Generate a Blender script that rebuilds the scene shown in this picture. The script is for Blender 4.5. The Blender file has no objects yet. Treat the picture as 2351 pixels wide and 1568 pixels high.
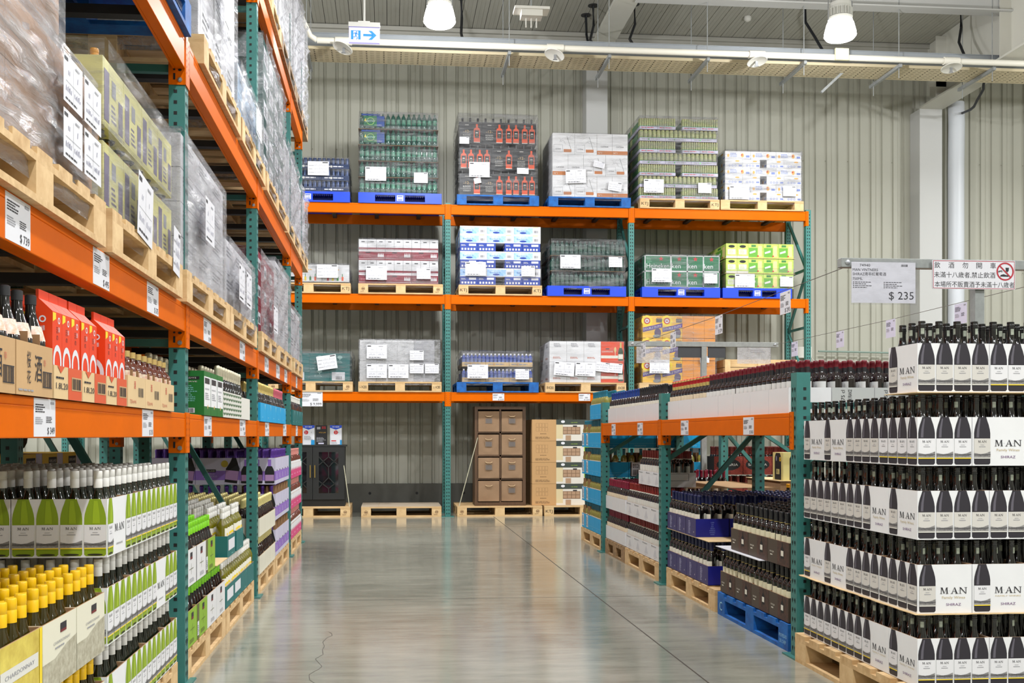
import bpy, math, random
from mathutils import Vector, Matrix
random.seed(7)
C = bpy.context.scene.collection
S = bpy.context.scene
PI = math.pi
# ---------------------------------------------------------------- camera
H = 1.18
YAW = math.atan(204 / 2350)
cd = bpy.data.cameras.new('camera')
cam = bpy.data.objects.new('camera', cd)
C.objects.link(cam)
cam.location = (0, 0, H)
cam.rotation_euler = (PI / 2, 0, -YAW)
cd.sensor_width = 36
cd.lens = 36 * 2350 / 2351
cd.shift_x = (1175.5 - 1097) / 2351
cd.shift_y = (1000 - 784) / 2351
cd.clip_end = 200
S.camera = cam
# ---------------------------------------------------------------- world, exposure
W = bpy.data.worlds.new('world')
S.world = W
W.use_nodes = True
W.node_tree.nodes['Background'].inputs[0].default_value = (1.0, 0.985, 0.96, 1)
W.node_tree.nodes['Background'].inputs[1].default_value = 0.42
S.view_settings.view_transform = 'Standard'
S.view_settings.look = 'None'
S.view_settings.gamma = 1
S.view_settings.exposure = 0.25
S.view_settings.use_curve_mapping = False
S.cycles.max_bounces = 6
S.cycles.diffuse_bounces = 3
S.cycles.glossy_bounces = 3
S.cycles.transmission_bounces = 3
S.cycles.transparent_max_bounces = 10
S.cycles.caustics_reflective = False
S.cycles.caustics_refractive = False
S.cycles.sample_clamp_indirect = 4
# high bay lamps of the hall: a light under each reflector of the grid
LAMP_Z = 6.13
for ly in (12.38, 7.0, 1.6, -3.8):
    for lx in (-9.4, -4.4, 0.61, 5.63, 10.6):
        ld = bpy.data.lights.new('high_bay_light', 'AREA')
        ld.shape = 'DISK'
        ld.size = 0.36
        ld.energy = 128
        ld.color = (0.97, 0.985, 1.0)
        ld.spread = math.radians(165)
        lo = bpy.data.objects.new('high_bay_light', ld)
        C.objects.link(lo)
        lo.location = (lx, ly, LAMP_Z - 0.02)
        ld = bpy.data.lights.new('high_bay_glow', 'POINT')   # the translucent reflector also throws light sideways
        ld.shadow_soft_size = 0.06
        ld.energy = 132
        ld.color = (0.97, 0.985, 1.0)
        lo = bpy.data.objects.new('high_bay_glow', ld)
        C.objects.link(lo)
        lo.location = (lx, ly, LAMP_Z - 0.09)

# ---------------------------------------------------------------- materials
def lin(c):
    c = c / 255
    return c / 12.92 if c <= 0.04045 else ((c + 0.055) / 1.055) ** 2.4
def rgb(t): return (lin(t[0]), lin(t[1]), lin(t[2]), 1)
MATS = {}
def mat(name, col, rough=0.6, metal=0.0, spec=0.5, coat=0.0, var=0.0, vs=8.0, stretch=(1, 1, 1), bump=0.0, bs=40.0, trans=0.0, emit=0.0, col2=None, rv=0.0):
    if name in MATS: return MATS[name]
    m = bpy.data.materials.new(name)
    m.use_nodes = True
    nt = m.node_tree
    b = nt.nodes['Principled BSDF']
    b.inputs['Base Color'].default_value = rgb(col)
    b.inputs['Roughness'].default_value = rough
    b.inputs['Metallic'].default_value = metal
    b.inputs['Specular IOR Level'].default_value = spec
    b.inputs['Coat Weight'].default_value = coat
    b.inputs['Transmission Weight'].default_value = trans
    if emit:
        b.inputs['Emission Color'].default_value = rgb(col)
        b.inputs['Emission Strength'].default_value = emit
    if var or bump or rv:
        tc = nt.nodes.new('ShaderNodeTexCoord')
        mp = nt.nodes.new('ShaderNodeMapping')
        mp.inputs['Scale'].default_value = stretch
        nt.links.new(tc.outputs['Object'], mp.inputs[0])
    if var or rv:
        n = nt.nodes.new('ShaderNodeTexNoise')
        n.inputs['Scale'].default_value = vs
        n.inputs['Detail'].default_value = 6
        n.inputs['Roughness'].default_value = 0.65
        nt.links.new(mp.outputs[0], n.inputs['Vector'])
    if var:
        r = nt.nodes.new('ShaderNodeValToRGB')
        r.color_ramp.elements[0].position = 0.3
        r.color_ramp.elements[1].position = 0.7
        c2 = col2 or tuple(x * (1 - var) for x in col)
        r.color_ramp.elements[0].color = rgb(c2)
        r.color_ramp.elements[1].color = rgb(col)
        nt.links.new(n.outputs[0], r.inputs[0])
        nt.links.new(r.outputs[0], b.inputs['Base Color'])
    if rv:
        mr = nt.nodes.new('ShaderNodeMapRange')
        mr.inputs[3].default_value = max(0, rough - rv)
        mr.inputs[4].default_value = rough + rv
        nt.links.new(n.outputs[0], mr.inputs[0])
        nt.links.new(mr.outputs[0], b.inputs['Roughness'])
    if bump:
        n2 = nt.nodes.new('ShaderNodeTexNoise')
        n2.inputs['Scale'].default_value = bs
        n2.inputs['Detail'].default_value = 3
        nt.links.new(mp.outputs[0], n2.inputs['Vector'])
        bp = nt.nodes.new('ShaderNodeBump')
        bp.inputs['Strength'].default_value = bump
        bp.inputs['Distance'].default_value = 0.01
        nt.links.new(n2.outputs[0], bp.inputs['Height'])
        nt.links.new(bp.outputs[0], b.inputs['Normal'])
    MATS[name] = m
    return m

def film_mat(name, base, ws, cover=0.2, milk=0.62, bd=0.03):
    """clear stretch film: mostly transparent, with milky and shiny drawn streaks"""
    m = bpy.data.materials.new(name)
    m.use_nodes = True
    nt = m.node_tree
    N, L = nt.nodes, nt.links
    N.clear()
    out = N.new('ShaderNodeOutputMaterial')
    tc = N.new('ShaderNodeTexCoord')
    mp = N.new('ShaderNodeMapping')
    mp.inputs['Scale'].default_value = ws
    mp.inputs['Rotation'].default_value = (0.1, 0.22, 0)
    L.new(tc.outputs['Object'], mp.inputs[0])
    n = N.new('ShaderNodeTexNoise')
    n.inputs['Scale'].default_value = 2.2
    n.inputs['Detail'].default_value = 7
    n.inputs['Roughness'].default_value = 0.7
    n.inputs['Distortion'].default_value = 0.4
    L.new(mp.outputs[0], n.inputs['Vector'])
    bp = N.new('ShaderNodeBump')
    bp.inputs['Strength'].default_value = 0.9
    bp.inputs['Distance'].default_value = bd
    L.new(n.outputs[0], bp.inputs['Height'])
    tr = N.new('ShaderNodeBsdfTransparent')
    tr.inputs[0].default_value = (0.95, 0.95, 0.96, 1)
    pr = N.new('ShaderNodeBsdfPrincipled')
    pr.inputs['Base Color'].default_value = (milk, milk, milk * 1.04, 1)
    pr.inputs['Roughness'].default_value = 0.16
    pr.inputs['Specular IOR Level'].default_value = 1.0
    L.new(bp.outputs[0], pr.inputs['Normal'])
    mr = N.new('ShaderNodeMapRange')
    mr.inputs[1].default_value = 0.42
    mr.inputs[2].default_value = 0.72
    mr.inputs[3].default_value = base
    mr.inputs[4].default_value = min(1, base + cover)
    L.new(n.outputs[0], mr.inputs[0])
    mx = N.new('ShaderNodeMixShader')
    L.new(mr.outputs[0], mx.inputs[0])
    L.new(tr.outputs[0], mx.inputs[1])
    L.new(pr.outputs[0], mx.inputs[2])
    L.new(mx.outputs[0], out.inputs[0])
    MATS[name] = m
    return m

ORANGE = mat('orange_paint', (220, 102, 0), 0.42, spec=0.07, var=0.06, vs=3)
TEAL = mat('green_paint', (60, 126, 120), 0.42, var=0.1, vs=5)
TEALD = mat('brace_paint', (56, 112, 106), 0.45)
BLACK = mat('black', (14, 14, 15), 0.6)
STEEL = mat('steel', (170, 172, 176), 0.35, metal=0.9)
GREYM = mat('grey_metal', (150, 153, 153), 0.45, var=0.12, vs=20)
WOOD = mat('pallet_wood', (222, 190, 142), 0.75, var=0.2, vs=2.5, stretch=(1.5, 9, 9), bump=0.15, bs=60, col2=(186, 148, 100))
WOOD2 = mat('pallet_wood_cut', (226, 196, 148), 0.75, var=0.2, vs=9, col2=(196, 158, 110))
WOODD = mat('pallet_wood_worn', (176, 140, 98), 0.8, var=0.35, vs=6, stretch=(1.5, 5, 5))
BLUEW = mat('blue_wood', (14, 108, 190), 0.65, var=0.35, vs=10, col2=(10, 62, 128))
BLUEP = mat('blue_plastic', (8, 66, 214), 0.42, var=0.05)
BLUED = mat('blue_plastic_rib_shade', (6, 30, 105), 0.5)  # pallet blue darkened: shade of the openings put into the colour
KRAFT = mat('kraft', (196, 158, 112), 0.8, var=0.07, vs=5)
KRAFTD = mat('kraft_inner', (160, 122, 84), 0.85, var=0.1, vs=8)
KRAFTL = mat('kraft_light', (214, 184, 138), 0.8, var=0.05, vs=5)
WHITE = mat('white_card', (228, 228, 230), 0.55, var=0.02)
WHITEG = mat('white_card_gloss', (226, 226, 228), 0.35)
OFFW = mat('offwhite', (214, 212, 204), 0.6)
PAPER = mat('paper', (218, 218, 224), 0.5)
INK = mat('ink', (38, 36, 42), 0.6)
INKL = mat('ink_light', (150, 150, 156), 0.6)
PURPI = mat('purple_ink', (110, 70, 120), 0.6)
GOLDI = mat('gold_ink', (196, 176, 130), 0.5)
RED = mat('red_ink', (196, 34, 40), 0.5)
BLUE = mat('blue_ink', (30, 70, 190), 0.5)
YEL = mat('yellow_ink', (236, 206, 40), 0.5)
DGREY = mat('dark_grey', (46, 46, 48), 0.5)
FILM = film_mat('stretch_film', 0.08, (1.2, 1.2, 9.0), 0.55, 0.4, 0.07)
FILML = film_mat('stretch_film_milky', 0.25, (5.0, 1.2, 9.0), 0.55, 0.55, 0.05)
FILMD = film_mat('stretch_film_thin', 0.05, (1.0, 1.0, 10.0), 0.35, 0.45, 0.05)
POLY = film_mat('clear_sleeve', 0.35, (4, 4, 4), 0.15)

# ---------------------------------------------------------------- mesh building
_tc = {}
def text_mesh(s, res=2):
    k = (s, res)
    if k not in _tc:
        cu = bpy.data.curves.new('t', 'FONT')
        cu.body = s
        cu.size = 1
        cu.resolution_u = res
        cu.align_x = 'CENTER'
        o = bpy.data.objects.new('t', cu)
        C.objects.link(o)
        bpy.context.view_layer.update()
        dg = bpy.context.evaluated_depsgraph_get()
        me = bpy.data.meshes.new_from_object(o.evaluated_get(dg), depsgraph=dg)
        vs = [tuple(v.co) for v in me.vertices]
        fs = [tuple(p.vertices) for p in me.polygons]
        bpy.data.objects.remove(o)
        bpy.data.meshes.remove(me)
        if vs:
            xs = [v[0] for v in vs]
            ys = [v[1] for v in vs]
            _tc[k] = (vs, fs, min(xs), max(xs), min(ys), max(ys))
        else:
            _tc[k] = ([], [], 0, 1, 0, 1)
    return _tc[k]

class Fr:
    """a flat frame on a face: origin, across, up, outward normal"""
    def __init__(s, o, u, v, e=0.0006):
        s.o, s.u, s.v = Vector(o), Vector(u).normalized(), Vector(v).normalized()
        s.n = s.u.cross(s.v)
        s.e = e
    def p(s, a, b, l=1): return tuple(s.o + s.u * a + s.v * b + s.n * (s.e * l))

class MB:
    def __init__(s): s.v, s.f, s.mi, s.sm, s.ms = [], [], [], [], []
    def m(s, mt):
        if mt not in s.ms: s.ms.append(mt)
        return s.ms.index(mt)
    def poly(s, pts, mt, smooth=False):
        k = len(s.v)
        s.v += [tuple(p) for p in pts]
        s.f.append(tuple(range(k, k + len(pts))))
        s.mi.append(s.m(mt)); s.sm.append(smooth)
    def box(s, x0, x1, y0, y1, z0, z1, mt, skip=''):
        k = len(s.v)
        s.v += [(x, y, z) for z in (z0, z1) for y in (y0, y1) for x in (x0, x1)]
        i = s.m(mt)
        for nm, q in (('b', (0, 2, 3, 1)), ('t', (4, 5, 7, 6)), ('f', (0, 1, 5, 4)), ('k', (2, 6, 7, 3)), ('l', (0, 4, 6, 2)), ('r', (1, 3, 7, 5))):
            if nm in skip: continue
            s.f.append(tuple(k + a for a in q)); s.mi.append(i); s.sm.append(False)
    def beam(s, p, q, w, h, mt, up=(0, 0, 1)):
        p, q = Vector(p), Vector(q)
        d = (q - p).normalized()
        r = d.cross(Vector(up))
        if r.length < 1e-4: r = Vector((1, 0, 0))
        r = r.normalized() * w / 2
        u = r.cross(d).normalized() * h / 2
        k = len(s.v)
        for c in (p, q):
            for a, b in ((-1, -1), (1, -1), (1, 1), (-1, 1)): s.v.append(tuple(c + r * a + u * b))
        i = s.m(mt)
        for q4 in ((0, 1, 2, 3), (7, 6, 5, 4), (0, 4, 5, 1), (1, 5, 6, 2), (2, 6, 7, 3), (3, 7, 4, 0)):
            s.f.append(tuple(k + a for a in q4)); s.mi.append(i); s.sm.append(False)
    def lathe(s, prof, seg, mt, o=(0, 0, 0), cap=True, axis='z', a0=0.0, a1=2 * PI):
        k = len(s.v)
        full = abs(a1 - a0 - 2 * PI) < 1e-6
        n = seg if full else seg + 1
        for r, z in prof:
            for j in range(n):
                a = a0 + (a1 - a0) * j / seg
                x, y = r * math.cos(a), r * math.sin(a)
                if axis == 'z': p = (o[0] + x, o[1] + y, o[2] + z)
                elif axis == 'y': p = (o[0] + x, o[1] + z, o[2] + y)
                else: p = (o[0] + z, o[1] + x, o[2] + y)
                s.v.append(p)
        mts = mt if isinstance(mt, list) else [mt] * (len(prof) - 1)
        for i in range(len(prof) - 1):
            mi = s.m(mts[i])
            for j in range(seg):
                j2 = (j + 1) % n
                s.f.append((k + i * n + j, k + i * n + j2, k + (i + 1) * n + j2, k + (i + 1) * n + j)); s.mi.append(mi); s.sm.append(True)
        if cap and full:
            for i, rv in ((0, True), (len(prof) - 1, False)):
                if prof[i][0] > 1e-5:
                    q = [k + i * n + j for j in range(n)]
                    s.f.append(tuple(reversed(q) if rv else q)); s.mi.append(s.m(mts[min(i, len(mts) - 1)])); s.sm.append(False)
    def tube(s, pts, r, mt, seg=8):
        pts = [Vector(p) for p in pts]
        k = len(s.v)
        ref = Vector((0, 0, 1))
        for i, p in enumerate(pts):
            d = (pts[min(i + 1, len(pts) - 1)] - pts[max(i - 1, 0)]).normalized()
            rr = ref if abs(d.dot(ref)) < 0.95 else Vector((1, 0, 0))
            a = d.cross(rr).normalized()
            b = a.cross(d)
            for j in range(seg):
                t = 2 * PI * j / seg
                s.v.append(tuple(p + a * r * math.cos(t) + b * r * math.sin(t)))
        i0 = s.m(mt)
        for i in range(len(pts) - 1):
            for j in range(seg):
                j2 = (j + 1) % seg
                s.f.append((k + i * seg + j, k + i * seg + j2, k + (i + 1) * seg + j2, k + (i + 1) * seg + j)); s.mi.append(i0); s.sm.append(True)
        for i, rv in ((0, False), (len(pts) - 1, True)):
            s.f.append(tuple(k + i * seg + j for j in (range(seg) if rv else reversed(range(seg))))); s.mi.append(i0); s.sm.append(False)
    # -- flat print on a frame
    def rect(s, fr, a0, b0, a1, b1, mt, l=1): s.poly([fr.p(a0, b0, l), fr.p(a1, b0, l), fr.p(a1, b1, l), fr.p(a0, b1, l)], mt)
    def pol(s, fr, pts, mt, l=1): s.poly([fr.p(a, b, l) for a, b in pts], mt)
    def ell(s, fr, a, b, ra, rb, mt, l=1, n=20): s.pol(fr, [(a + ra * math.cos(2 * PI * i / n), b + rb * math.sin(2 * PI * i / n)) for i in range(n)], mt, l)
    def ring(s, fr, a, b, r, w, mt, l=1, n=24, sy=1.0):
        for i in range(n):
            t, u = 2 * PI * i / n, 2 * PI * (i + 1) / n
            s.pol(fr, [(a + r * math.cos(t), b + sy * r * math.sin(t)), (a + r * math.cos(u), b + sy * r * math.sin(u)), (a + (r - w) * math.cos(u), b + sy * (r - w) * math.sin(u)), (a + (r - w) * math.cos(t), b + sy * (r - w) * math.sin(t))], mt, l)
    def line(s, fr, a0, b0, a1, b1, w, mt, l=1):
        d = math.hypot(a1 - a0, b1 - b0) or 1
        x, y = -(b1 - b0) / d * w / 2, (a1 - a0) / d * w / 2
        s.pol(fr, [(a0 + x, b0 + y), (a1 + x, b1 + y), (a1 - x, b1 - y), (a0 - x, b0 - y)], mt, l)
    def text(s, fr, t, a, b, h, mt, l=2, w=None, al='c', res=2):
        """t with capital height h, its baseline at b; w: squeezed to that width"""
        vs, fs, x0, x1, y0, y1 = text_mesh(t, res)
        sc = h / 0.73
        sx = sc if w is None else w / max(x1 - x0, 1e-3)
        ox = {'c': -(x0 + x1) / 2, 'l': -x0, 'r': -x1}[al]
        k = len(s.v)
        s.v += [fr.p(a + (v[0] + ox) * sx, b + v[1] * sc, l) for v in vs]
        i = s.m(mt)
        for f in fs: s.f.append(tuple(k + q for q in f)); s.mi.append(i); s.sm.append(False)
    def bars(s, fr, a0, b0, a1, b1, n, mt, l=2, seed=1, fill=0.5):
        """lines of writing too small to read"""
        rd = random.Random(seed)
        dh = (b1 - b0) / n
        for i in range(n):
            x = a0
            e = a0 + (a1 - a0) * rd.uniform(0.6, 1)
            while x < e:
                ww = (a1 - a0) * rd.uniform(0.06, 0.2)
                s.rect(fr, x, b1 - dh * (i + 0.5 + fill / 2), min(x + ww, e), b1 - dh * (i + 0.5 - fill / 2), mt, l)
                x += ww + (a1 - a0) * 0.03
    def barcode(s, fr, a0, b0, a1, b1, mt, l=2, n=14):
        rd = random.Random(3)
        w = (a1 - a0) / n
        for i in range(n): s.rect(fr, a0 + i * w, b0, a0 + (i + rd.uniform(0.3, 0.75)) * w, b1, mt, l)
    def mesh(s, name):
        me = bpy.data.meshes.new(name)
        me.from_pydata(s.v, [], s.f)
        for m_ in s.ms: me.materials.append(m_)
        me.polygons.foreach_set('material_index', s.mi)
        me.polygons.foreach_set('use_smooth', s.sm)
        me.update()
        if any(s.sm): me.set_sharp_from_angle(angle=math.radians(42))
        return me
    def obj(s, name, parent=None, loc=None, bevel=0):
        o = bpy.data.objects.new(name, s.mesh(name))
        C.objects.link(o)
        if parent: o.parent = parent
        if loc: o.location = loc
        if bevel:
            b = o.modifiers.new('b', 'BEVEL'); b.width = bevel; b.segments = 2; b.limit_method = 'ANGLE'
        return o

def tag(o, label=None, cat=None, group=None, kind=None):
    if label: o['label'] = label
    if cat: o['category'] = cat
    if group: o['group'] = group
    if kind: o['kind'] = kind
    return o
def empty(name, loc=(0, 0, 0), rz=0.0):
    o = bpy.data.objects.new(name, None)
    C.objects.link(o)
    o.location = loc
    o.rotation_euler = (0, 0, rz)
    o.empty_display_size = 0.1
    return o
def struct(o): return tag(o, kind='structure')
KIDS = {}
def kids_of(o):
    if o.name not in KIDS: KIDS[o.name] = [(c, list(c.children)) for c in o.children]
    return KIDS[o.name]
USED = set()
def copy_thing(r, loc, rz=0.0, label=None, group=None, cat=None):
    """the first use moves the built thing itself, later uses copy it with its parts"""
    kids = kids_of(r)
    if r.name not in USED:
        USED.add(r.name); t = r
    else:
        t = r.copy(); C.objects.link(t)
        for c, gs in kids:
            c2 = c.copy(); C.objects.link(c2); c2.parent = t
            for g in gs:
                g2 = g.copy(); C.objects.link(g2); g2.parent = c2
    t.location = loc
    t.rotation_euler = (0, 0, rz)
    if label: t['label'] = label
    if group: t['group'] = group
    elif 'group' in t: del t['group']
    if cat: t['category'] = cat
    return t
ORD = ['first', 'second', 'third', 'fourth', 'fifth', 'sixth', 'seventh', 'eighth', 'ninth', 'tenth', 'eleventh', 'twelfth', 'thirteenth', 'fourteenth', 'fifteenth', 'sixteenth']
LAY = ['bottom', 'second', 'third', 'fourth', 'fifth', 'sixth', 'seventh', 'eighth']
def layer_word(i, n): return 'only' if n == 1 else 'top' if i == n - 1 else LAY[i]
# ================================================================ the hall
WALLM = mat('wall_sheet', (182, 181, 168), 0.5, spec=0.4, var=0.05, vs=0.6)
def build_hall():
    # polished concrete floor
    m = bpy.data.materials.new('polished_concrete')
    m.use_nodes = True
    nt = m.node_tree; N, L = nt.nodes, nt.links
    b = N['Principled BSDF']
    tc = N.new('ShaderNodeTexCoord')
    n1 = N.new('ShaderNodeTexNoise'); n1.inputs['Scale'].default_value = 0.55; n1.inputs['Detail'].default_value = 9; n1.inputs['Roughness'].default_value = 0.6
    n2 = N.new('ShaderNodeTexNoise'); n2.inputs['Scale'].default_value = 6; n2.inputs['Detail'].default_value = 8; n2.inputs['Roughness'].default_value = 0.7
    mp = N.new('ShaderNodeMapping'); mp.inputs['Scale'].default_value = (0.35, 1.6, 1)
    L.new(tc.outputs['Object'], n1.inputs['Vector']); L.new(tc.outputs['Object'], mp.inputs[0]); L.new(mp.outputs[0], n2.inputs['Vector'])
    mix = N.new('ShaderNodeMix'); mix.data_type = 'FLOAT'; mix.inputs[0].default_value = 0.45
    L.new(n1.outputs[0], mix.inputs[2]); L.new(n2.outputs[0], mix.inputs[3])
    r = N.new('ShaderNodeValToRGB')
    r.color_ramp.elements[0].position = 0.34; r.color_ramp.elements[1].position = 0.64
    r.color_ramp.elements[0].color = rgb((112, 112, 102)); r.color_ramp.elements[1].color = rgb((164, 163, 150))
    L.new(mix.outputs[0], r.inputs[0])
    v = N.new('ShaderNodeTexVoronoi'); v.inputs['Scale'].default_value = 55
    L.new(tc.outputs['Object'], v.inputs['Vector'])
    sp = N.new('ShaderNodeMapRange'); sp.inputs[1].default_value = 0.02; sp.inputs[2].default_value = 0.05; sp.inputs[3].default_value = 0.8; sp.inputs[4].default_value = 1.0
    L.new(v.outputs['Distance'], sp.inputs[0])
    mc = N.new('ShaderNodeMix'); mc.data_type = 'RGBA'; mc.blend_type = 'MULTIPLY'; mc.inputs[0].default_value = 1
    L.new(r.outputs[0], mc.inputs[6]); L.new(sp.outputs[0], mc.inputs[7])
    L.new(mc.outputs[2], b.inputs['Base Color'])
    rr = N.new('ShaderNodeMapRange'); rr.inputs[1].default_value = 0.3; rr.inputs[2].default_value = 0.7; rr.inputs[3].default_value = 0.05; rr.inputs[4].default_value = 0.15
    L.new(n2.outputs[0], rr.inputs[0]); L.new(rr.outputs[0], b.inputs['Roughness'])
    b.inputs['Specular IOR Level'].default_value = 0.85
    b.inputs['IOR'].default_value = 1.6
    bp = N.new('ShaderNodeBump'); bp.inputs['Strength'].default_value = 0.05; bp.inputs['Distance'].default_value = 0.02
    L.new(n2.outputs[0], bp.inputs['Height']); L.new(bp.outputs[0], b.inputs['Normal'])
    JOINT = mat('joint', (58, 52, 44), 0.5)
    f = MB()
    f.box(-12, 14, -9, 16.4, -0.2, 0, m)
    fr = Fr((0, 0, 0), (1, 0, 0), (0, 1, 0), 0.0006)
    f.rect(fr, 1.515, -9, 1.523, 16.3, JOINT)
    for y in (0.9, 7.39, 13.2): f.rect(fr, -12, y, 14, y + 0.006, JOINT)
    x, y = -0.44, 4.2
    rd = random.Random(5)
    while y < 6.2:
        x2, y2 = x + rd.uniform(-0.03, 0.035), y + rd.uniform(0.05, 0.12)
        f.line(fr, x, y, x2, y2, 0.003, JOINT); x, y = x2, y2
    struct(f.obj('floor'))
    # back wall: ribbed sheet over a concrete upstand
    w = MB()
    x = -12.0
    Y, p, d = 16.3, 0.19, 0.03
    prof = []
    k = 0
    while x < 14:
        if k % 2 == 0: prof += [(x, 0), (x + 0.135, 0), (x + 0.147, d), (x + 0.178, d)]
        else: prof += [(x, 0), (x + 0.06, 0), (x + 0.065, 0.008), (x + 0.075, 0.008), (x + 0.08, 0), (x + 0.135, 0), (x + 0.147, d), (x + 0.178, d)]
        x += p; k += 1
    for (a, da), (b2, db) in zip(prof, prof[1:]):
        w.poly([(a, Y + da, 0.41), (b2, Y + db, 0.41), (b2, Y + db, 7.6), (a, Y + da, 7.6)], WALLM)
    SCREW = mat('screw', (120, 116, 100), 0.5)
    for z in (1.9, 3.9, 5.7):
        for i in range(68): w.box(-12 + 0.16 + i * 0.38 - 0.006, -12 + 0.16 + i * 0.38 + 0.006, Y - 0.004, Y, z - 0.006, z + 0.006, SCREW)
    CONC = mat('upstand_concrete', (96, 95, 88), 0.7, var=0.1, vs=3)
    w.box(-12, 14, 16.22, 16.5, 0, 0.42, CONC)
    fr = Fr((0, 16.22, 0), (1, 0, 0), (0, 0, 1))
    for i in range(20): w.ell(fr, -4 + i * 0.74, 0.27, 0.022, 0.022, BLACK, 1, 12)
    struct(w.obj('wall_back'))
    for nm, bx in (('wall_left', (-12.2, -12, -9, 16.5, 0, 7.6)), ('wall_right', (14, 14.2, -9, 16.5, 0, 7.6)), ('wall_front', (-12, 14, -9.2, -9, 0, 7.6))):
        w = MB(); w.box(*bx, WALLM); struct(w.obj(nm))
    # ceiling boards run away from the camera
    CEIL = mat('ceiling_board', (180, 178, 168), 0.6, var=0.06, vs=3, stretch=(20, 0.4, 1))
    GAP = mat('board_gap', (40, 38, 30), 0.8)
    c = MB()
    c.box(-12, 14, -9, 16.5, 7.6, 7.8, GAP)
    x = -12.0
    while x < 14:
        c.box(x + 0.004, x + 0.186, -9, 16.3, 7.572, 7.6, CEIL)
        for q in (0.06, 0.125): c.box(x + q, x + q + 0.004, -9, 16.3, 7.5705, 7.572, GAP if False else mat('board_groove', (160, 157, 146), 0.7))
        x += 0.19
    struct(c.obj('ceiling'))
    TRIM = mat('trim_sheet', (168, 166, 158), 0.5)
    t = MB()
    t.box(-12, 14, 16.05, 16.3, 7.22, 7.5, TRIM)
    t.box(-12, 14, 16.0, 16.3, 7.5, 7.56, TRIM)
    struct(t.obj('trim_1'))
    # columns and roof girders
    COL = mat('column_paint', (192, 192, 190), 0.5)
    GIR = mat('girder_paint', (196, 194, 184), 0.5)
    for k, (x0, x1, y0) in enumerate(((3.11, 3.45, 15.98), (8.61, 8.99, 15.98))):
        q = MB()
        q.box(x0, x1, y0, y0 + 0.012, 0, 7.2 if k == 0 else 6.5, COL)
        q.box(x0, x1, y0 + 0.012, 16.29, 0, 7.2 if k == 0 else 6.5, COL)
        struct(q.obj('column_%d' % (k + 1)))
    g = MB()
    g.box(3.11, 3.45, -9, 16.04, 7.2, 7.22, GIR); g.box(3.27, 3.29, -9, 16.04, 7.22, 7.56, GIR)
    struct(g.obj('beam_1'))
    g = MB()
    g.box(8.6, 9.0, -9, 15.98, 6.5, 6.53, GIR); g.box(8.79, 8.81, -9, 16.0, 6.53, 7.56, GIR)
    for y in (15.5, 13.8, 10, 6): g.box(8.62, 8.98, y, y + 0.015, 6.53, 7.5, GIR)
    g.box(8.5, 8.79, 15.5, 15.515, 6.7, 7.0, GIR)
    struct(g.obj('beam_2'))
    g = MB()
    g.box(3.4, 14, 13.75, 13.95, 7.18, 7.2, COL); g.box(3.4, 14, 13.84, 13.86, 7.2, 7.56, COL); g.box(3.4, 14, 13.75, 13.95, 7.5, 7.52, COL)
    struct(g.obj('beam_3'))
build_hall()

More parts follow.
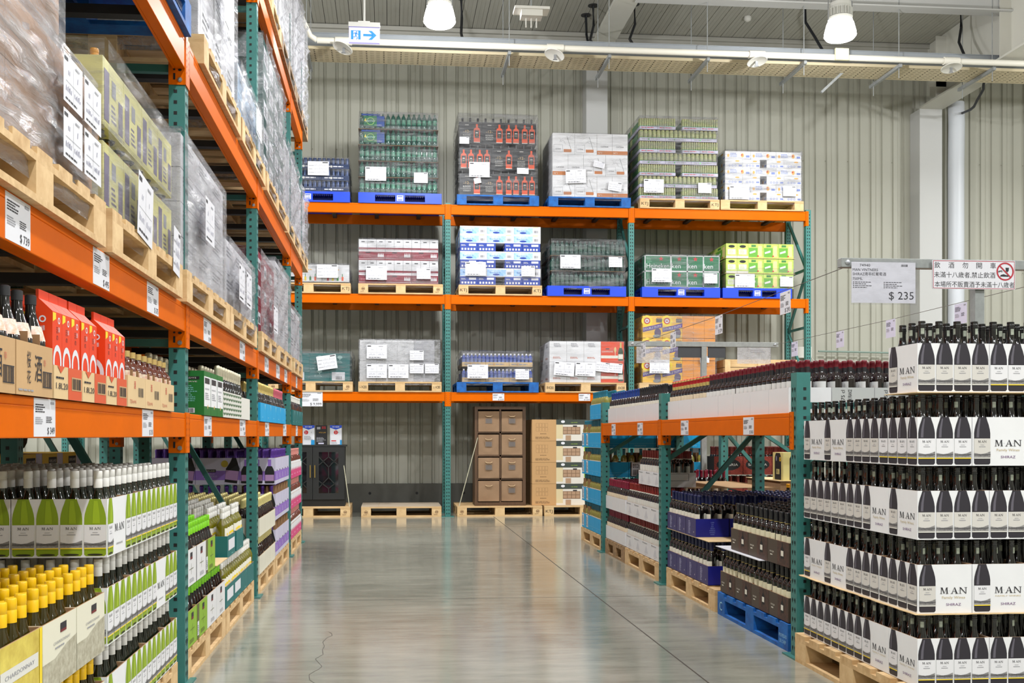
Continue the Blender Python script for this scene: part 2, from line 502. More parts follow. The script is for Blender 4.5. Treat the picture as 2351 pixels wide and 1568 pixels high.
def build_services():
    PIPE = mat('pipe_paint', (220, 216, 204), 0.4)
    GALV = mat('galvanised', (150, 155, 160), 0.42, metal=0.35)
    CREAM = mat('cream_tray', (206, 192, 160), 0.5)
    SLOT = mat('tray_slot', (60, 52, 38), 0.8)
    t = empty('cable_tray', (0, 13.97, 6.4))
    def part(mb, nm, par): 
        o = mb.obj(nm, par); o.matrix_parent_inverse = Matrix.Translation(-par.location); return o
    r = MB()
    r.box(-3, 12, 13.97, 13.99, 6.44, 6.62, GALV); r.box(-3, 12, 13.96, 14.0, 6.62, 6.63, GALV); r.box(-3, 12, 14.4, 14.42, 6.44, 6.62, GALV)
    fr = Fr((0, 13.97, 6.44), (1, 0, 0), (0, 0, 1))
    for i in range(6):
        for q in range(4): r.ell(fr, -0.9 + i * 2.7 + q * 0.05, 0.1, 0.012, 0.012, SLOT, 1, 8)
    part(r, 'side_rail', t)
    st = MB()
    for i in range(5):
        a = 0.55 + i * 2.72 - 1.0 + 1.8
        st.rect(fr, a, 0.07, a + 0.36, 0.13, PAPER, 1); st.ell(fr, a + 0.04, 0.1, 0.022, 0.022, RED, 2, 10); st.rect(fr, a + 0.08, 0.085, a + 0.16, 0.118, INK, 2); st.rect(fr, a + 0.2, 0.09, a + 0.33, 0.11, INKL, 2)
    part(st, 'maker_sticker', t)
    b = MB()
    b.box(-3, 12, 13.95, 14.44, 6.4, 6.44, CREAM)
    fb = Fr((0, 13.95, 6.4), (1, 0, 0), (0, 1, 0), -0.0008)
    x = -2.9
    while x < 11.9:
        for q in range(7):
            y = 0.03 + q * 0.065
            b.rect(fb, x, y, x + 0.02, y + 0.025, SLOT)
            if x < 11.7:
                b.rect(fb, x + 0.06, y + 0.01, x + 0.11, y + 0.018, SLOT); b.rect(fb, x + 0.14, y + 0.01, x + 0.19, y + 0.018, SLOT)
        x += 0.235
    part(b, 'perforated_base', t)
    tag(t, 'long perforated cable tray with galvanised side rails hung below the ceiling', 'cable tray')
    # strut hangers
    for i in range(8):
        x = 0.25 + i * 1.38 if i else -1.1
        h = empty('trapeze_hanger', (x, 14.2, 6.35))
        m = MB()
        m.box(-0.02, 0.02, -0.42, 0.5, 0.0, 0.045, GREYM); h1 = m.obj('strut', h)
        for y in (-0.36, 0.4):
            m = MB(); m.tube([(0, y, -0.14), (0, y, 1.22)], 0.006, GREYM, 6); m.obj('rod', h)
        tag(h, 'grey strut hanger on threaded rods under the cable tray, %s along' % ORD[i], 'hanger', 'strut hangers under the cable tray')
    # sprinkler pipe
    p = empty('sprinkler_pipe', (0, 13.7, 6.42))
    m = MB(); m.tube([(-0.95, 0, 0), (12, 0, 0)], 0.042, PIPE, 12); m.obj('main_pipe', p)
    m = MB(); m.tube([(-0.95, 0, 0), (-1.04, -0.03, 0.05), (-1.15, -0.3, 0.22), (-1.9, -2.6, 0.75)], 0.036, PIPE, 10); m.obj('branch_pipe', p)
    for x in (-0.6, 2.24, 5.04, 7.84):
        m = MB(); m.tube([(x - 0.11, 0, 0), (x + 0.11, 0, 0)], 0.055, PIPE, 12); c = m.obj('coupling', p)
    tag(p, 'white sprinkler pipe running beneath the cable tray', 'pipe')
    for i, x in enumerate((-0.6, 2.24, 5.04, 7.84)):
        s = empty('sprinkler_head', (x, 13.7, 6.36))
        m = MB(); m.lathe([(0.0, -0.02), (0.1, -0.03), (0.135, -0.045), (0.14, -0.04), (0.1, -0.02), (0.02, 0.0), (0.02, 0.06)], 24, OFFW, cap=False)
        o = m.obj('shield', s); o.rotation_euler = ((-0.2), (0.35, 0.3, -0.1, 0.02)[i], 0)
        m = MB(); m.box(-0.018, 0.018, -0.006, 0.006, -0.09, -0.03, STEEL); m.box(-0.03, 0.03, -0.008, 0.008, -0.1, -0.09, STEEL); m.obj('nozzle', s)
        s.parent = p; s.matrix_parent_inverse = Matrix.Translation(-p.location); (lambda *a: 0)(s, ('white sprinkler shield disc on the pipe beside the exit sign', 'white sprinkler shield disc above the white map-printed cartons', 'white sprinkler shield disc above the citrus cartons on the wall rack', 'white sprinkler shield disc next to the roof girder')[i], 'sprinkler', 'sprinkler heads')
    # high bay lamps
    LENS = mat('lamp_lens', (255, 253, 246), 0.3, emit=14)
    HOUS = mat('lamp_housing', (214, 214, 208), 0.35)
    for i, (x, y) in enumerate(((0.61, 12.38), (5.63, 12.38))):
        l = empty('high_bay_lamp', (x, y, LAMP_Z))
        m = MB(); m.lathe([(0.0, 0.0), (0.12, 0.004), (0.17, 0.022), (0.195, 0.055), (0.19, 0.1), (0.165, 0.2), (0.14, 0.25)], 28, LENS, cap=False); m.obj('lens', l)
        m = MB(); m.lathe([(0.145, 0.25), (0.15, 0.28), (0.12, 0.3), (0.11, 0.4), (0.13, 0.42), (0.13, 0.46), (0.02, 0.47)], 24, HOUS)
        for k in range(20):
            a = 2 * PI * k / 20; m.beam((0.1 * math.cos(a), 0.1 * math.sin(a), 0.34), (0.15 * math.cos(a), 0.15 * math.sin(a), 0.34), 0.006, 0.1, HOUS)
        m.obj('housing', l)
        for sx in (-1, 1):
            m = MB(); m.tube([(sx * 0.155, 0, 0.24), (sx * 0.155, 0, 0.5)], 0.006, STEEL, 6); m.tube([(sx * 0.12, 0, 0.46), (sx * 0.03, 0, 0.95), (sx * 0.03, 0, 1.44)], 0.006, STEEL, 6); m.obj('chain', l)
        tag(l, ('glowing white high bay lamp above the whisky and water pallets', 'glowing white high bay lamp above the citrus cartons and wall column')[i], 'lamp', 'high bay lamps')
    # exit sign
    e = empty('exit_sign', (-0.238, 10.0, 4.99))
    EW = mat('exit_panel', (190, 188, 250), 0.5, emit=0.55)
    EB = mat('exit_blue', (16, 130, 236), 0.5, emit=0.45)
    m = MB(); m.box(-0.148, 0.148, -0.02, 0.02, 0, 0.145, EW); m.obj('lit_panel', e)
    m = MB(); m.box(-0.152, 0.152, -0.035, 0.035, 0.148, 0.192, HOUS); m.box(-0.06, 0.055, -0.03, 0.03, 0.192, 0.205, HOUS); m.obj('housing', e)
    m = MB(); m.tube([(0, 0, 0.2), (0, 0, 2.58)], 0.011, HOUS, 8); m.obj('pole', e)
    m = MB(); f = Fr((-0.148, -0.02, 0), (1, 0, 0), (0, 0, 1), 0.0008)
    m.rect(f, 0.02, 0.028, 0.042, 0.115, EB); m.rect(f, 0.09, 0.028, 0.112, 0.115, EB); m.rect(f, 0.042, 0.11, 0.09, 0.115, EB)
    m.ell(f, 0.074, 0.101, 0.006, 0.006, EB, 1, 12)
    for a in ((0.05, 0.09, 0.076, 0.09), (0.05, 0.09, 0.046, 0.079), (0.074, 0.09, 0.082, 0.079), (0.082, 0.079, 0.09, 0.078), (0.064, 0.067, 0.061, 0.052), (0.061, 0.052, 0.04, 0.051), (0.068, 0.066, 0.083, 0.04), (0.083, 0.04, 0.07, 0.028)): m.line(f, *a, 0.006, EB)
    m.pol(f, [(0.058, 0.092), (0.076, 0.092), (0.071, 0.064), (0.061, 0.064)], EB)
    m.rect(f, 0.138, 0.061, 0.225, 0.083, EB); m.pol(f, [(0.188, 0.114), (0.22, 0.114), (0.265, 0.072), (0.22, 0.027), (0.188, 0.027), (0.222, 0.062), (0.222, 0.083)], EB)
    m.obj('pictogram', e)
    tag(e, 'lit emergency exit sign with running figure and arrow on a ceiling pole', 'exit sign')
    # ceiling cables with cups
    CAB = mat('cable_black', (24, 26, 30), 0.5)
    for i, (x, y, x2) in enumerate(((3.02, 15.0, 2.9), (2.98, 15.35, 3.0), (3.62, 14.9, 3.45), (6.1, 14.6, 6.2), (8.5, 14.6, 8.3), (1.05, 14.9, 1.03))):
        c = empty('ceiling_cable', (x, y, 7.57))
        m = MB(); m.lathe([(0.075, -0.01), (0.075, 0.0), (0.02, 0.0)], 16, DGREY); m.obj('cup', c)
        m = MB(); m.tube([(0, 0, 0), (0.01, 0, -0.3), ((x2 - x) * 0.7, -0.2, -0.6), (x2 - x, 14.1 - y, -0.98)], 0.02, CAB, 8); m.obj('cable', c)
        tag(c, ('black cable dropping from the ceiling beside the first girder, thicker of the crossed pair', 'black cable crossing behind its twin beside the first girder', 'black curved cable dropping from the ceiling just past the first girder', 'black cable dropping from ceiling between the girder and second lamp', 'black slanting ceiling cable beside the big roof girder', 'short black ceiling cable seen right under the first lamp')[i].replace(' right under', ' below'), 'cable', 'ceiling cables')
    c = MB(); c.tube([(8.83, 14.5, 6.487), (8.86, 14.6, 6.43), (8.92, 14.7, 6.395), (9.0, 15.0, 6.33), (9.07, 15.2, 6.3), (9.13, 15.4, 6.315), (9.25, 15.84, 6.402)], 0.02, CAB, 8)
    tag(c.obj('hanging_cable'), 'black cable curving from the cable tray towards the round duct', 'cable')
    d = MB(); d.tube([(9.21, 15.95, 0), (9.21, 15.95, 3.2), (9.21, 15.95, 5.6), (9.22, 15.95, 6.25), (9.21, 15.95, 6.6)], 0.125, mat('duct_white', (206, 210, 216), 0.45), 20)
    tag(d.obj('round_duct'), 'white wrapped round duct standing against the wall beside the column', 'duct')
    s = MB(); s.lathe([(0.055, 0), (0.06, -0.03), (0.045, -0.06), (0.02, -0.075)], 18, OFFW, o=(5.45, 15.2, 7.57)); tag(s.obj('smoke_detector'), 'small white smoke detector on the ceiling boards', 'smoke detector')
    s = MB(); s.beam((6.52, 14.25, 6.42), (6.2, 14.25, 6.12), 0.035, 0.035, GREYM); tag(s.obj('strut_brace'), 'loose grey strut slanting from the cable tray over the wall', 'strut')
    s = MB(); s.box(6.13, 6.32, 13.62, 13.65, 6.36, 6.52, mat('cream_tag', (222, 216, 170), 0.5)); tag(s.obj('hanging_tag'), 'pale yellow panel hanging on the sprinkler pipe', 'tag')
    # wifi access point above
    a = empty('access_point', (1.62, 11.6, 6.0))
    m = MB(); m.box(-0.2, 0.2, -0.1, 0.1, 0.02, 0.05, OFFW); m.obj('mounting_plate', a)
    m = MB(); m.box(-0.12, 0.12, -0.08, 0.08, -0.05, 0.02, OFFW)
    for k in range(3): m.tube([(-0.06 + k * 0.06, 0, -0.05), (-0.06 + k * 0.06, 0, -0.16)], 0.007, OFFW, 6)
    m.obj('antenna_unit', a)
    m = MB(); m.tube([(0, 0, 0.05), (0, 0, 1.57)], 0.008, GREYM, 6); m.obj('pole', a)
    tag(a, 'white wireless access point hanging below the ceiling between the lamps', 'access point')
    # wall conduit and boxes by the low rack
    c = MB(); c.tube([(7.0, 16.2, 2.56), (9.0, 16.2, 2.53)], 0.015, mat('conduit_green', (130, 150, 140), 0.5), 8)
    tag(c.obj('conduit'), 'thin grey conduit running across the ribbed wall', 'conduit')
    c = empty('junction_box', (6.75, 16.18, 2.45)); m = MB(); m.box(-0.11, 0.13, 0, 0.1, 0, 0.18, OFFW); m.obj('housing', c); m = MB(); m.tube([(0.08, 0, 0.05), (0.3, 0.02, -0.2), (0.5, 0.05, -0.42)], 0.008, OFFW, 6); m.obj('cord', c)
    tag(c, 'small white box with a cord on the ribbed wall', 'junction box')
build_services()
# ================================================================ racks
class Axis:
    """maps (along, into the rack, up) to the world: side rack, low rack and wall rack differ only in how they lie"""
    def __init__(s, kind): s.k = kind
    def pt(s, a, b, z):
        if s.k == 'L': return (-0.96 - b, a, z)
        if s.k == 'L2': return (-1.93 - b, a, z)
        if s.k == 'R': return (2.15 + b, a, z)
        if s.k == 'R2': return (4.22 - b, a, z)
        if s.k == 'B': return (a, 14.85 + b, z)
    def box(s, mb, a0, a1, b0, b1, z0, z1, mt, skip=''):
        p, q = s.pt(a0, b0, z0), s.pt(a1, b1, z1)
        mb.box(min(p[0], q[0]), max(p[0], q[0]), min(p[1], q[1]), max(p[1], q[1]), z0, z1, mt, skip)
    def front(s, a, b, z, e=0.0012):
        """frame on the face towards the aisle"""
        u = {'L': (0, 1, 0), 'L2': (0, 1, 0), 'R': (0, -1, 0), 'R2': (0, 1, 0), 'B': (1, 0, 0)}[s.k]
        return Fr(s.pt(a, b, z), u, (0, 0, 1), e)
    def camside(s, a, b, z, e=0.0012):
        """frame on the face towards the camera (-Y)"""
        return Fr(s.pt(a, b, z), (1, 0, 0), (0, 0, 1), e)
PW, PD, RD = 0.078, 0.075, 0.84

def post_mesh(ax, h, bolt=False):
    m = MB()
    ax.box(m, -PW / 2, PW / 2, 0, PD, 0, h, TEAL)
    fr = ax.front(0, 0, 0)
    n = int(h / 0.051)
    for i in range(1, n):
        for s in (-0.017, 0.017):
            m.ell(fr, s + (0.002 if s < 0 else -0.002), i * 0.051, 0.0075, 0.0095, BLACK, 1, 7); m.rect(fr, s - 0.003, i * 0.051 - 0.017, s + 0.003, i * 0.051, BLACK, 1)
    if ax.k != 'B':
        c = Fr(ax.pt(-PW / 2, 0, 0), (1, 0, 0), (0, 0, 1), 0.0012)
        sx = -0.044 if ax.k[0] == 'L' else 0.044
        if ax.k == 'R2': sx = -sx
        for i in range(1, n): m.rect(c, sx - 0.008, i * 0.051 - 0.008, sx + 0.008, i * 0.051 + 0.008, BLACK)
    else:
        for sd in (-PW / 2, PW / 2):
            pass
    # foot plate
    ax.box(m, -0.09, 0.09, -0.03, PD + 0.03, 0, 0.008, TEALD)
    return m.mesh('post')
def con_mesh(ax, sgn, bh):
    """beam end connector: aisle leaf and the leaf turned into the bay"""
    m = MB()
    lo = -bh - 0.075
    ax.box(m, min(0, sgn * 0.048), max(0, sgn * 0.048), -0.006, 0.0, lo, 0.004, ORANGE)
    a = sgn * (PW / 2 + 0.002)
    ax.box(m, min(a, a + sgn * 0.004), max(a, a + sgn * 0.004), -0.006, PD, lo, 0.0, ORANGE)
    fr = ax.front(sgn * 0.024, -0.006, 0)
    for i in range(6): m.ell(fr, 0, -0.02 - i * 0.028, 0.004, 0.006, mat('connector_slot', (150, 56, 4), 0.6), 1, 8)
    if ax.k != 'B' and sgn < 0:
        f2 = Fr(ax.pt(a - 0.004, 0, 0), (1, 0, 0), (0, 0, 1), 0.0012)
        sx = -1 if ax.k[0] == 'L' else 1
        if ax.k == 'R2': sx = -1
        zb = -bh
        m.rect(f2, sx * 0.048 - 0.005, zb - 0.052, sx * 0.048 + 0.005, zb - 0.022, BLACK)
        m.rect(f2, sx * 0.048 - 0.005, zb + 0.0, sx * 0.048 + 0.005, zb - 0.008, BLACK)
        m.ell(f2, sx * 0.022, zb - 0.006, 0.009, 0.006, BLACK, 1, 10)
        m.ell(f2, sx * 0.022, zb - 0.052, 0.011, 0.011, STEEL, 3, 12); m.ell(f2, sx * 0.022, zb - 0.052, 0.006, 0.006, GREYM, 5, 8)
    return m.mesh('connector')
def inst(me, name, par, loc):
    o = bpy.data.objects.new(name, me); C.objects.link(o); o.parent = par; o.location = loc
    return o

def rack(kind, posts, h, levels, label, name='pallet_rack', rear=True, braces=None, deck=(), bars=True, front_posts=True):
    """levels: (top z, beam height, first post, last post)"""
    ax = Axis(kind)
    r = empty(name)
    pm = post_mesh(ax, h)
    for a in posts:
        o = inst(pm, 'upright_post', r, Vector(ax.pt(a, 0, 0)) - Vector(ax.pt(0, 0, 0)) + Vector(ax.pt(0, 0, 0)) - Vector(ax.pt(0, 0, 0)))
        if rear: inst(pm, 'upright_post', r, Vector(ax.pt(a, RD - PD, 0)) - Vector(ax.pt(0, 0, 0)))
    # the post mesh holds the rack's own offset; bracing between front and rear posts
    for k, a in enumerate(posts):
        m = MB()
        f_, k_ = PD, RD - PD
        if kind[0] == 'R':
            segs = [(f_, 0.42, k_, 1.2), (f_, 1.0, k_, 1.45), (f_, 1.34, k_, 1.34), (f_, 0.3, k_, 0.3)]
        elif kind == 'B':
            segs = []
            for q in range(5): z = 0.2 + q * 0.87; segs += [(f_, z, k_, z), (k_ if q % 2 else f_, z, f_ if q % 2 else k_, z + 0.84)]
        else: segs = [(f_, 0.38, k_, 1.58), (f_, 0.3, k_, 0.3), (f_, 1.62, k_, 1.62), (f_, 2.92, k_, 2.92), (f_, 4.3, k_, 4.3), (f_, 3.2, k_, 4.2)]
        for b0_, z0_, b1_, z1_ in segs:
            m = MB(); m.beam(ax.pt(a, b0_, z0_), ax.pt(a, b1_, z1_), 0.035, 0.035, TEALD); m.obj('brace', r)
    cm = {}
    for zt, bh, i0, i1 in levels:
        for i in range(i0, i1):
            a0, a1 = posts[i] + PW / 2, posts[i + 1] - PW / 2
            for b in ((0, 1) if rear else (0,)):
                m = MB()
                b0 = -0.002 if b == 0 else RD - 0.045
                b1 = 0.045 if b == 0 else RD + 0.002
                ax.box(m, a0, a1, b0, b1, zt - bh, zt - 0.025 if b == 0 else zt, ORANGE)
                if b == 0: ax.box(m, a0, a1, b0, b1 - 0.018, zt - 0.025, zt, ORANGE)
                # inward lip under the beam
                if b == 0: ax.box(m, a0, a1, b1, b1 + 0.012, zt - bh, zt - bh + 0.012, ORANGE)
                bo = m.obj('beam', r, bevel=0.003)
                for sgn, aa in ((1, posts[i]), (-1, posts[i + 1])):
                    key = (sgn, bh)
                    if key not in cm: cm[key] = con_mesh(ax, sgn, bh)
                    off = Vector(ax.pt(aa, 0, zt)) - Vector(ax.pt(0, 0, 0))
                    if b == 0: inst(cm[key], 'connector', bo, off)
            if bars:
                for q in range(4):
                    m = MB(); a = a0 + (a1 - a0) * (0.14 + 0.24 * q)
                    ax.box(m, a - 0.03, a + 0.03, 0.045, RD - 0.045, zt - 0.06, zt - 0.02, mat('support_bar_dark', (40, 40, 40), 0.5))
                    m.obj('support_bar', r)
            if zt in deck:
                m = MB(); ax.box(m, a0, a1, 0.03, RD - 0.03, zt - 0.018, zt - 0.001, mat('deck_board', (120, 96, 66), 0.8)); m.obj('deck', r)
    tag(r, label, 'rack')
    return r
LP = [2.24, 4.975, 7.61, 10.14, 11.45]
rack('L', LP, 5.3, [(1.285, 0.112, 0, 4), (1.80, 0.13, 0, 4), (3.06, 0.15, 0, 4), (4.56, 0.15, 0, 4)], 'tall orange and green pallet rack running beside the white wine cartons', deck=(1.285,))
rack('L2', [2.24, 4.975, 7.61, 10.14, 11.45], 5.3, [(1.285, 0.112, 0, 4), (1.80, 0.13, 0, 4), (3.06, 0.15, 0, 4), (4.56, 0.15, 0, 4)], 'shaded second rack standing back to back behind the tall wine rack', bars=False)
rack('B', [-4.55, -1.85, 0.853, 3.566, 6.262], 4.56, [(1.81, 0.13, 0, 3), (1.81, 0.13, 3, 4), (3.225, 0.135, 0, 4), (4.535, 0.14, 0, 4)], 'orange and green three tier rack along the ribbed back wall')
rack('R', [5.29, 7.99, 10.24], 1.515, [(1.303, 0.123, 0, 2)], 'low green rack with orange beam between shiraz stack and blue moscato cartons', name='low_rack', bars=False, deck=(1.303,), braces='diag')
rack('R2', [5.29, 7.99, 10.24], 1.515, [(1.303, 0.123, 0, 2)], 'low rack facing the next aisle, seen through the front low rack', name='low_rack', bars=False, deck=(), braces='diag')
# ================================================================ bottles
GL_DARK = mat('glass_dark', (12, 10, 12), 0.09, spec=0.7, coat=0.4)
GL_GREEN = mat('glass_green_dark', (20, 26, 14), 0.09, spec=0.7, coat=0.4)
GL_RED = mat('glass_wine_red', (22, 9, 12), 0.08, spec=0.7, coat=0.4)
GL_OLIVE = mat('glass_olive', (122, 116, 14), 0.08, spec=0.7, coat=0.4, trans=0.25)
GL_YEL = mat('glass_pale', (150, 142, 62), 0.08, spec=0.7, coat=0.4, trans=0.25)
GL_AMBER = mat('glass_amber', (96, 38, 14), 0.08, spec=0.7, coat=0.4, trans=0.15)
GL_ROSE = mat('glass_rose', (104, 42, 30), 0.08, spec=0.7, coat=0.4, trans=0.15)
LAB = mat('bottle_label', (226, 222, 208), 0.55)
def P_bord(s=1.0): return [(0.0, 0.004), (0.03, 0.0), (0.037, 0.006), (0.0375, 0.19), (0.0345, 0.205), (0.026, 0.219), (0.0165, 0.231), (0.0143, 0.245), (0.0138, 0.296)]
def P_slope(): return [(0.0, 0.004), (0.032, 0.0), (0.0395, 0.007), (0.0395, 0.128), (0.0375, 0.15), (0.032, 0.175), (0.024, 0.2), (0.0175, 0.222), (0.0148, 0.24), (0.0143, 0.297)]
def P_champ(): return [(0.0, 0.004), (0.034, 0.0), (0.043, 0.008), (0.043, 0.13), (0.04, 0.155), (0.032, 0.185), (0.023, 0.21), (0.0175, 0.232), (0.0155, 0.25), (0.0155, 0.302)]
def P_sake(): return [(0.0, 0.004), (0.04, 0.0), (0.047, 0.01), (0.047, 0.13), (0.044, 0.155), (0.034, 0.19), (0.022, 0.22), (0.0165, 0.24), (0.0145, 0.285)]
def P_plum(): return [(0.0, 0.004), (0.035, 0.0), (0.04, 0.006), (0.04, 0.15), (0.037, 0.168), (0.022, 0.186), (0.0145, 0.195), (0.0138, 0.235)]
def cap_screw(z0, z1, r=0.0158):
    zm = z0 + (z1 - z0) * 0.5
    return [(r, z0), (r, zm), (r * 0.96, zm + 0.001), (r * 0.96, zm + 0.003), (r, zm + 0.004), (r, z1 - 0.003), (r * 0.9, z1), (0, z1)]
def cap_foil(z0, z1, r=0.0158): return [(r * 1.03, z0), (r, z0 + 0.03), (r, z1 - 0.018), (r * 1.08, z1 - 0.016), (r * 1.08, z1 - 0.006), (r * 0.98, z1 - 0.001), (r * 0.9, z1), (0, z1)]
def cap_champ(z0, z1): return [(0.0215, z0), (0.018, z0 + 0.03), (0.0168, z1 - 0.045), (0.0185, z1 - 0.04), (0.0178, z1 - 0.032), (0.0205, z1 - 0.022), (0.0195, z1 - 0.006), (0.014, z1), (0, z1 + 0.001)]
def mk_body(m, prof, mt, seg=14, s=1.0): m.lathe([(r * s, z * s) for r, z in prof], seg, mt)
BK = {}
def bottle_kind(name, prof, glass, cap, capm, label=None, lm=None, parts=True, neck=None, cat='wine bottle', seg=14, s=1.0, ring=None, band=None):
    """label = (z0, z1, radius), neck = small neck label, ring = collar under the capsule, band = printed band"""
    r = None
    def partobj(fn, nm, par):
        m = MB(); fn(m); o = m.obj(nm); 
        if par: o.parent = par
        return o
    A0, A1 = -PI / 2 - 1.15, -PI / 2 + 1.15
    def f_body(m): mk_body(m, prof, glass, seg, s)
    def f_cap(m): 
        if isinstance(capm, list): m.lathe([(a * s, b * s) for a, b in cap], seg, capm, cap=False)
        else: m.lathe([(a * s, b * s) for a, b in cap], seg, capm, cap=False)
    def f_ring(m): m.lathe([(ring[2], ring[0]), (ring[2], ring[1])], seg, ring[3], cap=False)
    def f_lab(m):
        m.lathe([(label[2], label[0]), (label[3] if len(label) > 3 else label[2], label[1])], 9, lm or LAB, cap=False, a0=A0, a1=A1)
        if band: m.lathe([(label[2] + 0.0005, band[0]), (label[2] + 0.0005, band[1])], 6, band[2], cap=False, a0=A0 + 0.5, a1=A1 - 0.5)
    def f_neck(m): m.lathe([(0.0158, 0.245), (0.0158, 0.27)], 4, neck, cap=False, a0=-PI / 2 - 0.5, a1=-PI / 2 + 0.5)
    if parts:
        r = partobj(f_body, name, None)
        if cap: partobj(f_cap, 'capsule', r)
        if ring: partobj(f_ring, 'collar', r)
        if label: partobj(f_lab, 'label', r)
        if neck: partobj(f_neck, 'neck_label', r)
    else:
        m = MB(); f_body(m)
        if cap: f_cap(m)
        if ring: f_ring(m)
        if label: f_lab(m)
        if neck: f_neck(m)
        r = m.obj(name)
    lo = MB(); k = [(a * s, b * s) for a, b in prof]
    lo.lathe([k[1], k[3]] + k[5:], 7, glass)
    if cap: lo.lathe([(a * s, b * s) for a, b in (cap[0], cap[-2], cap[-1])], 7, capm if not isinstance(capm, list) else capm[0], cap=False)
    zs = 0.93 if name == 'cava_bottle' else 0.97
    q_ = 0.88 if max(a for a, b in prof) > 0.041 else 0.91
    r.scale = (q_, q_, zs)
    BK[name] = dict(r=max(a for a, b in prof) * s * q_, q=q_, proto=r, cat=cat, lo=lo, at=[], hid=[])
    # a variant without the neck label so that only some bottles turn it to the aisle
    return r
def stand(kind, x, y, z, rank, label, group, rz=0.0): BK[kind]['at'].append((rank, x, y, z, label, group, rz))
def hidden(kind, x, y, z): BK[kind]['hid'].append((x, y, z))
def settle_bottles(cap=300):
    for k, d in BK.items():
        at = sorted(d['at'], key=lambda t: t[0])
        for rank, x, y, z, label, group, rz in at[:cap]:
            copy_thing(d['proto'], (x, y, z), rz, label, group, d['cat'])
        if not at and d['proto'].name not in USED:
            for c in list(d['proto'].children): bpy.data.objects.remove(c)
            bpy.data.objects.remove(d['proto']); continue
        rest = [(t[1], t[2], t[3]) for t in at[cap:]] + d['hid']
        if rest:
            m = MB(); lo = d['lo']; m.ms = list(lo.ms)
            for p in rest:
                b = len(m.v)
                m.v += [(v[0] * d['q'] + p[0], v[1] * d['q'] + p[1], v[2] * 0.97 + p[2]) for v in lo.v]
                m.f += [tuple(b + q for q in f) for f in lo.f]; m.mi += lo.mi; m.sm += lo.sm
            o = m.obj(k + '_stock')
            tag(o, 'inner rows of %s packed out of sight behind the outer ones' % k.replace('_', ' ').replace('bottle', 'bottles'), d['cat'], kind='stuff')

CAPW = mat('cap_white', (222, 220, 214), 0.4)
CAPL = mat('cap_lime', (124, 200, 28), 0.35)
CAPY = mat('cap_yellow', (240, 190, 8), 0.3, spec=0.6)
MAROON = mat('capsule_maroon', (112, 20, 34), 0.35, spec=0.6)
BLKCAP = mat('capsule_black', (30, 30, 34), 0.35, spec=0.6)
NAVYC = mat('capsule_navy', (18, 26, 74), 0.3, spec=0.6)
GOLDF = mat('gold_foil', (206, 184, 112), 0.32, metal=0.6, bump=0.2, bs=160)
bottle_kind('shiraz_bottle', P_slope(), GL_DARK, [(0.0152, 0.262), (0.0152, 0.272), (0.017, 0.273), (0.017, 0.279), (0.015, 0.28), (0.0163, 0.284), (0.0163, 0.288), (0.015, 0.29), (0.016, 0.294), (0.0155, 0.301), (0.012, 0.301)], mat('screw_thread', (20, 20, 22), 0.15, spec=0.8), neck=mat('neck_label', (188, 196, 178), 0.5, var=0.4, vs=80), seg=14)
bottle_kind('chenin_blanc_bottle', P_slope(), GL_GREEN, cap_screw(0.242, 0.302, 0.0165), CAPW, parts=True, seg=14)
bottle_kind('chardonnay_bottle', P_slope(), mat('glass_brown_olive', (52, 44, 8), 0.09, coat=0.4), cap_screw(0.235, 0.302, 0.0172), CAPY, seg=16)
bottle_kind('lime_capped_bottle', P_slope(), GL_DARK, cap_screw(0.238, 0.302, 0.0165), CAPL)
TREE = mat('tree_label_ink', (90, 96, 80), 0.6)
bottle_kind('sauvignon_blanc_bottle', P_bord(), GL_OLIVE, cap_screw(0.238, 0.302), CAPW, label=(0.1, 0.18, 0.0381), band=(0.135, 0.15, YEL))
bottle_kind('prosecco_bottle', P_champ(), GL_DARK, cap_champ(0.215, 0.305), mat('purple_foil', (84, 48, 140), 0.3, metal=0.3, bump=0.2, bs=160), ring=(0.2, 0.215, 0.0225, OFFW))
bottle_kind('cava_bottle', P_champ(), GL_RED, cap_champ(0.2, 0.305), mat('pale_gold_foil', (222, 208, 140), 0.32, metal=0.4, bump=0.2, bs=160), s=0.97)
bottle_kind('rose_bottle', P_bord(), GL_ROSE, cap_foil(0.225, 0.3), mat('pink_capsule', (206, 132, 124), 0.4), label=(0.09, 0.175, 0.0381), lm=WHITE)
bottle_kind('moscato_bottle', P_bord(), GL_YEL, cap_foil(0.225, 0.3), mat('teal_capsule', (30, 112, 134), 0.4), label=(0.09, 0.165, 0.0381))
bottle_kind('maroon_capped_bottle', P_bord(), GL_RED, cap_foil(0.232, 0.302), [BLKCAP, MAROON, MAROON, MAROON, MAROON, MAROON, MAROON], label=(0.1, 0.178, 0.0381), lm=mat('claret_label', (222, 222, 222), 0.5))
bottle_kind('red_gold_capped_bottle', P_bord(), GL_RED, cap_foil(0.228, 0.302), [GOLDF, mat('capsule_red', (170, 26, 34), 0.35), mat('capsule_red', (170, 26, 34), 0.35), GOLDF, RED, RED, RED], label=(0.1, 0.178, 0.0381), lm=mat('label_cream', (224, 208, 180), 0.5))
bottle_kind('black_capped_bottle', P_bord(), GL_RED, cap_foil(0.226, 0.302), BLKCAP, label=(0.1, 0.17, 0.0381))
bottle_kind('navy_collar_bottle', P_bord(), GL_RED, cap_foil(0.232, 0.302), mat('capsule_blue', (24, 54, 124), 0.35), label=(0.1, 0.17, 0.0381), ring=(0.222, 0.232, 0.0175, LAB))
bottle_kind('rioja_bottle', P_bord(), GL_DARK, cap_foil(0.222, 0.302), [GOLDF, BLKCAP, BLKCAP, BLKCAP, BLKCAP, BLKCAP, BLKCAP][0:0] or BLKCAP, label=(0.1, 0.172, 0.0381), lm=mat('rioja_label', (226, 220, 190), 0.5), ring=(0.236, 0.24, 0.0168, GOLDF))
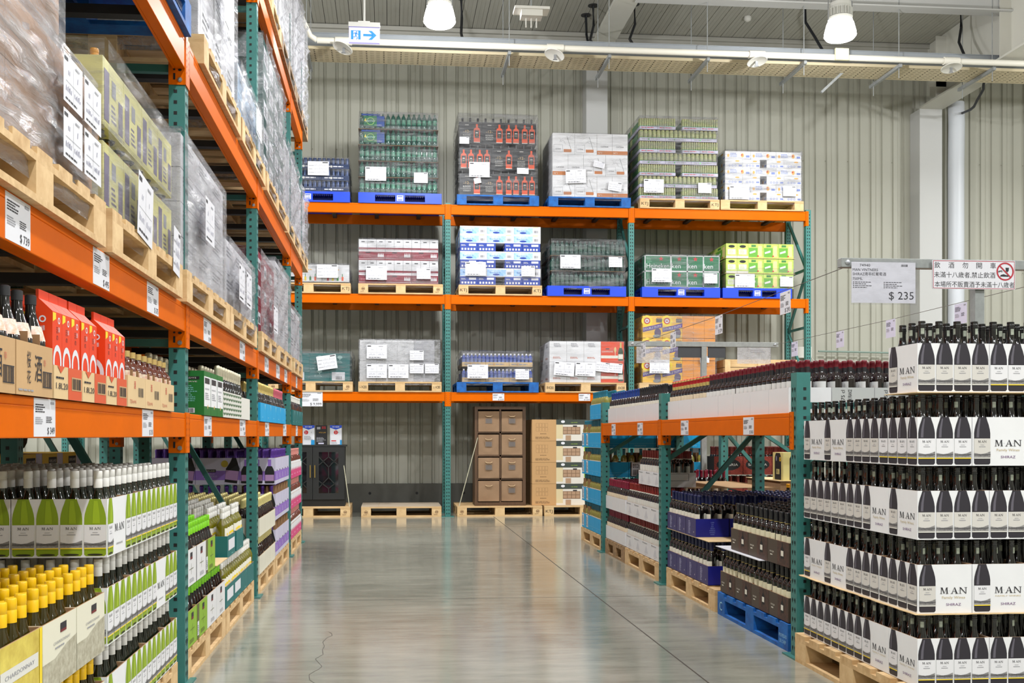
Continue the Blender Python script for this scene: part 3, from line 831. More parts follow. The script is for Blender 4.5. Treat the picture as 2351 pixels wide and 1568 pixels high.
bottle_kind('navy_capped_bottle', P_bord(), GL_DARK, cap_foil(0.226, 0.302), NAVYC, label=(0.1, 0.165, 0.0381), ring=(0.227, 0.233, 0.0172, GOLDF))
bottle_kind('white_ring_bottle', P_bord(), GL_DARK, cap_foil(0.238, 0.302), mat('capsule_brick', (126, 28, 22), 0.35), label=(0.1, 0.175, 0.0381), lm=OFFW, ring=(0.226, 0.239, 0.0172, LAB))
bottle_kind('crimson_capped_bottle', P_bord(), GL_DARK, cap_foil(0.228, 0.302), mat('capsule_crimson', (124, 14, 46), 0.35), label=(0.1, 0.17, 0.0381), lm=mat('label_cream', (224, 208, 180), 0.5))
bottle_kind('sake_bottle', P_sake(), GL_DARK, [(0.0175, 0.262), (0.0175, 0.288), (0.012, 0.291), (0, 0.291)], BLKCAP, label=(0.158, 0.2, 0.0442, 0.0318), lm=mat('sake_label', (232, 228, 222), 0.5, var=0.2, vs=60, col2=(214, 150, 110)), ring=(0.122, 0.136, 0.0478, PAPER), cat='sake bottle', seg=18)
bottle_kind('plum_wine_bottle', P_plum(), GL_AMBER, [(0.0168, 0.214), (0.0168, 0.24), (0, 0.241)], mat('gold_cap', (206, 176, 110), 0.35, metal=0.5), label=(0.085, 0.15, 0.0406), lm=mat('plum_label', (226, 226, 200), 0.5, var=0.3, vs=50, col2=(200, 120, 100)), seg=16)
bottle_kind('sparkling_wine_bottle', P_champ(), GL_DARK, cap_champ(0.195, 0.305), mat('silver_foil', (206, 198, 172), 0.35, metal=0.4, bump=0.2, bs=160))
bottle_kind('gold_foil_bottle', P_champ(), GL_DARK, cap_champ(0.205, 0.305), GOLDF, seg=12)
bottle_kind('pink_foil_bottle', P_champ(), GL_DARK, cap_champ(0.205, 0.305), mat('pink_foil', (196, 96, 112), 0.35, metal=0.3), seg=12)
bottle_kind('small_capped_bottle', P_bord(), GL_RED, cap_foil(0.24, 0.302), OFFW, seg=10, parts=False)
bottle_kind('sangria_bottle', P_slope(), GL_DARK, cap_foil(0.2, 0.3, 0.02), mat('sangria_label', (150, 54, 40), 0.5, var=0.7, vs=90, col2=(40, 20, 22)), parts=False, seg=10)
bottle_kind('gold_capped_bottle', P_bord(), GL_DARK, cap_foil(0.27, 0.302), mat('ochre_cap', (206, 140, 20), 0.35), parts=False, seg=10)
bottle_kind('port_bottle', P_bord(), GL_DARK, cap_foil(0.24, 0.302), BLKCAP, parts=False, seg=12)
bottle_kind('whisky_bottle', P_bord(), GL_DARK, cap_foil(0.24, 0.3), mat('whisky_cap', (26, 26, 30), 0.3), parts=False, seg=12, cat='whisky bottle')

# ================================================================ cartons that hold bottles
def glyph_MAN(m, fr, a, b, h, w, mt, l=3):
    """wide roman capitals with serifs"""
    def P(x, y): return (a + x * w, b + y * h)
    def q(*p): m.pol(fr, [P(*t) for t in p], mt, l)
    t = 0.06
    def ser(x0, x1, y): q((x0, y), (x1, y), (x1, y + t), (x0, y + t))
    # M 0..0.31
    q((0.03, 0), (0.05, 0), (0.065, 1), (0.04, 1)); q((0.04, 1), (0.09, 1), (0.165, 0.08), (0.14, 0)); q((0.145, 0), (0.165, 0.1), (0.25, 1), (0.23, 1)); q((0.225, 1), (0.27, 1), (0.285, 0), (0.24, 0))
    ser(0.0, 0.08, 0); ser(0.21, 0.31, 0); ser(0.015, 0.07, 1 - t); ser(0.24, 0.29, 1 - t)
    # A 0.39..0.67
    q((0.42, 0), (0.445, 0), (0.54, 1), (0.53, 1)); q((0.52, 1), (0.55, 1), (0.65, 0), (0.59, 0)); q((0.46, 0.32), (0.6, 0.32), (0.59, 0.39), (0.47, 0.39)); ser(0.39, 0.48, 0); ser(0.56, 0.68, 0)
    # N 0.7..1
    q((0.73, 0), (0.755, 0), (0.755, 1), (0.73, 1)); q((0.71, 1), (0.77, 1), (0.97, 0), (0.94, 0)); q((0.945, 0), (0.97, 0), (0.97, 1), (0.945, 1)); ser(0.7, 0.79, 0); ser(0.9, 1.0, 1 - t)
    for x in (0.348, 0.692): m.ell(fr, a + x * w, b + 0.45 * h, h * 0.04, h * 0.04, mt, l, 8)
SIL = [(0.42, 0), (0.5, 0.03), (0.5, 0.66), (0.47, 0.74), (0.4, 0.84), (0.31, 0.93), (0.25, 1.0)]
MANB = mat('print_bottle_dark', (40, 36, 44), 0.5)
MANH = mat('print_bottle_sheen', (92, 88, 98), 0.5)
MANG = mat('print_bottle_green', (132, 158, 22), 0.5)
MANGH = mat('print_bottle_green_light', (152, 178, 30), 0.5)
MANE = mat('print_bottle_base', (34, 34, 22), 0.5)
MANL1 = mat('print_label_grey', (204, 200, 194), 0.5)
MANL2 = mat('print_label_white', (222, 221, 224), 0.5)
HILL = mat('print_hill', (168, 165, 164), 0.5, var=0.5, vs=140, stretch=(1, 1, 3))
HILL2 = mat('print_hill_dark', (112, 110, 112), 0.5, var=0.5, vs=160, stretch=(1, 1, 3))
def man_bottle(m, fr, ac, h, bw, green, v2):
    y0 = 0.025 * h; sc = 0.975 * h
    B = MANG if green else MANB
    m.pol(fr, [(ac + x * bw, y0 + y * sc) for x, y in SIL] + [(ac - x * bw, y0 + y * sc) for x, y in reversed(SIL)], B, 1)
    Hh = MANGH if green else MANH
    s0, s1 = (-0.12, 0.22) if green else (-0.36, -0.2)
    m.pol(fr, [(ac + s0 * bw, 0.58 * h), (ac + s1 * bw, 0.58 * h), (ac + s1 * bw * 0.9, 0.75 * h), (ac + s1 * bw * 0.5, 0.97 * h), (ac + s0 * bw * 0.5, 0.97 * h), (ac + s0 * bw * 0.9, 0.75 * h)], Hh, 2)
    if green: m.ell(fr, ac, 0.05 * h, 0.36 * bw, 0.018 * h, MANE, 2, 12)
    l0, l1 = 0.155 * h, 0.56 * h
    m.rect(fr, ac - bw / 2, l0, ac + bw / 2, l1, MANL2 if (v2 or green) else MANL1, 2)
    m.pol(fr, [(ac - bw / 2, l0 + 0.02 * h), (ac + bw / 2, l0 + 0.02 * h), (ac + bw / 2, l0 + 0.14 * h), (ac + 0.2 * bw, l0 + 0.1 * h), (ac - 0.1 * bw, l0 + 0.085 * h), (ac - bw / 2, l0 + 0.11 * h)], HILL, 3)
    m.pol(fr, [(ac - bw / 2, l0 + 0.06 * h), (ac + bw * 0.3, l0 + 0.05 * h), (ac + bw / 2, l0 + 0.07 * h), (ac + bw / 2, l0 + 0.09 * h), (ac - bw / 2, l0 + 0.08 * h)], HILL2, 4)
    m.rect(fr, ac - bw / 2, l0 - 0.008 * h, ac + bw / 2, l0 + 0.012 * h, YEL if (v2 or green) else OFFW, 4)
    glyph_MAN(m, fr, ac - 0.26 * bw, 0.475 * h, 0.045 * h, 0.52 * bw, INK, 3)
    m.rect(fr, ac - 0.12 * bw, 0.425 * h, ac + 0.12 * bw, 0.432 * h, INKL, 3)
    m.rect(fr, ac - 0.2 * bw, 0.385 * h, ac + 0.2 * bw, 0.397 * h, INKL, 3)
def art_man(n, green=False, v2=False):
    def f(m, fr, w, h):
        p = w / n
        for i in range(n): man_bottle(m, fr, (i + 0.5) * p, h, p * 0.92, green, v2)
    return f
def art_man_end(green=False, v2=False, nb=1, bottle=True):
    def f(m, fr, w, h):
        p = 0.076 if w > 0.2 else w / 3
        if bottle:
            man_bottle(m, fr, 0.5 * p + 0.004, h, p * 0.92, green, v2)
        a0 = p + 0.02 if bottle else w * 0.25
        tw = w - a0 - 0.02
        glyph_MAN(m, fr, a0, 0.4 * h, 0.13 * h, tw, INK, 2)
        if v2: m.text(fr, 'FAMILY WINES', a0 + tw / 2, 0.33 * h, 0.03 * h, GOLDI, 2, w=tw * 0.95)
        elif not green: m.text(fr, 'Family Wines', a0 + tw / 2, 0.3 * h, 0.055 * h, GOLDI, 2, w=tw * 0.85)
        m.text(fr, 'CHENIN BLANC' if green else 'SHIRAZ', a0 + tw / 2, 0.155 * h, 0.055 * h if not green else 0.035 * h, PURPI if not green else INK, 2, w=tw * (0.55 if not green else 0.7))
    return f
def case(w, d, h, outer, front=None, side=None, sd='L', inner=KRAFTD, name='wine_carton', t=0.004, div=0.0, nx=3, ny=4, closed=False, tall=None):
    """open-topped carton; front art faces the camera side, side art the aisle (sd: which rack it stands in)"""
    m = MB()
    e = 0.0015
    x0, x1, y0, y1 = -w / 2 + e, w / 2 - e, -d / 2 + e, d / 2 - e
    if closed: m.box(x0, x1, y0, y1, 0, h, outer)
    else:
        m.poly([(x0, y0, 0.001), (x1, y0, 0.001), (x1, y1, 0.001), (x0, y1, 0.001)], inner)
        for a0, a1, b0, b1 in ((x0, x1, y0, y0 + t), (x0, x1, y1 - t, y1), (x0, x0 + t, y0 + t, y1 - t), (x1 - t, x1, y0 + t, y1 - t)):
            m.box(a0, a1, b0, b1, 0, h, outer, skip='t')
            m.poly([(a0, b0, h), (a1, b0, h), (a1, b1, h), (a0, b1, h)], inner)
        for q in ((x0 + t + .0003, y0 + t, x0 + t + .0003, y1 - t), (x1 - t - .0003, y0 + t, x1 - t - .0003, y1 - t)):
            m.poly([(q[0], q[1], 0), (q[2], q[3], 0), (q[2], q[3], h), (q[0], q[1], h)], inner)
        for yy in (y0 + t + .0003, y1 - t - .0003): m.poly([(x0 + t, yy, 0), (x1 - t, yy, 0), (x1 - t, yy, h), (x0 + t, yy, h)], inner)
    if front: front(m, Fr((x0, y0, 0), (1, 0, 0), (0, 0, 1)), x1 - x0, h)
    if side:
        if sd == 'L': side(m, Fr((x1, y0, 0), (0, 1, 0), (0, 0, 1)), y1 - y0, h)
        else: side(m, Fr((x0, y1, 0), (0, -1, 0), (0, 0, 1)), y1 - y0, h)
    o = m.obj(name)
    if div:
        dv = MB()
        for i in range(1, nx): dv.box(-w / 2 + w * i / nx - 0.0015, -w / 2 + w * i / nx + 0.0015, y0 + t, y1 - t, 0.002, div, KRAFTD)
        for j in range(1, ny): dv.box(x0 + t, x1 - t, -d / 2 + d * j / ny - 0.0015, -d / 2 + d * j / ny + 0.0015, 0.002, div, KRAFTD)
        q = dv.obj('divider'); q.parent = o
    return dict(o=o, w=w, d=d, h=h, nx=nx, ny=ny)
def put_case(c, x0, y0, z, kind=None, cl='', cg=None, bl=None, bg=None, face=0.0, rankf=None, only=None, cat='carton', base=0.002, jit=0.25):
    """carton with its min corner at x0, y0; rankf(i, j) -> draw rank of the bottle in column i, row j, None hides it among the stock, -1 leaves it out"""
    copy_thing(c['o'], (x0 + c['w'] / 2, y0 + c['d'] / 2, z), 0, cl, cg, cat)
    if kind:
        for i in range(c['nx']):
            for j in range(c['ny']):
                mg = BK[kind]['r'] + 0.0065
                x = x0 + mg + (c['w'] - 2 * mg) * i / max(1, c['nx'] - 1); y = y0 + mg + (c['d'] - 2 * mg) * j / max(1, c['ny'] - 1)
                r = rankf(x, y) if rankf else 0
                if r == -1: continue
                if r is None: hidden(kind, x, y, z + base); continue
                stand(kind, x + random.uniform(-.0015, .0015), y + random.uniform(-.0015, .0015), z + base, r + math.hypot(x, y), bl or cl, bg, face + random.uniform(-jit, jit))
def sheet(x0, x1, y0, y1, z, label, mt=KRAFT, group=None, curl=0.0):
    m = MB(); m.box(-(x1 - x0) / 2, (x1 - x0) / 2, -(y1 - y0) / 2, (y1 - y0) / 2, 0, 0.004, mt)
    o = m.obj('cardboard_sheet', loc=((x0 + x1) / 2, (y0 + y1) / 2, z)); return tag(o, label, 'cardboard sheet', group)

# ================================================================ pallets
PK = {}
def pallet(kind, w, d, x0, y0, z, label, stamp=None, group=None):
    """w along X, d along Y, min corner x0, y0"""
    key = (kind, round(w, 2), round(d, 2), stamp)
    if key not in PK:
        A, B = {'wood': (WOOD, WOOD2), 'worn': (WOODD, WOODD), 'bluewood': (BLUEW, BLUEW), 'plastic': (BLUEP, BLUEP)}[kind]
        r = empty('pallet')
        tag(r, label, 'pallet')
        if kind == 'plastic':
            m = MB(); m.box(-w / 2, w / 2, -d / 2, d / 2, 0.118, 0.15, A); m.box(-w / 2, w / 2, -d / 2, d / 2, 0, 0.022, A)
            for s in (-1, 1):
                m.box(-w / 2, -w / 2 + 0.24, s * d / 2 - 0.12 * (s > 0), s * d / 2 + 0.12 * (s < 0), 0.022, 0.118, A); m.box(w / 2 - 0.24, w / 2, s * d / 2 - 0.12 * (s > 0), s * d / 2 + 0.12 * (s < 0), 0.022, 0.118, A); m.box(-0.07, 0.07, s * d / 2 - 0.12 * (s > 0), s * d / 2 + 0.12 * (s < 0), 0.022, 0.118, A)
            m.box(-w / 2, -w / 2 + 0.1, -0.08, 0.08, 0.022, 0.118, A); m.box(w / 2 - 0.1, w / 2, -0.08, 0.08, 0.022, 0.118, A)
            m.obj('frame', r)
            m = MB(); m.box(-w / 2 + 0.05, w / 2 - 0.05, -0.35 * d, -0.33 * d, 0.022, 0.118, BLUED)  # dark backing sheet stands for the shade behind the ribs
            k = -w / 2 + 0.26
            while k < w / 2 - 0.25:
                m.box(k, k + 0.006, -d / 2 + 0.02, -0.33 * d, 0.09, 0.118, BLUED); k += 0.03
            m.obj('inner_ribs', r)
            m = MB(); f = Fr((-0.045, -d / 2, 0.035), (1, 0, 0), (0, 0, 1), 0.001); m.rect(f, 0, 0, 0.09, 0.08, PAPER); m.text(f, 'TYM', 0.045, 0.026, 0.022, BLUE, 2, w=0.06); m.rect(f, 0.012, 0.008, 0.078, 0.02, BLUE, 2); m.rect(f, 0.01, 0.058, 0.08, 0.07, BLUE, 2)
            m.obj('maker_mark', r)
        else:
            rd = random.Random(w * 7 + d)
            m = MB(); n = 7; bw = 0.125 if d > 1 else 0.1
            for i in range(n):
                y = -d / 2 + (d - bw) * i / (n - 1); m.box(-w / 2, w / 2, y, y + bw, 0.128, 0.148, A)
            m.obj('top_boards', r)
            m = MB()
            for x in (-w / 2, -0.07, w / 2 - 0.14): m.box(x, x + 0.14, -d / 2, d / 2, 0.108, 0.128, A)
            m.obj('stringer_boards', r)
            for ix, x in enumerate((-w / 2, -0.07, w / 2 - 0.14)):
                for y in (-d / 2, -0.07, d / 2 - 0.14):
                    m = MB(); m.box(x, x + 0.14, y, y + 0.14, 0.02, 0.108, B)
                    if stamp and y == -d / 2 and ix != 1:
                        f = Fr((x, y, 0.02), (1, 0, 0), (0, 0, 1), 0.001)
                        if stamp == 'ring': m.ring(f, 0.07, 0.052, 0.024, 0.005, mat('stamp_ink', (96, 60, 34), 0.8)); m.rect(f, 0.055, 0.046, 0.085, 0.058, mat('stamp_ink', (96, 60, 34), 0.8), 1); m.bars(f, 0.03, 0.008, 0.11, 0.02, 1, mat('stamp_ink', (96, 60, 34), 0.8), 1)
                        elif stamp == 'C':
                            if ix == 0: pass
                        else: m.text(f, stamp, 0.07, 0.03, 0.045, mat('stamp_black', (44, 34, 26), 0.8), 1, w=0.1)
                    m.obj('block', r)
            m = MB()
            for x in (-w / 2, -0.07, w / 2 - 0.14): m.box(x, x + 0.14, -d / 2 + 0.12, -0.06, 0, 0.02, A); m.box(x, x + 0.14, 0.06, d / 2 - 0.12, 0, 0.02, A)
            for y in (-d / 2, -0.06, d / 2 - 0.12): m.box(-w / 2, w / 2, y, y + 0.12, 0, 0.02, A)
            m.obj('base_boards', r)
        PK[key] = r
    return copy_thing(PK[key], (x0 + w / 2, y0 + d / 2, z), 0, label, group, 'pallet')
# ================================================================ stock in the side rack (low level)
def near(x0, y0, sx, d=0.165):
    """bottle rows that show between two layers: within two rows of the front or of the aisle face"""
    def f(x, y):
        if y < y0 + d or (x0 - x) * sx < d and (x0 - x) * sx > -0.5: return 0
        return None
    return f
def drop(f):
    def g(x, y):
        r = f(x, y)
        return -1 if r is None else r
    return g
XL = -0.96
pallet('wood', 1.08, 1.18, -2.04, 3.59, 0, 'pale wooden pallet under the chenin blanc carton stack')
pallet('wood', 1.0, 1.2, -1.96, 2.33, 0, 'pale wooden pallet under the yellow-capped chardonnay stack')
# chenin blanc stack, three layers
cl4 = case(0.245, 0.335, 0.2, WHITE, art_man(3, True), art_man(4, True), nx=3, ny=4, name='chenin_carton')
ce = case(0.32, 0.245, 0.2, WHITE, art_man(4, True), art_man_end(True), nx=4, ny=3, name='chenin_carton')
c3 = case(0.32, 0.245, 0.2, WHITE, art_man(4, True), art_man(3, True), nx=4, ny=3, name='chenin_carton')
GB = 'chenin bottles standing in their cartons'
for L, order in enumerate(((ce, cl4, cl4, c3), (cl4, cl4, ce, c3), (ce, c3, cl4, cl4))):
    z = 0.153 + 0.305 * L
    y = 3.6
    top = L == 2
    rf = (lambda x, y_: 0) if top else near(XL, 3.6, 1)
    lw = layer_word(L, 3)
    for n, c in enumerate(order):
        put_case(c, XL - c['w'], y, z, 'chenin_blanc_bottle', 'chenin carton with green bottle pictures, %s layer, %s from its front corner' % (lw, ORD[n]), None, 'white-capped dark bottle in the %s layer of the chenin blanc stack' % lw, GB + ', ' + lw + ' layer', PI / 2, rf)
        if n == 0 or top or True:
            x = XL - c['w']
            k = 0
            while x > XL - 1.02:
                k += 1
                cc = c3 if c['d'] < 0.3 else cl4
                x -= cc['w']
                if x < XL - 1.12: break
                if not (n == 0 or top): 
                    continue
                put_case(cc, x, y, z, 'chenin_blanc_bottle', 'chenin blanc carton, %s layer, %s row back, %s in from the aisle' % (lw, ORD[n], ORD[k]), None, 'white-capped dark bottle in the %s layer of the chenin blanc stack' % lw, GB + ', ' + lw + ' layer', PI / 2, rf)
        y += c['d']
# yellow capped chardonnay, two layers
def art_sketch(logo=True):
    SK = mat('sketch_print', (196, 192, 172), 0.6, var=0.28, vs=42, stretch=(1, 1, 1), col2=(150, 142, 120))
    def f(m, fr, w, h):
        m.rect(fr, 0, 0, w, h * 0.42, SK); m.pol(fr, [(w * 0.35, h * 0.42), (w, h * 0.42), (w, h * 0.6), (w * 0.7, h * 0.55)], SK)
        if logo:
            m.rect(fr, w * 0.5, h * 0.8, w * 0.68, h * 0.9, INK, 2); m.rect(fr, w * 0.5, h * 0.76, w * 0.68, h * 0.8, mat('logo_maroon', (110, 30, 36), 0.5), 2)
            m.text(fr, 'CHARDONNAY', w * 0.55, h * 0.62, h * 0.045, INKL, 2, w=w * 0.5); m.bars(fr, w * 0.35, h * 0.54, w * 0.75, h * 0.59, 1, INKL)
    return f
def art_wheat(m, fr, w, h):
    Y2 = mat('wheat_print', (226, 208, 96), 0.5, var=0.25, vs=14, col2=(186, 160, 60))
    m.rect(fr, 0, 0, w, h, Y2); m.rect(fr, 0, h * 0.48, w * 0.9, h * 0.68, OFFW, 2); m.text(fr, 'CHARDONNAY', w * 0.45, h * 0.55, h * 0.06, INKL, 3, w=w * 0.7)
    m.rect(fr, w * 0.93, 0, w, h, YEL, 3); m.rect(fr, w * 0.62, 0.02 * h, w * 0.88, h * 0.2, PAPER, 2); m.rect(fr, w * 0.7, h * 0.08, w * 0.84, h * 0.12, mat('logo_maroon', (110, 30, 36), 0.5), 3)
ck = case(0.245, 0.31, 0.196, mat('ivory_card', (220, 216, 196), 0.55), art_sketch(False), art_sketch(), nx=3, ny=4, name='chardonnay_carton')
cy = case(0.245, 0.31, 0.196, mat('ivory_card', (220, 216, 196), 0.55), art_wheat, art_wheat, nx=3, ny=4, name='chardonnay_carton')
for L in range(2):
    for n in range(4):
        for k in range(3 if L else 1):
            put_case((cy if n == 2 else ck) if k == 0 else ck, XL - 0.245 * (k + 1), 3.26 - 0.315 * n, 0.153 + 0.3 * L, 'chardonnay_bottle', '%s chardonnay carton, %s layer, %s away from the chenin stack%s' % ('yellow wheat printed' if (n == 2 and k == 0) else 'ivory sketch printed', 'top' if L else 'lower', ORD[n], ', %s row in' % ORD[k] if k else ''), None, 'chardonnay bottle with yellow screw cap, %s layer of its stack' % ('top' if L else 'lower'), 'yellow-capped chardonnay bottles, ' + ('top' if L else 'lower') + ' layer', PI / 2, (lambda x, y: 0) if L else drop(near(XL, 2.0, 1)))
# lime capped bottles
pallet('wood', 1.0, 1.19, -1.96, 4.96, 0, 'wooden pallet under the lime green and white wine cartons')
LIME = mat('lime_card', (132, 172, 40), 0.5)
OLIVE = mat('olive_strip', (92, 92, 50), 0.6)
def art_house(lime):
    def f(m, fr, w, h):
        if lime: m.rect(fr, 0, 0, w * 0.2, h, OLIVE); m.rect(fr, w * 0.02, h * 0.1, w * 0.17, h * 0.5, PAPER, 2); m.bars(fr, w * 0.04, h * 0.14, w * 0.15, h * 0.4, 5, INK, 3)
        a = w * 0.6 if lime else w * 0.5
        m.rect(fr, a - 0.026, h * 0.78, a + 0.026, h * 0.9, INK, 2); m.rect(fr, a - 0.026, h * 0.71, a + 0.026, h * 0.78, mat('logo_maroon', (110, 30, 36), 0.5), 2)
        m.line(fr, a, h * 0.3, a, h * 0.6, 0.003, OLIVE, 2); m.line(fr, a - 0.05, h * 0.45, a + 0.05, h * 0.45, 0.003, OLIVE, 2); m.bars(fr, w * 0.35, h * 0.08, w * 0.85, h * 0.2, 3, OLIVE if lime else INKL, 2)
    return f
cw = case(0.245, 0.29, 0.178, WHITEG, None, art_house(False), name='white_wine_carton', nx=3, ny=4)
cg = case(0.245, 0.29, 0.178, LIME, None, art_house(True), name='lime_wine_carton', nx=3, ny=4)
for n, c in enumerate((cg, cg, cw, cw)): put_case(c, XL - 0.245, 4.955 + 0.296 * n, 0.153, 'lime_capped_bottle', '%s wine carton in the lower layer, %s from the near green post' % ('lime green' if c is cg else 'plain white', ORD[n]), None, 'dark bottle with lime green cap in the lower layer beside the post', 'lime-capped bottles, lower layer', PI / 2, lambda x, y: 0)
for n, c in enumerate((cw, cw, cg)): put_case(c, XL - 0.245, 4.955 + 0.272 * n, 0.45, 'lime_capped_bottle', '%s wine carton in the upper layer, %s from the near green post' % ('lime green' if c is cg else 'plain white', ORD[n]), None, 'dark bottle with lime green cap in the upper layer beside the post', 'lime-capped bottles, upper layer', PI / 2, lambda x, y: 0)
sheet(XL - 0.28, XL + 0.01, 5.78, 6.16, 0.455, 'curled pale cardboard sheet between lime and teal wine cartons', KRAFTL)
# teal cartons with white capped sauvignon blanc
pallet('wood', 1.0, 1.25, -1.96, 6.17, 0, 'wooden pallet under the teal sauvignon blanc cartons', 'ring')
TEALC = mat('teal_card', (18, 104, 104), 0.5)
TEALP = mat('teal_print', (110, 176, 170), 0.5)
def art_teal_front(m, fr, w, h): m.ring(fr, w * 0.5, h * 0.78, h * 0.22, 0.003, TEALP, 2); m.line(fr, w * .4, h * .85, w * .5, h * .7, .003, TEALP, 2); m.line(fr, w * .6, h * .85, w * .5, h * .7, .003, TEALP, 2)
def art_teal(lab):
    def f(m, fr, w, h):
        if lab: m.rect(fr, w * 0.12, h * 0.3, w * 0.9, h * 0.8, PAPER, 2)
        else: m.line(fr, w * .6, h * .8, w * .7, h * .95, .003, TEALP, 2); m.line(fr, w * .8, h * .8, w * .7, h * .95, .003, TEALP, 2)
        m.bars(fr, w * 0.5, h * 0.06, w * 0.8, h * 0.14, 1, TEALP)
    return f
ct = [case(0.245, 0.312, 0.13, TEALC, art_teal_front, art_teal(l), name='teal_wine_carton', nx=3, ny=4) for l in (True, False)]
SG = 'white-capped sauvignon bottles'
for n in range(4): put_case(ct[0 if n < 2 else 1], XL - 0.245, 6.17 + 0.312 * n, 0.153, 'sauvignon_blanc_bottle', 'teal wine carton in the lower layer, %s along from the lime cartons' % ORD[n], None, 'green wine bottle with white cap, lower layer of teal cartons', SG + ', lower layer', PI / 2, lambda x, y: 0)
for n in range(2): put_case(ct[n], XL - 0.245, 6.22 + 0.36 * n, 0.448, 'sauvignon_blanc_bottle', 'teal wine carton in the upper layer, %s' % ('with white label and round crest' if n == 0 else 'next to the green rack post'), None, 'green wine bottle with white cap in the upper teal cartons', SG + ', upper layer', PI / 2, lambda x, y: 0)
for k in range(3):
    for n in range(7): put_case(ct[1], XL - 0.245 * (k + 2) - 0.02, 5.2 + 0.312 * n, 0.443, 'sauvignon_blanc_bottle', 'teal carton behind the lime and teal front cartons, %s row in, %s along' % (ORD[k + 1], ORD[n]), None, 'green wine bottle with grey-white cap in the rows behind the lime cartons', SG + ', rear rows', PI / 2, lambda x, y: 0)
for y_, w_ in ((4.98, 'lime'), (6.19, 'teal')):
    m = MB(); m.box(0, 0.74, 0, 1.18, 0, 0.288, KRAFTD); tag(m.obj('bulk_carton', loc=(-1.96, y_, 0.15)), 'closed brown carton base under rear bottle rows behind the %s cartons' % w_, 'carton')
# cava in cream cartons
pallet('wood', 1.0, 1.12, -1.96, 7.66, 0, 'wooden pallet under the cream cava cartons')
def art_cream(m, fr, w, h):
    for i in range(7): m.line(fr, w * (i + 0.5) / 7, h * 0.2, w * (i + 0.6) / 7, h * 0.85, 0.002, mat('cream_line', (184, 178, 158), 0.6), 1)
cc = case(0.27, 0.35, 0.137, mat('cream_card', (216, 212, 194), 0.6), art_cream, art_cream, name='cream_wine_carton', nx=3, ny=4)
for L in range(2):
    for n in range(3):
        for k in range(3 if L else 1): put_case(cc, XL - 0.27 * (k + 1) + 0.01, 7.66 + 0.352 * n, 0.152 + 0.3 * L - 0.02 * L, 'cava_bottle', 'cream cava carton, %s layer, %s past the green post%s' % ('upper' if L else 'lower', ORD[n], ', %s row in' % ORD[k] if k else ''), None, 'dark cava bottle with pale gold foil, %s layer' % ('upper' if L else 'lower'), 'gold-foiled cava bottles, ' + ('upper' if L else 'lower'), 0, lambda x, y: 0)
# prosecco
pallet('wood', 1.04, 1.18, -2.0, 8.82, 0, 'wooden pallet under the lilac prosecco cartons', 'ring')
LILAC = mat('lilac_card', (196, 192, 214), 0.5)
LIL2 = mat('lilac_band', (140, 104, 190), 0.5)
def tiny_bottle(m, fr, a, b, h, w, body, lab, cap, l=2):
    m.pol(fr, [(a + x * w, b + y * h * 0.72) for x, y in SIL] + [(a - x * w, b + y * h * 0.72) for x, y in reversed(SIL)], body, l)
    m.rect(fr, a - w * 0.17, b + h * 0.7, a + w * 0.17, b + h, cap, l); m.rect(fr, a - w * 0.46, b + h * 0.1, a + w * 0.46, b + h * 0.36, lab, l + 1)
def art_pro3(m, fr, w, h):
    m.rect(fr, 0, h * 0.15, w, h * 0.5, LIL2)
    for i in range(3): tiny_bottle(m, fr, w * (i + 0.5) / 3, h * 0.04, h * 0.9, w * 0.27, BLACK, mat('lilac_label', (168, 130, 176), 0.5), LIL2)
def art_prob(m, fr, w, h):
    m.rect(fr, 0, h * 0.17, w, h * 0.52, LIL2)
    m.rect(fr, w * 0.2, h * 0.46, w * 0.46, h * 0.57, BLACK, 3); m.text(fr, 'KIRKLAND', w * 0.33, h * 0.49, h * 0.05, OFFW, 5, w=w * 0.22)
    m.text(fr, 'ASOLO', w * 0.33, h * 0.37, h * 0.06, LILAC, 2, w=w * 0.2); m.text(fr, 'PROSECCO', w * 0.33, h * 0.28, h * 0.06, LILAC, 2, w=w * 0.32); m.bars(fr, w * 0.2, h * 0.19, w * 0.46, h * 0.25, 1, LILAC)
    m.pol(fr, [(w * 0.66 + x * w, h * y) for x, y in ((0, 0.1), (0.28, 0.04), (0.34, 0.6), (0.29, 0.85), (0.26, 1.0), (0.17, 1.0), (0.13, 0.85), (0.03, 0.6))], BLACK, 2)
    m.pol(fr, [(w * 0.66 + x * w, h * y) for x, y in ((0.01, 0.2), (0.29, 0.14), (0.32, 0.5), (0.03, 0.55))], mat('lilac_label', (168, 130, 176), 0.5), 3); m.ell(fr, w * 0.66, h * 0.78, h * 0.13, h * 0.13, mat('gold_medal', (186, 164, 60), 0.5), 4)
def art_pros(m, fr, w, h):
    m.rect(fr, 0, h * 0.15, w, h * 0.5, LIL2); m.rect(fr, w * 0.4, h * 0.5, w * 0.6, h * 0.55, BLACK, 2); m.bars(fr, w * 0.35, h * 0.2, w * 0.65, h * 0.4, 4, LILAC)
pa = case(0.3, 0.232, 0.225, LILAC, art_pro3, art_pros, name='prosecco_carton', nx=4, ny=3)
pb = case(0.37, 0.232, 0.225, LILAC, art_prob, None, name='prosecco_carton', nx=5, ny=3)
pd = case(0.3, 0.232, 0.225, LILAC, art_prob, art_pros, name='prosecco_carton', nx=4, ny=3, div=0.29)
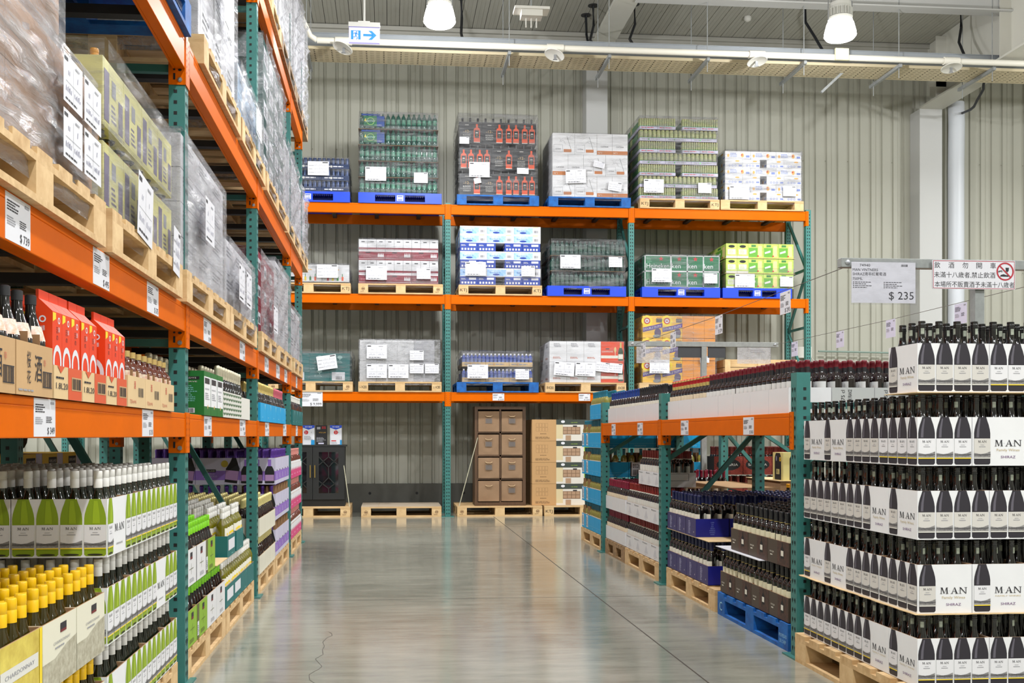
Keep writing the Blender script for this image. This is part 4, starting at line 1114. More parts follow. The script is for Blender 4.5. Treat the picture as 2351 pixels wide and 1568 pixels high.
for L in range(3):
    for n in range(5):
        for k in range(3):
            if k and n > 0 and L < 2: continue
            c = (pa if L == 2 else pd) if k == 0 else pb
            x = XL - 0.3 - 0.37 * k + 0.0
            put_case(c, x, 8.82 + 0.234 * n, 0.153 + 0.306 * L, 'prosecco_bottle', 'lilac prosecco carton, %s layer, %s along the aisle%s' % (layer_word(L, 3), ORD[n], ', %s in' % ORD[k] if k else ''), None, 'prosecco bottle with purple foil, %s layer of the lilac stack' % layer_word(L, 3), 'purple-foiled prosecco bottles, %s layer' % layer_word(L, 3), 0, (lambda x, y: 0) if L == 2 else drop(near(XL, 8.82, 1, 0.1)))
# rose
pallet('wood', 1.0, 1.2, -1.96, 10.2, 0, 'wooden pallet under the pink rose wine cartons')
PINK = mat('pink_card', (212, 66, 124), 0.5)
def art_pink(m, fr, w, h):
    m.pol(fr, [(0, h), (0, h * 0.72)] + [(w * i / 6, h * (0.62 + 0.1 * math.cos(i * PI))) for i in range(1, 6)] + [(w, h * 0.72), (w, h)], WHITE)
    m.bars(fr, w * 0.15, h * 0.22, w * 0.85, h * 0.34, 1, mat('pink_print', (236, 170, 200), 0.5), 2)
cr = case(0.245, 0.3, 0.15, PINK, art_pink, art_pink, name='rose_wine_carton', nx=3, ny=4)
for L in range(3):
    for n in range(4): put_case(cr, XL - 0.245, 10.2 + 0.3 * n, 0.153 + 0.3 * L, 'rose_bottle', 'pink and white rose wine carton, %s layer, %s from the near post' % (layer_word(L, 3), ORD[n]), None, 'rose wine bottle with pink capsule, %s layer' % layer_word(L, 3), 'rose wine bottles, %s layer' % layer_word(L, 3), PI / 2, lambda x, y: 0)

# ================================================================ first shelf of the side rack
ZA = 1.286
XF = -0.945
def art_sake(m, fr, w, h):
    m.text(fr, '酒', w * 0.58, h * 0.32, h * 0.42, INK, 2, w=w * 0.2); m.text(fr, '桜', w * 0.32, h * 0.55, h * 0.25, INK, 2, w=w * 0.1); m.text(fr, '花', w * 0.32, h * 0.25, h * 0.2, INK, 2, w=w * 0.1)
    m.barcode(fr, w * 0.7, h * 0.2, w * 0.97, h * 0.48, INK, 2); m.rect(fr, w * 0.7, h * 0.48, w * 0.97, h * 0.5, INK, 2); m.rect(fr, w * 0.7, h * 0.18, w * 0.97, h * 0.2, INK, 2); m.bars(fr, w * 0.05, h * 0.06, w * 0.65, h * 0.13, 1, INKL); m.text(fr, '辛', w * 0.76, h * 0.6, h * 0.12, mat('pale_red', (196, 110, 84), 0.6), 2)
cs = case(0.3, 0.285, 0.14, KRAFT, None, art_sake, name='sake_carton_tray', nx=3, ny=3, div=0.17)
for n in range(2): put_case(cs, XF - 0.3, 2.70 - 0.29 * n, ZA, 'sake_bottle', 'brown carton with black brush lettering holding sake bottles, %s' % ('beside the red-orange trays' if n == 0 else 'cut by the picture edge'), None, 'large black sake bottle standing in brown lettered carton', 'black sake bottles', PI / 2, lambda x, y: 0)
# red-orange sake packs with a folded ridge
ROR = mat('sake_pack_red', (226, 62, 16), 0.4)
def sake_pack():
    m = MB(); s, h, g = 0.042, 0.245, 0.285
    m.box(-s, s, -s, s, 0, h, ROR, skip='t')
    m.poly([(s, -s, h), (s, s, h), (0, s, g), (0, -s, g)], ROR); m.poly([(-s, s, h), (-s, -s, h), (0, -s, g), (0, s, g)], ROR)
    m.poly([(-s, -s, h), (s, -s, h), (0, -s, g)], ROR); m.poly([(s, s, h), (-s, s, h), (0, s, g)], ROR)
    m.box(-0.004, 0.004, -s, s, g - 0.004, g + 0.022, ROR)
    for fr in (Fr((s, -s, 0), (0, 1, 0), (0, 0, 1)), Fr((-s, -s, 0), (1, 0, 0), (0, 0, 1))):
        m.ring(fr, s, 0.1, 0.038, 0.013, PAPER, 1, 20, 1.35); m.text(fr, 'まる', s * 1.0, 0.185, 0.018, INK, 1, w=0.018); m.text(fr, 'の', s * 1.0, 0.165, 0.014, INK, 1, w=0.016)
        m.ring(fr, s * 1.35, 0.222, 0.01, 0.004, PAPER, 1, 12); m.text(fr, '白鶴', s * 1.35, 0.19, 0.012, PAPER, 1, w=0.013)
        m.pol(fr, [(0.002, 0.215), (0.03, 0.225), (0.03, 0.242), (0.002, 0.242)], YEL, 1)
    for i in range(0, 5): m.rect(Fr((s, -s, 0), (0, 1, 0), (0, 0, 1)), 0.004 + i * 0.016, 0.02, 0.012 + i * 0.016, 0.05, mat('sake_pack_pale', (244, 150, 110), 0.4))
    return m.obj('sake_pack')
sp = sake_pack()
def art_tray(m, fr, w, h):
    O = mat('tray_orange', (206, 84, 44), 0.6)
    m.rect(fr, w * 0.48, 0, w * 0.98, h, O); m.rect(fr, w * 0.6, h * 0.3, w * 0.96, h * 0.72, KRAFT, 2); m.barcode(fr, w * 0.62, h * 0.34, w * 0.94, h * 0.68, INK, 3)
    m.text(fr, '1.8L20', w * 0.26, h * 0.3, h * 0.2, INK, 2, w=w * 0.4); m.bars(fr, w * 0.06, h * 0.58, w * 0.46, h * 0.7, 1, INK); m.pol(fr, [(w * .1, h), (w * .35, h), (w * .22, h * .78)], O, 2)
cq = case(0.27, 0.27, 0.095, KRAFTL, None, art_tray, name='sake_tray', nx=3, ny=3)
for n in range(3):
    y = 2.995 + 0.272 * n
    put_case(cq, XF - 0.27, y, ZA, cl='low kraft tray printed orange under the red sake packs, %s from the sake bottles' % ORD[n])
    for i in range(2):
        for j in range(3):
            if n == 1 and j == 2 and i == 0 : continue
            copy_thing(sp, (XF - 0.05 - i * 0.088, y + 0.05 + j * 0.086, ZA + 0.004), 0, 'red-orange gable sake pack with white ring, %s row, %s tray' % (('front', 'second')[i], ORD[n]), 'red sake packs, %s tray %s row' % (ORD[n], ('front', 'second')[i]), 'drink carton')
def art_plum(m, fr, w, h):
    m.barcode(fr, w * 0.58, h * 0.35, w * 0.88, h * 0.65, INK, 2); m.text(fr, '720ml×6', w * 0.28, h * 0.12, h * 0.13, mat('pale_red', (196, 110, 84), 0.6), 2, w=w * 0.35); m.text(fr, '酒', w * 0.38, h * 0.62, h * 0.2, RED, 2, w=w * 0.1)
BK['plum_wine_bottle']['proto'].scale = (0.9, 0.9, 0.88)
cu = case(0.27, 0.268, 0.115, KRAFTL, None, art_plum, name='plum_wine_carton', nx=3, ny=3, div=0.14)
for n in range(3): put_case(cu, XF - 0.27, 3.82 + 0.268 * n, ZA, 'plum_wine_bottle', 'kraft carton of gold-capped plum wine, %s from the red sake packs' % ORD[n], None, 'amber plum wine bottle with gold cap and fruit label', 'gold-capped plum wine bottles', PI / 2, lambda x, y: 0)
# green gift cartons and patterned trays of sparkling wine
GRN = mat('green_card', (22, 108, 40), 0.45)
def art_green_f(m, fr, w, h):
    m.rect(fr, w * 0.15, h * 0.8, w * 0.85, h * 0.87, BLACK, 2); m.text(fr, 'HARDYS', w * 0.5, h * 0.82, h * 0.035, OFFW, 4, w=w * 0.5); m.text(fr, 'RESERVE', w * 0.5, h * 0.74, h * 0.03, OFFW, 2, w=w * 0.55); m.bars(fr, w * 0.2, h * 0.3, w * 0.8, h * 0.68, 9, TEALP); m.rect(fr, w * 0.3, h * 0.05, w * 0.7, h * 0.16, PAPER, 2); m.barcode(fr, w * 0.33, h * 0.06, w * 0.67, h * 0.15, INK, 3)
def art_green_s(m, fr, w, h):
    m.pol(fr, [(0, h * 0.2), (w * 0.45, h * 0.2), (w * 0.5, h * 0.14), (w * 0.55, h * 0.2), (w * 0.97, h * 0.2), (w * 0.97, h * 0.88), (0, h * 0.88)], WHITE); m.rect(fr, w * 0.1, h * 0.72, w * 0.8, h * 0.85, DGREY, 2); m.text(fr, 'RESERVE', w * 0.45, h * 0.58, h * 0.04, INKL, 2, w=w * 0.6); m.bars(fr, w * 0.15, h * 0.35, w * 0.8, h * 0.52, 4, INKL); m.pol(fr, [(w * .47, h * .2), (w * .53, h * .25), (w * .59, h * .2), (w * .53, h * .14)], mat('gold_ink2', (206, 160, 40), 0.5), 2)
gc = case(0.16, 0.2, 0.228, GRN, art_green_f, art_green_s, name='gift_carton', closed=True)
for n in range(3): put_case(gc, XF - 0.16, 5.36 + 0.202 * n, ZA, cl='green and white reserve wine gift carton, %s from the green post' % ORD[n])
for j in range(7):
    for i in range(2): stand('sparkling_wine_bottle', XF - 0.22 - i * 0.09, 5.1 + j * 0.12, ZA, 0, 'sparkling wine bottle with silver foil behind the green gift cartons', 'foil-topped sparkling wine bottles, behind the gift cartons', PI / 2)
def art_wave(m, fr, w, h):
    G = mat('wave_green', (54, 96, 58), 0.5)
    for c_ in range(4):
        for r_ in range(5):
            a, b = w * c_ / 4, h * (0.05 + r_ * 0.19)
            m.pol(fr, [(a + w * 0.02, b + h * 0.06), (a + w * 0.09, b + h * 0.06), (a + w * 0.12, b), (a + w * 0.15, b + h * 0.06), (a + w * 0.23, b + h * 0.06), (a + w * 0.23, b + h * 0.14), (a + w * 0.16, b + h * 0.14), (a + w * 0.12, b + h * 0.08), (a + w * 0.08, b + h * 0.14), (a + w * 0.02, b + h * 0.14)], G)
cv = case(0.27, 0.36, 0.15, OFFW, None, art_wave, name='patterned_wine_tray', nx=3, ny=4)
cvb = case(0.27, 0.4, 0.14, OFFW, None, None, name='plain_wine_tray', nx=3, ny=4)
for n in range(2): put_case(cv, XF - 0.27, 5.975 + 0.362 * n, ZA, 'sparkling_wine_bottle', 'white tray with green wave pattern, %s past the gift cartons' % ORD[n], None, 'sparkling wine bottle with silver foil in the green wave trays', 'foil-topped sparkling wine bottles, wave trays', PI / 2, lambda x, y: 0)
put_case(cvb, XF - 0.27, 6.7, ZA, 'sparkling_wine_bottle', 'plain white wine tray between the wave trays and the rack post', None, 'sparkling wine bottle in the plain tray beside the rack post', 'sparkling bottles in the plain tray', PI / 2, lambda x, y: -1 if y > 6.85 else 0)
CYAN = mat('cyan_card', (0, 158, 214), 0.5)
def art_cy(m, fr, w, h): m.pol(fr, [(w * .7, h * .95), (w * .76, h * .6), (w * .82, h * .95)], mat('cyan_pale', (150, 210, 230), 0.5), 2); m.bars(fr, w * 0.25, h * 0.2, w * 0.5, h * 0.27, 1, mat('cyan_pale', (150, 210, 230), 0.5))
cb = case(0.27, 0.37, 0.14, CYAN, None, art_cy, name='cyan_wine_carton', nx=3, ny=4)
for n in range(5): put_case(cb, XF - 0.27, 7.68 + 0.374 * n, ZA, 'gold_foil_bottle' if n < 3 else 'pink_foil_bottle', 'cyan carton of foil-topped bottles, %s past the green post' % ORD[n], None, 'small sparkling bottle with %s foil in the cyan cartons' % ('gold' if n < 3 else 'pink'), '%s-foiled bottles in cyan cartons' % ('gold' if n < 3 else 'pink'), PI / 2, lambda x, y: 0)
cz = case(0.27, 0.29, 0.15, TEALC, None, art_cy, name='small_teal_carton', nx=3, ny=4)
for n in range(4): put_case(cz, XF - 0.27, 10.22 + 0.295 * n, ZA, 'small_capped_bottle', 'small dark teal carton on the far shelf bay, %s past the post' % ORD[n], None, 'brown bottle with pale cap in the far teal cartons', 'pale-capped bottles on the far shelf', PI / 2, lambda x, y: 0)
# ================================================================ shiraz stack
XR = 2.15
pallet('wood', 1.25, 1.2, XR - 0.03, 4.0, 0, 'pale wooden pallet under the big shiraz carton stack')
V = {}
for v2 in (False, True):
    V['L', v2] = case(0.235, 0.33, 0.2, WHITE, art_man(3, False, v2), art_man(4, False, v2), sd='R', nx=3, ny=4, name='shiraz_carton')
    V['E', v2] = case(0.31, 0.245, 0.2, WHITE, art_man(4, False, v2), art_man_end(False, v2), sd='R', nx=4, ny=3, name='shiraz_carton')
    V['N', v2] = case(0.235, 0.33, 0.2, WHITE, art_man_end(False, v2), art_man(4, False, v2), sd='R', nx=3, ny=4, name='shiraz_carton')
LAYERS = [  # side column from the front corner back, then the front row beyond the corner
    ([('E', 1), ('E', 1), ('L', 1), ('L', 1)], [('E', 1)] * 3),
    ([('N', 0), ('L', 0), ('E', 0), ('E', 1)], [('N', 1), ('N', 0), ('N', 1), ('N', 0)]),
    ([('E', 0), ('E', 0), ('L', 0), ('L', 0)], [('E', 0)] * 3),
    ([('L', 1), ('L', 0), ('E', 0), ('E', 0)], [('N', 0), ('N', 1), ('N', 0), ('N', 1)]),
    ([('E', 0)], [('E', 1), ('E', 1), ('E', 0)])]
for L, (side, front) in enumerate(LAYERS):
    z = 0.15 + 0.302 * L
    lw = layer_word(L, 5)
    rf = (lambda x, y: 0) if L == 4 else (lambda x, y: 0 if (y < 4.17 or x < XR + 0.165) else 2 if y < 4.25 else None)
    y = 4.01
    for n, (t, v) in enumerate(side):
        c = V[t, bool(v)]
        put_case(c, XR, y, z, 'shiraz_bottle', 'white shiraz carton, %s layer, %s from the front corner along the aisle' % (lw, ORD[n]), None, 'dark shiraz bottle with black screw thread, %s layer of the stack' % lw, 'shiraz bottles, %s layer' % lw, 0, rf, jit=1.6)
        if n > 0 and L < 4:
            x = XR + c['w']
            while x < XR + 1.0:
                for i in range(c['nx']):
                    for j in range(c['ny']): hidden('shiraz_bottle', x + c['w'] * (i + 0.5) / c['nx'], y + c['d'] * (j + 0.5) / c['ny'], z + 0.004)
                x += c['w']
        y += c['d']
    x = XR + V[side[0][0], bool(side[0][1])]['w']
    for n, (t, v) in enumerate(front):
        c = V[t, bool(v)]
        put_case(c, x, 4.01, z, 'shiraz_bottle', 'white shiraz carton, %s layer, front row, %s beyond the corner carton' % (lw, ORD[n]), None, 'dark shiraz bottle with black screw thread, %s layer of the stack' % lw, 'shiraz bottles, %s layer' % lw, 0, rf, jit=1.6)
        x += c['w']
for L in (1, 4):
    m = MB(); rd = random.Random(L)
    pts = [(-0.01, 0.0)]; xx = 0.0
    x0, x1, y0, y1 = XR - 0.01, XR + 1.2, 4.0, 5.2 if L == 1 else 4.27
    edge = []
    x = x0
    while x < x1: edge.append((x, y0 - rd.uniform(0, 0.012))); x += 0.03
    edge += [(x1, y0), (x1, y1), (x0, y1)]
    y = y1
    while y > y0: y -= 0.04; edge.append((x0 - rd.uniform(0, 0.01), y))
    zt = 0.15 + 0.302 * L - 0.0035
    m.poly([(a, b, zt) for a, b in edge], KRAFTL); m.poly([(a, b, zt + 0.003) for a, b in edge], KRAFTL)
    for i in range(len(edge)):
        a, b = edge[i], edge[(i + 1) % len(edge)]; m.poly([(a[0], a[1], zt), (b[0], b[1], zt), (b[0], b[1], zt + 0.003), (a[0], a[1], zt + 0.003)], KRAFTL)
    tag(m.obj('cardboard_sheet'), 'torn-edged cardboard sheet under the %s layer of shiraz cartons' % layer_word(L, 5), 'cardboard sheet')

# ================================================================ low rack, floor level
XQ = 2.18
pallet('bluewood', 1.0, 1.2, XQ - 0.01, 5.42, 0, 'bright blue painted wooden pallet next to the near green post', 'C')
m = MB(); fr = Fr((XQ - 0.0105, 6.62, 0), (0, -1, 0), (0, 0, 1), 0.0015)
m.text(fr, 'C', 0.07, 0.035, 0.06, mat('pallet_print', (150, 200, 224), 0.7), 1, w=0.05)
m.text(fr, 'PROPIEDAD', 1.13, 0.065, 0.02, mat('pallet_print', (150, 200, 224), 0.7), 1, w=0.11); m.text(fr, 'DE CHEP', 1.13, 0.033, 0.02, mat('pallet_print', (150, 200, 224), 0.7), 1, w=0.09)
o = m.obj('stencil_lettering')
pl = [q for q in C.objects if q.name.startswith('pallet') and q.get('label', '').startswith('bright blue painted')][0]
o.parent = pl; o.matrix_parent_inverse = Matrix.Translation(-pl.location)
pallet('wood', 1.0, 1.2, XQ - 0.01, 6.68, 0, 'pale wooden pallet under the navy blue wine cartons', 'ring')
pallet('wood', 1.0, 1.2, XQ - 0.01, 8.1, 0, 'pale wooden pallet under the white wine cartons with brick-red capsules')
pallet('worn', 0.96, 0.84, XQ - 0.01, 9.32, 0, 'darker wooden pallet under the crimson-capped wine cartons')
pallet('wood', 1.06, 1.16, XQ - 0.01, 10.3, 0, 'pale wooden pallet under the blue moscato cartons')
BRN = mat('brown_print_card', (74, 62, 50), 0.55)
def art_rioja(m, fr, w, h):
    P = mat('still_life_print', (92, 58, 44), 0.55, var=0.7, vs=45, col2=(40, 34, 28))
    m.rect(fr, w * 0.45, 0, w * 0.98, h, P); m.pol(fr, [(w * 0.62, h * 0.3), (w * 0.76, h * 0.3), (w * 0.76, h * 0.7), (w * 0.71, h * 0.8), (w * 0.71, h * 0.95), (w * 0.67, h * 0.95), (w * 0.67, h * 0.8), (w * 0.62, h * 0.7)], BLACK, 2); m.rect(fr, w * 0.63, h * 0.4, w * 0.75, h * 0.62, LAB, 3)
    m.text(fr, 'RIOJA', w * 0.2, h * 0.45, h * 0.07, LAB, 2, w=w * 0.2); m.bars(fr, w * 0.12, h * 0.3, w * 0.28, h * 0.4, 1, LAB)
rc = case(0.245, 0.288, 0.135, BRN, None, art_rioja, sd='R', nx=3, ny=4, name='rioja_carton')
rc2 = case(0.245, 0.318, 0.135, BRN, None, art_rioja, sd='R', nx=3, ny=4, name='rioja_carton')
RB = 'black-capped rioja bottles'
for n in range(4): put_case(rc, XQ, 6.31 - 0.29 * n, 0.153, 'rioja_bottle', 'brown printed rioja carton, lower layer on blue pallet, %s from the navy cartons' % ORD[n], None, 'dark rioja bottle with black capsule, lower layer', RB + ', lower', -PI / 2, lambda x, y: 0)
for n in range(3): put_case(rc2, XQ, 6.07 - 0.32 * n, 0.455, 'rioja_bottle', 'dark brown printed rioja carton, upper layer, %s from the navy cartons' % ORD[n], None, 'dark rioja bottle with black capsule, upper layer', RB + ', upper', -PI / 2, lambda x, y: 0)
for k in range(3):
    for n in range(4): put_case(rc, XQ + 0.25 * (k + 1), 6.31 - 0.29 * n, 0.455, 'rioja_bottle', 'brown rioja carton in the upper layer, %s row in, %s along' % (ORD[k + 1], ORD[n]), None, 'dark rioja bottle with black capsule in the rear rows', RB + ', rear rows', -PI / 2, lambda x, y: 0)
for k in range(3):
    for n in range(4): put_case(rc, XQ + 0.25 * (k + 1), 6.31 - 0.29 * n, 0.153, cl='brown rioja carton low on the blue pallet, %s row in, %s along' % (ORD[k + 1], ORD[n]))
m = MB(); m.box(-0.03, 0.245, -0.4, 0.4, 0, 0.004, PAPER); tag(m.obj('cardboard_sheet', loc=(XQ, 6.2, 0.449)), 'white board sheet under the upper rioja cartons', 'cardboard sheet')
NAVY = mat('navy_card', (14, 22, 132), 0.45)
NAVYM = mat('navy_card_side', (58, 52, 104), 0.45)
def art_navy_f(m, fr, w, h):
    for i in range(7): m.text(fr, 'MONTEPULCIANO'[i:i + 7], w * 0.5, h * (0.1 + i * 0.11), h * 0.07, mat('navy_print', (120, 140, 220), 0.5), 2, w=w * 0.12 * (1 + 0.5 * math.sin(i)))
def art_navy_s(m, fr, w, h):
    m.rect(fr, 0, 0, w, h, NAVYM); m.bars(fr, w * 0.3, h * 0.1, w * 0.5, h * 0.85, 9, mat('navy_print2', (176, 176, 206), 0.5), 2, 4); m.ell(fr, w * 0.8, h * 0.25, 0.005, 0.006, OFFW, 2, 8)
nc = case(0.245, 0.255, 0.13, NAVY, art_navy_f, art_navy_s, sd='R', nx=3, ny=3, name='navy_wine_carton')
NB = 'navy-capped bottles'
for n in range(4): put_case(nc, XQ, 7.63 - 0.257 * n, 0.153, 'navy_capped_bottle', 'navy blue wine carton in the lower layer, %s from the second green post' % ORD[n], None, 'dark bottle with navy capsule, lower layer', NB + ', lower', -PI / 2, lambda x, y: 0)
for k in range(4):
    for n in range(3 if k < 2 else 5): put_case(nc, XQ + 0.25 * k, 7.63 - 0.245 * n, 0.455, 'navy_capped_bottle', 'navy wine carton, upper layer, %s from the second post, %s' % (ORD[n], 'on the aisle' if k == 0 else ORD[k] + ' row in'), None, 'dark bottle with navy capsule, upper layer', NB + ', upper', -PI / 2, lambda x, y: 0)
for k in range(1, 4):
    for n in range(4): put_case(nc, XQ + 0.25 * k, 7.63 - 0.257 * n, 0.153, cl='navy wine carton low down, %s row in, %s from the second post' % (ORD[k], ORD[n]))
sheet(XQ + 0.0, XQ + 0.98, 6.84, 7.9, 0.45, 'flat cardboard sheet on top of the lower navy cartons', KRAFTL)
def art_blank(line=False, tri=False, q='Cuvée'):
    def f(m, fr, w, h):
        if line: m.ring(fr, w * 0.5, h * 0.7, h * 0.01, 0.001, INK, 1, 4); [m.line(fr, *t, 0.003, INK, 2) for t in ((w * .25, h * .45, w * .8, h * .45), (w * .8, h * .45, w * .8, h * .92), (w * .8, h * .92, w * .25, h * .92), (w * .25, h * .92, w * .25, h * .45))]
        if tri: m.pol(fr, [(w * 0.3, h * 0.2), (w * 0.7, h * 0.2), (w * 0.5, h * 0.75)], mat('pale_grey_print', (204, 204, 208), 0.5)); m.text(fr, q, w * 0.35, h * 0.83, h * 0.1, INK, 2, w=w * 0.5); m.bars(fr, w * 0.35, h * 0.1, w * 0.65, h * 0.14, 1, INKL)
    return f
wc = case(0.245, 0.294, 0.125, WHITEG, None, art_blank(tri=True, q='Rosso'), sd='R', nx=3, ny=4, name='white_red_wine_carton')
for L in range(2):
    for n in range(4): put_case(wc, XQ, 9.0 - 0.295 * n, 0.153 + 0.3 * L, 'white_ring_bottle', 'white wine carton, %s layer, %s from the crimson-capped stack' % (('lower', 'upper')[L], ORD[n]), None, 'dark bottle with brick-red capsule and white ring, %s layer' % ('lower', 'upper')[L], 'white-ringed bottles, ' + ('lower', 'upper')[L], -PI / 2, lambda x, y: 0)
wt = case(0.3, 0.24, 0.12, WHITEG, art_blank(line=True), art_blank(tri=True, q='Rosso'), sd='R', nx=4, ny=3, name='white_red_wine_carton')
for n in range(3): put_case(wt, XQ + 0.02, 8.66 - 0.242 * n, 0.757, 'white_ring_bottle', 'white wine carton sitting alone on top, %s from its far end' % ORD[n], None, 'dark bottle with brick-red capsule and white ring, topmost cartons', 'white-ringed bottles, topmost cartons', -PI / 2, lambda x, y: 0)
sheet(XQ + 0.245, XQ + 1.0, 8.1, 9.3, 0.752, 'wide cardboard sheet beside the topmost white wine cartons')
for n in range(4):
    for j in range(4): 
        put_case(wc, XQ + 0.25, 9.0 - 0.295 * n, 0.453, cl='white wine carton in the second row, %s from the crimson-capped stack' % ORD[n]) if j == 0 else None
cc2 = case(0.245, 0.284, 0.13, WHITEG, None, art_blank(tri=False), sd='R', nx=3, ny=4, name='white_red_wine_carton')
for L in range(2):
    for n in range(3):
        for k in range(1 if L == 0 else 3): put_case(cc2, XQ + 0.25 * k, 9.9 - 0.286 * n, 0.153 + 0.3 * L, 'crimson_capped_bottle', 'white carton of crimson-capped wine, %s layer, %s from third post%s' % (('lower', 'upper')[L], ORD[n], ', %s in' % ORD[k] if k else ''), None, 'dark bottle with crimson capsule, %s layer' % ('lower', 'upper')[L], 'crimson-capped bottles, ' + ('lower', 'upper')[L], -PI / 2, lambda x, y: 0)
for k in range(3):
    for j in range(5): stand('crimson_capped_bottle', XQ + 0.6 + 0.09 * j, 9.4 + 0.12 * k, 0.56, 0, 'crimson-capped bottle standing high behind the topmost white cartons', 'crimson-capped bottles, raised rear group')
m = MB(); m.box(0, 0.5, 0, 0.4, 0, 0.1, KRAFT); tag(m.obj('kraft_carton', loc=(XQ + 0.55, 9.35, 0.455)), 'flat kraft carton under the raised crimson-capped bottles', 'carton')
# moscato, five layers high
def art_mos_s(lab):
    def f(m, fr, w, h):
        if lab:
            for a in (0.1,): m.rect(fr, w * a, h * 0.12, w * (a + 0.42), h * 0.95, PAPER, 2); m.bars(fr, w * a * 1.3, h * 0.2, w * (a + 0.36), h * 0.85, 8, INK, 3)
        m.line(fr, 0, h * 0.3, w, h * 0.3, 0.0015, mat('cyan_pale', (150, 210, 230), 0.5), 2); m.bars(fr, w * 0.55, h * 0.1, w * 0.75, h * 0.2, 1, mat('cyan_pale', (150, 210, 230), 0.5))
    return f
def art_mos_f(lab):
    def f(m, fr, w, h):
        m.line(fr, 0, h * 0.3, w, h * 0.3, 0.0015, mat('cyan_pale', (150, 210, 230), 0.5), 2)
        if lab: m.rect(fr, w * 0.05, h * 0.05, w * 0.6, h * 1.0, DGREY, 2); m.rect(fr, w * 0.1, h * 0.08, w * 0.55, h * 0.98, PAPER, 3); m.barcode(fr, w * 0.15, h * 0.15, w * 0.5, h * 0.5, INK, 4); m.bars(fr, w * 0.15, h * 0.6, w * 0.5, h * 0.9, 3, INK, 4)
        else: m.text(fr, 'MOSCATO', w * 0.45, h * 0.1, h * 0.1, mat('cyan_pale', (150, 210, 230), 0.5), 2, w=w * 0.45)
    return f
mc = [case(0.265, 0.232, 0.155, CYAN, art_mos_f(False), art_mos_s(True), sd='R', nx=3, ny=3, name='moscato_carton', div=0.25),
      case(0.265, 0.232, 0.155, CYAN, art_mos_f(True), art_mos_s(False), sd='R', nx=3, ny=3, name='moscato_carton', div=0.25),
      case(0.265, 0.232, 0.155, CYAN, art_mos_f(False), art_mos_s(False), sd='R', nx=3, ny=3, name='moscato_carton')]
for L in range(5):
    lw = layer_word(L, 5)
    for n in range(5):
        for k in range(4):
            if n and k and L < 4: continue
            if L == 4 and n > 2: continue
            c = mc[2] if L == 4 else mc[0 if n > 2 else 2] if k == 0 else mc[1 if k == (2 if L % 2 else 1) else 0]
            put_case(c, XQ + 0.266 * k, 10.3 + 0.233 * n, 0.153 + 0.3 * L, 'moscato_bottle', 'bright blue moscato carton, %s layer, %s back, %s' % (lw, ORD[n], 'on the aisle' if k == 0 else ORD[k] + ' in'), None, 'pale yellow moscato bottle with blue capsule, %s layer' % lw, 'moscato bottles, %s layer' % lw, -PI / 4, (lambda x, y: 0) if L == 4 else drop(near(XQ, 10.3, -1, 0.1)))
# ================================================================ low rack, on the beam
ZS = 1.305
def art_side_text(m, fr, w, h):
    m.rect(fr, 0, 0, w, h, mat('pale_grey_card', (186, 188, 186), 0.5))
    # writing that runs up the face
    f2 = Fr(fr.p(w * 0.3, h * 0.08, 0), fr.v, -fr.u, 0.0006)
    m.text(f2, '12 x 75 cl', h * 0.42, -0.0, 0.022, INK, 3, w=h * 0.8); m.text(f2, 'PRODUIT DE FRANCE', h * 0.42, -0.04, 0.022, INK, 3, w=h * 0.85)
TOPS = [('maroon_capped_bottle', 'maroon', 5.45, 5, 0.3), ('red_gold_capped_bottle', 'red and gold', 6.96, 3, 0.31), ('black_capped_bottle', 'black', 8.04, 3, 0.3), ('navy_collar_bottle', 'blue', 8.95, 3, 0.38)]
for kind, col, y0, nn, dd in TOPS:
    cA = case(0.245, dd, 0.14, WHITEG, None, art_blank(), sd='R', nx=3, ny=4, name='white_top_carton')
    cB = case(0.245, dd, 0.14, WHITEG, art_side_text, art_blank(), sd='R', nx=3, ny=4, name='white_top_carton') if col == 'maroon' else cA
    for n in range(nn):
        for k in range(3 if col == 'maroon' else 2):
            put_case(cB if n == 0 and k else cA, XQ + 0.005 + 0.246 * k, y0 + (dd + 0.003) * n, ZS, kind, 'white carton of %s-capped wine on beam, %s from near end%s' % (col, ORD[n], ', %s row in' % ORD[k] if k else ''), None, 'dark wine bottle with %s capsule on top of the low rack' % col, col + '-capped bottles on the low rack beam', -PI / 2 if k or n else -PI / 4, lambda x, y: 0)
# ================================================================ things seen through the low rack
pallet('wood', 1.0, 1.2, 3.3, 8.1, 0, 'wooden pallet behind the low rack under gold-capped bottles')
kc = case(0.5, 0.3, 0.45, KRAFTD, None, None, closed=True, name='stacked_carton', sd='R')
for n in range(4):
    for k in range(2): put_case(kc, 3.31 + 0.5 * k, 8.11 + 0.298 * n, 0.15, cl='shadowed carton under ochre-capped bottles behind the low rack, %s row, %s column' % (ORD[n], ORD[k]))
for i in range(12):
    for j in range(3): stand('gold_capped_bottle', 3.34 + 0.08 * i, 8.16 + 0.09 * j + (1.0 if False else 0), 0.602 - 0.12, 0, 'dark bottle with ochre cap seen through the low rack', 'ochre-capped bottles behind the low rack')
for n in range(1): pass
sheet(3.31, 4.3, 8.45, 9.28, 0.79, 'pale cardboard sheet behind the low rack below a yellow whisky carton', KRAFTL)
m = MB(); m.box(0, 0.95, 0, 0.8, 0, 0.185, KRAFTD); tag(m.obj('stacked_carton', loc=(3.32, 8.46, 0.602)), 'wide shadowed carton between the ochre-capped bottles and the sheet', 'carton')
YC = mat('whisky_yellow', (206, 196, 128), 0.5)
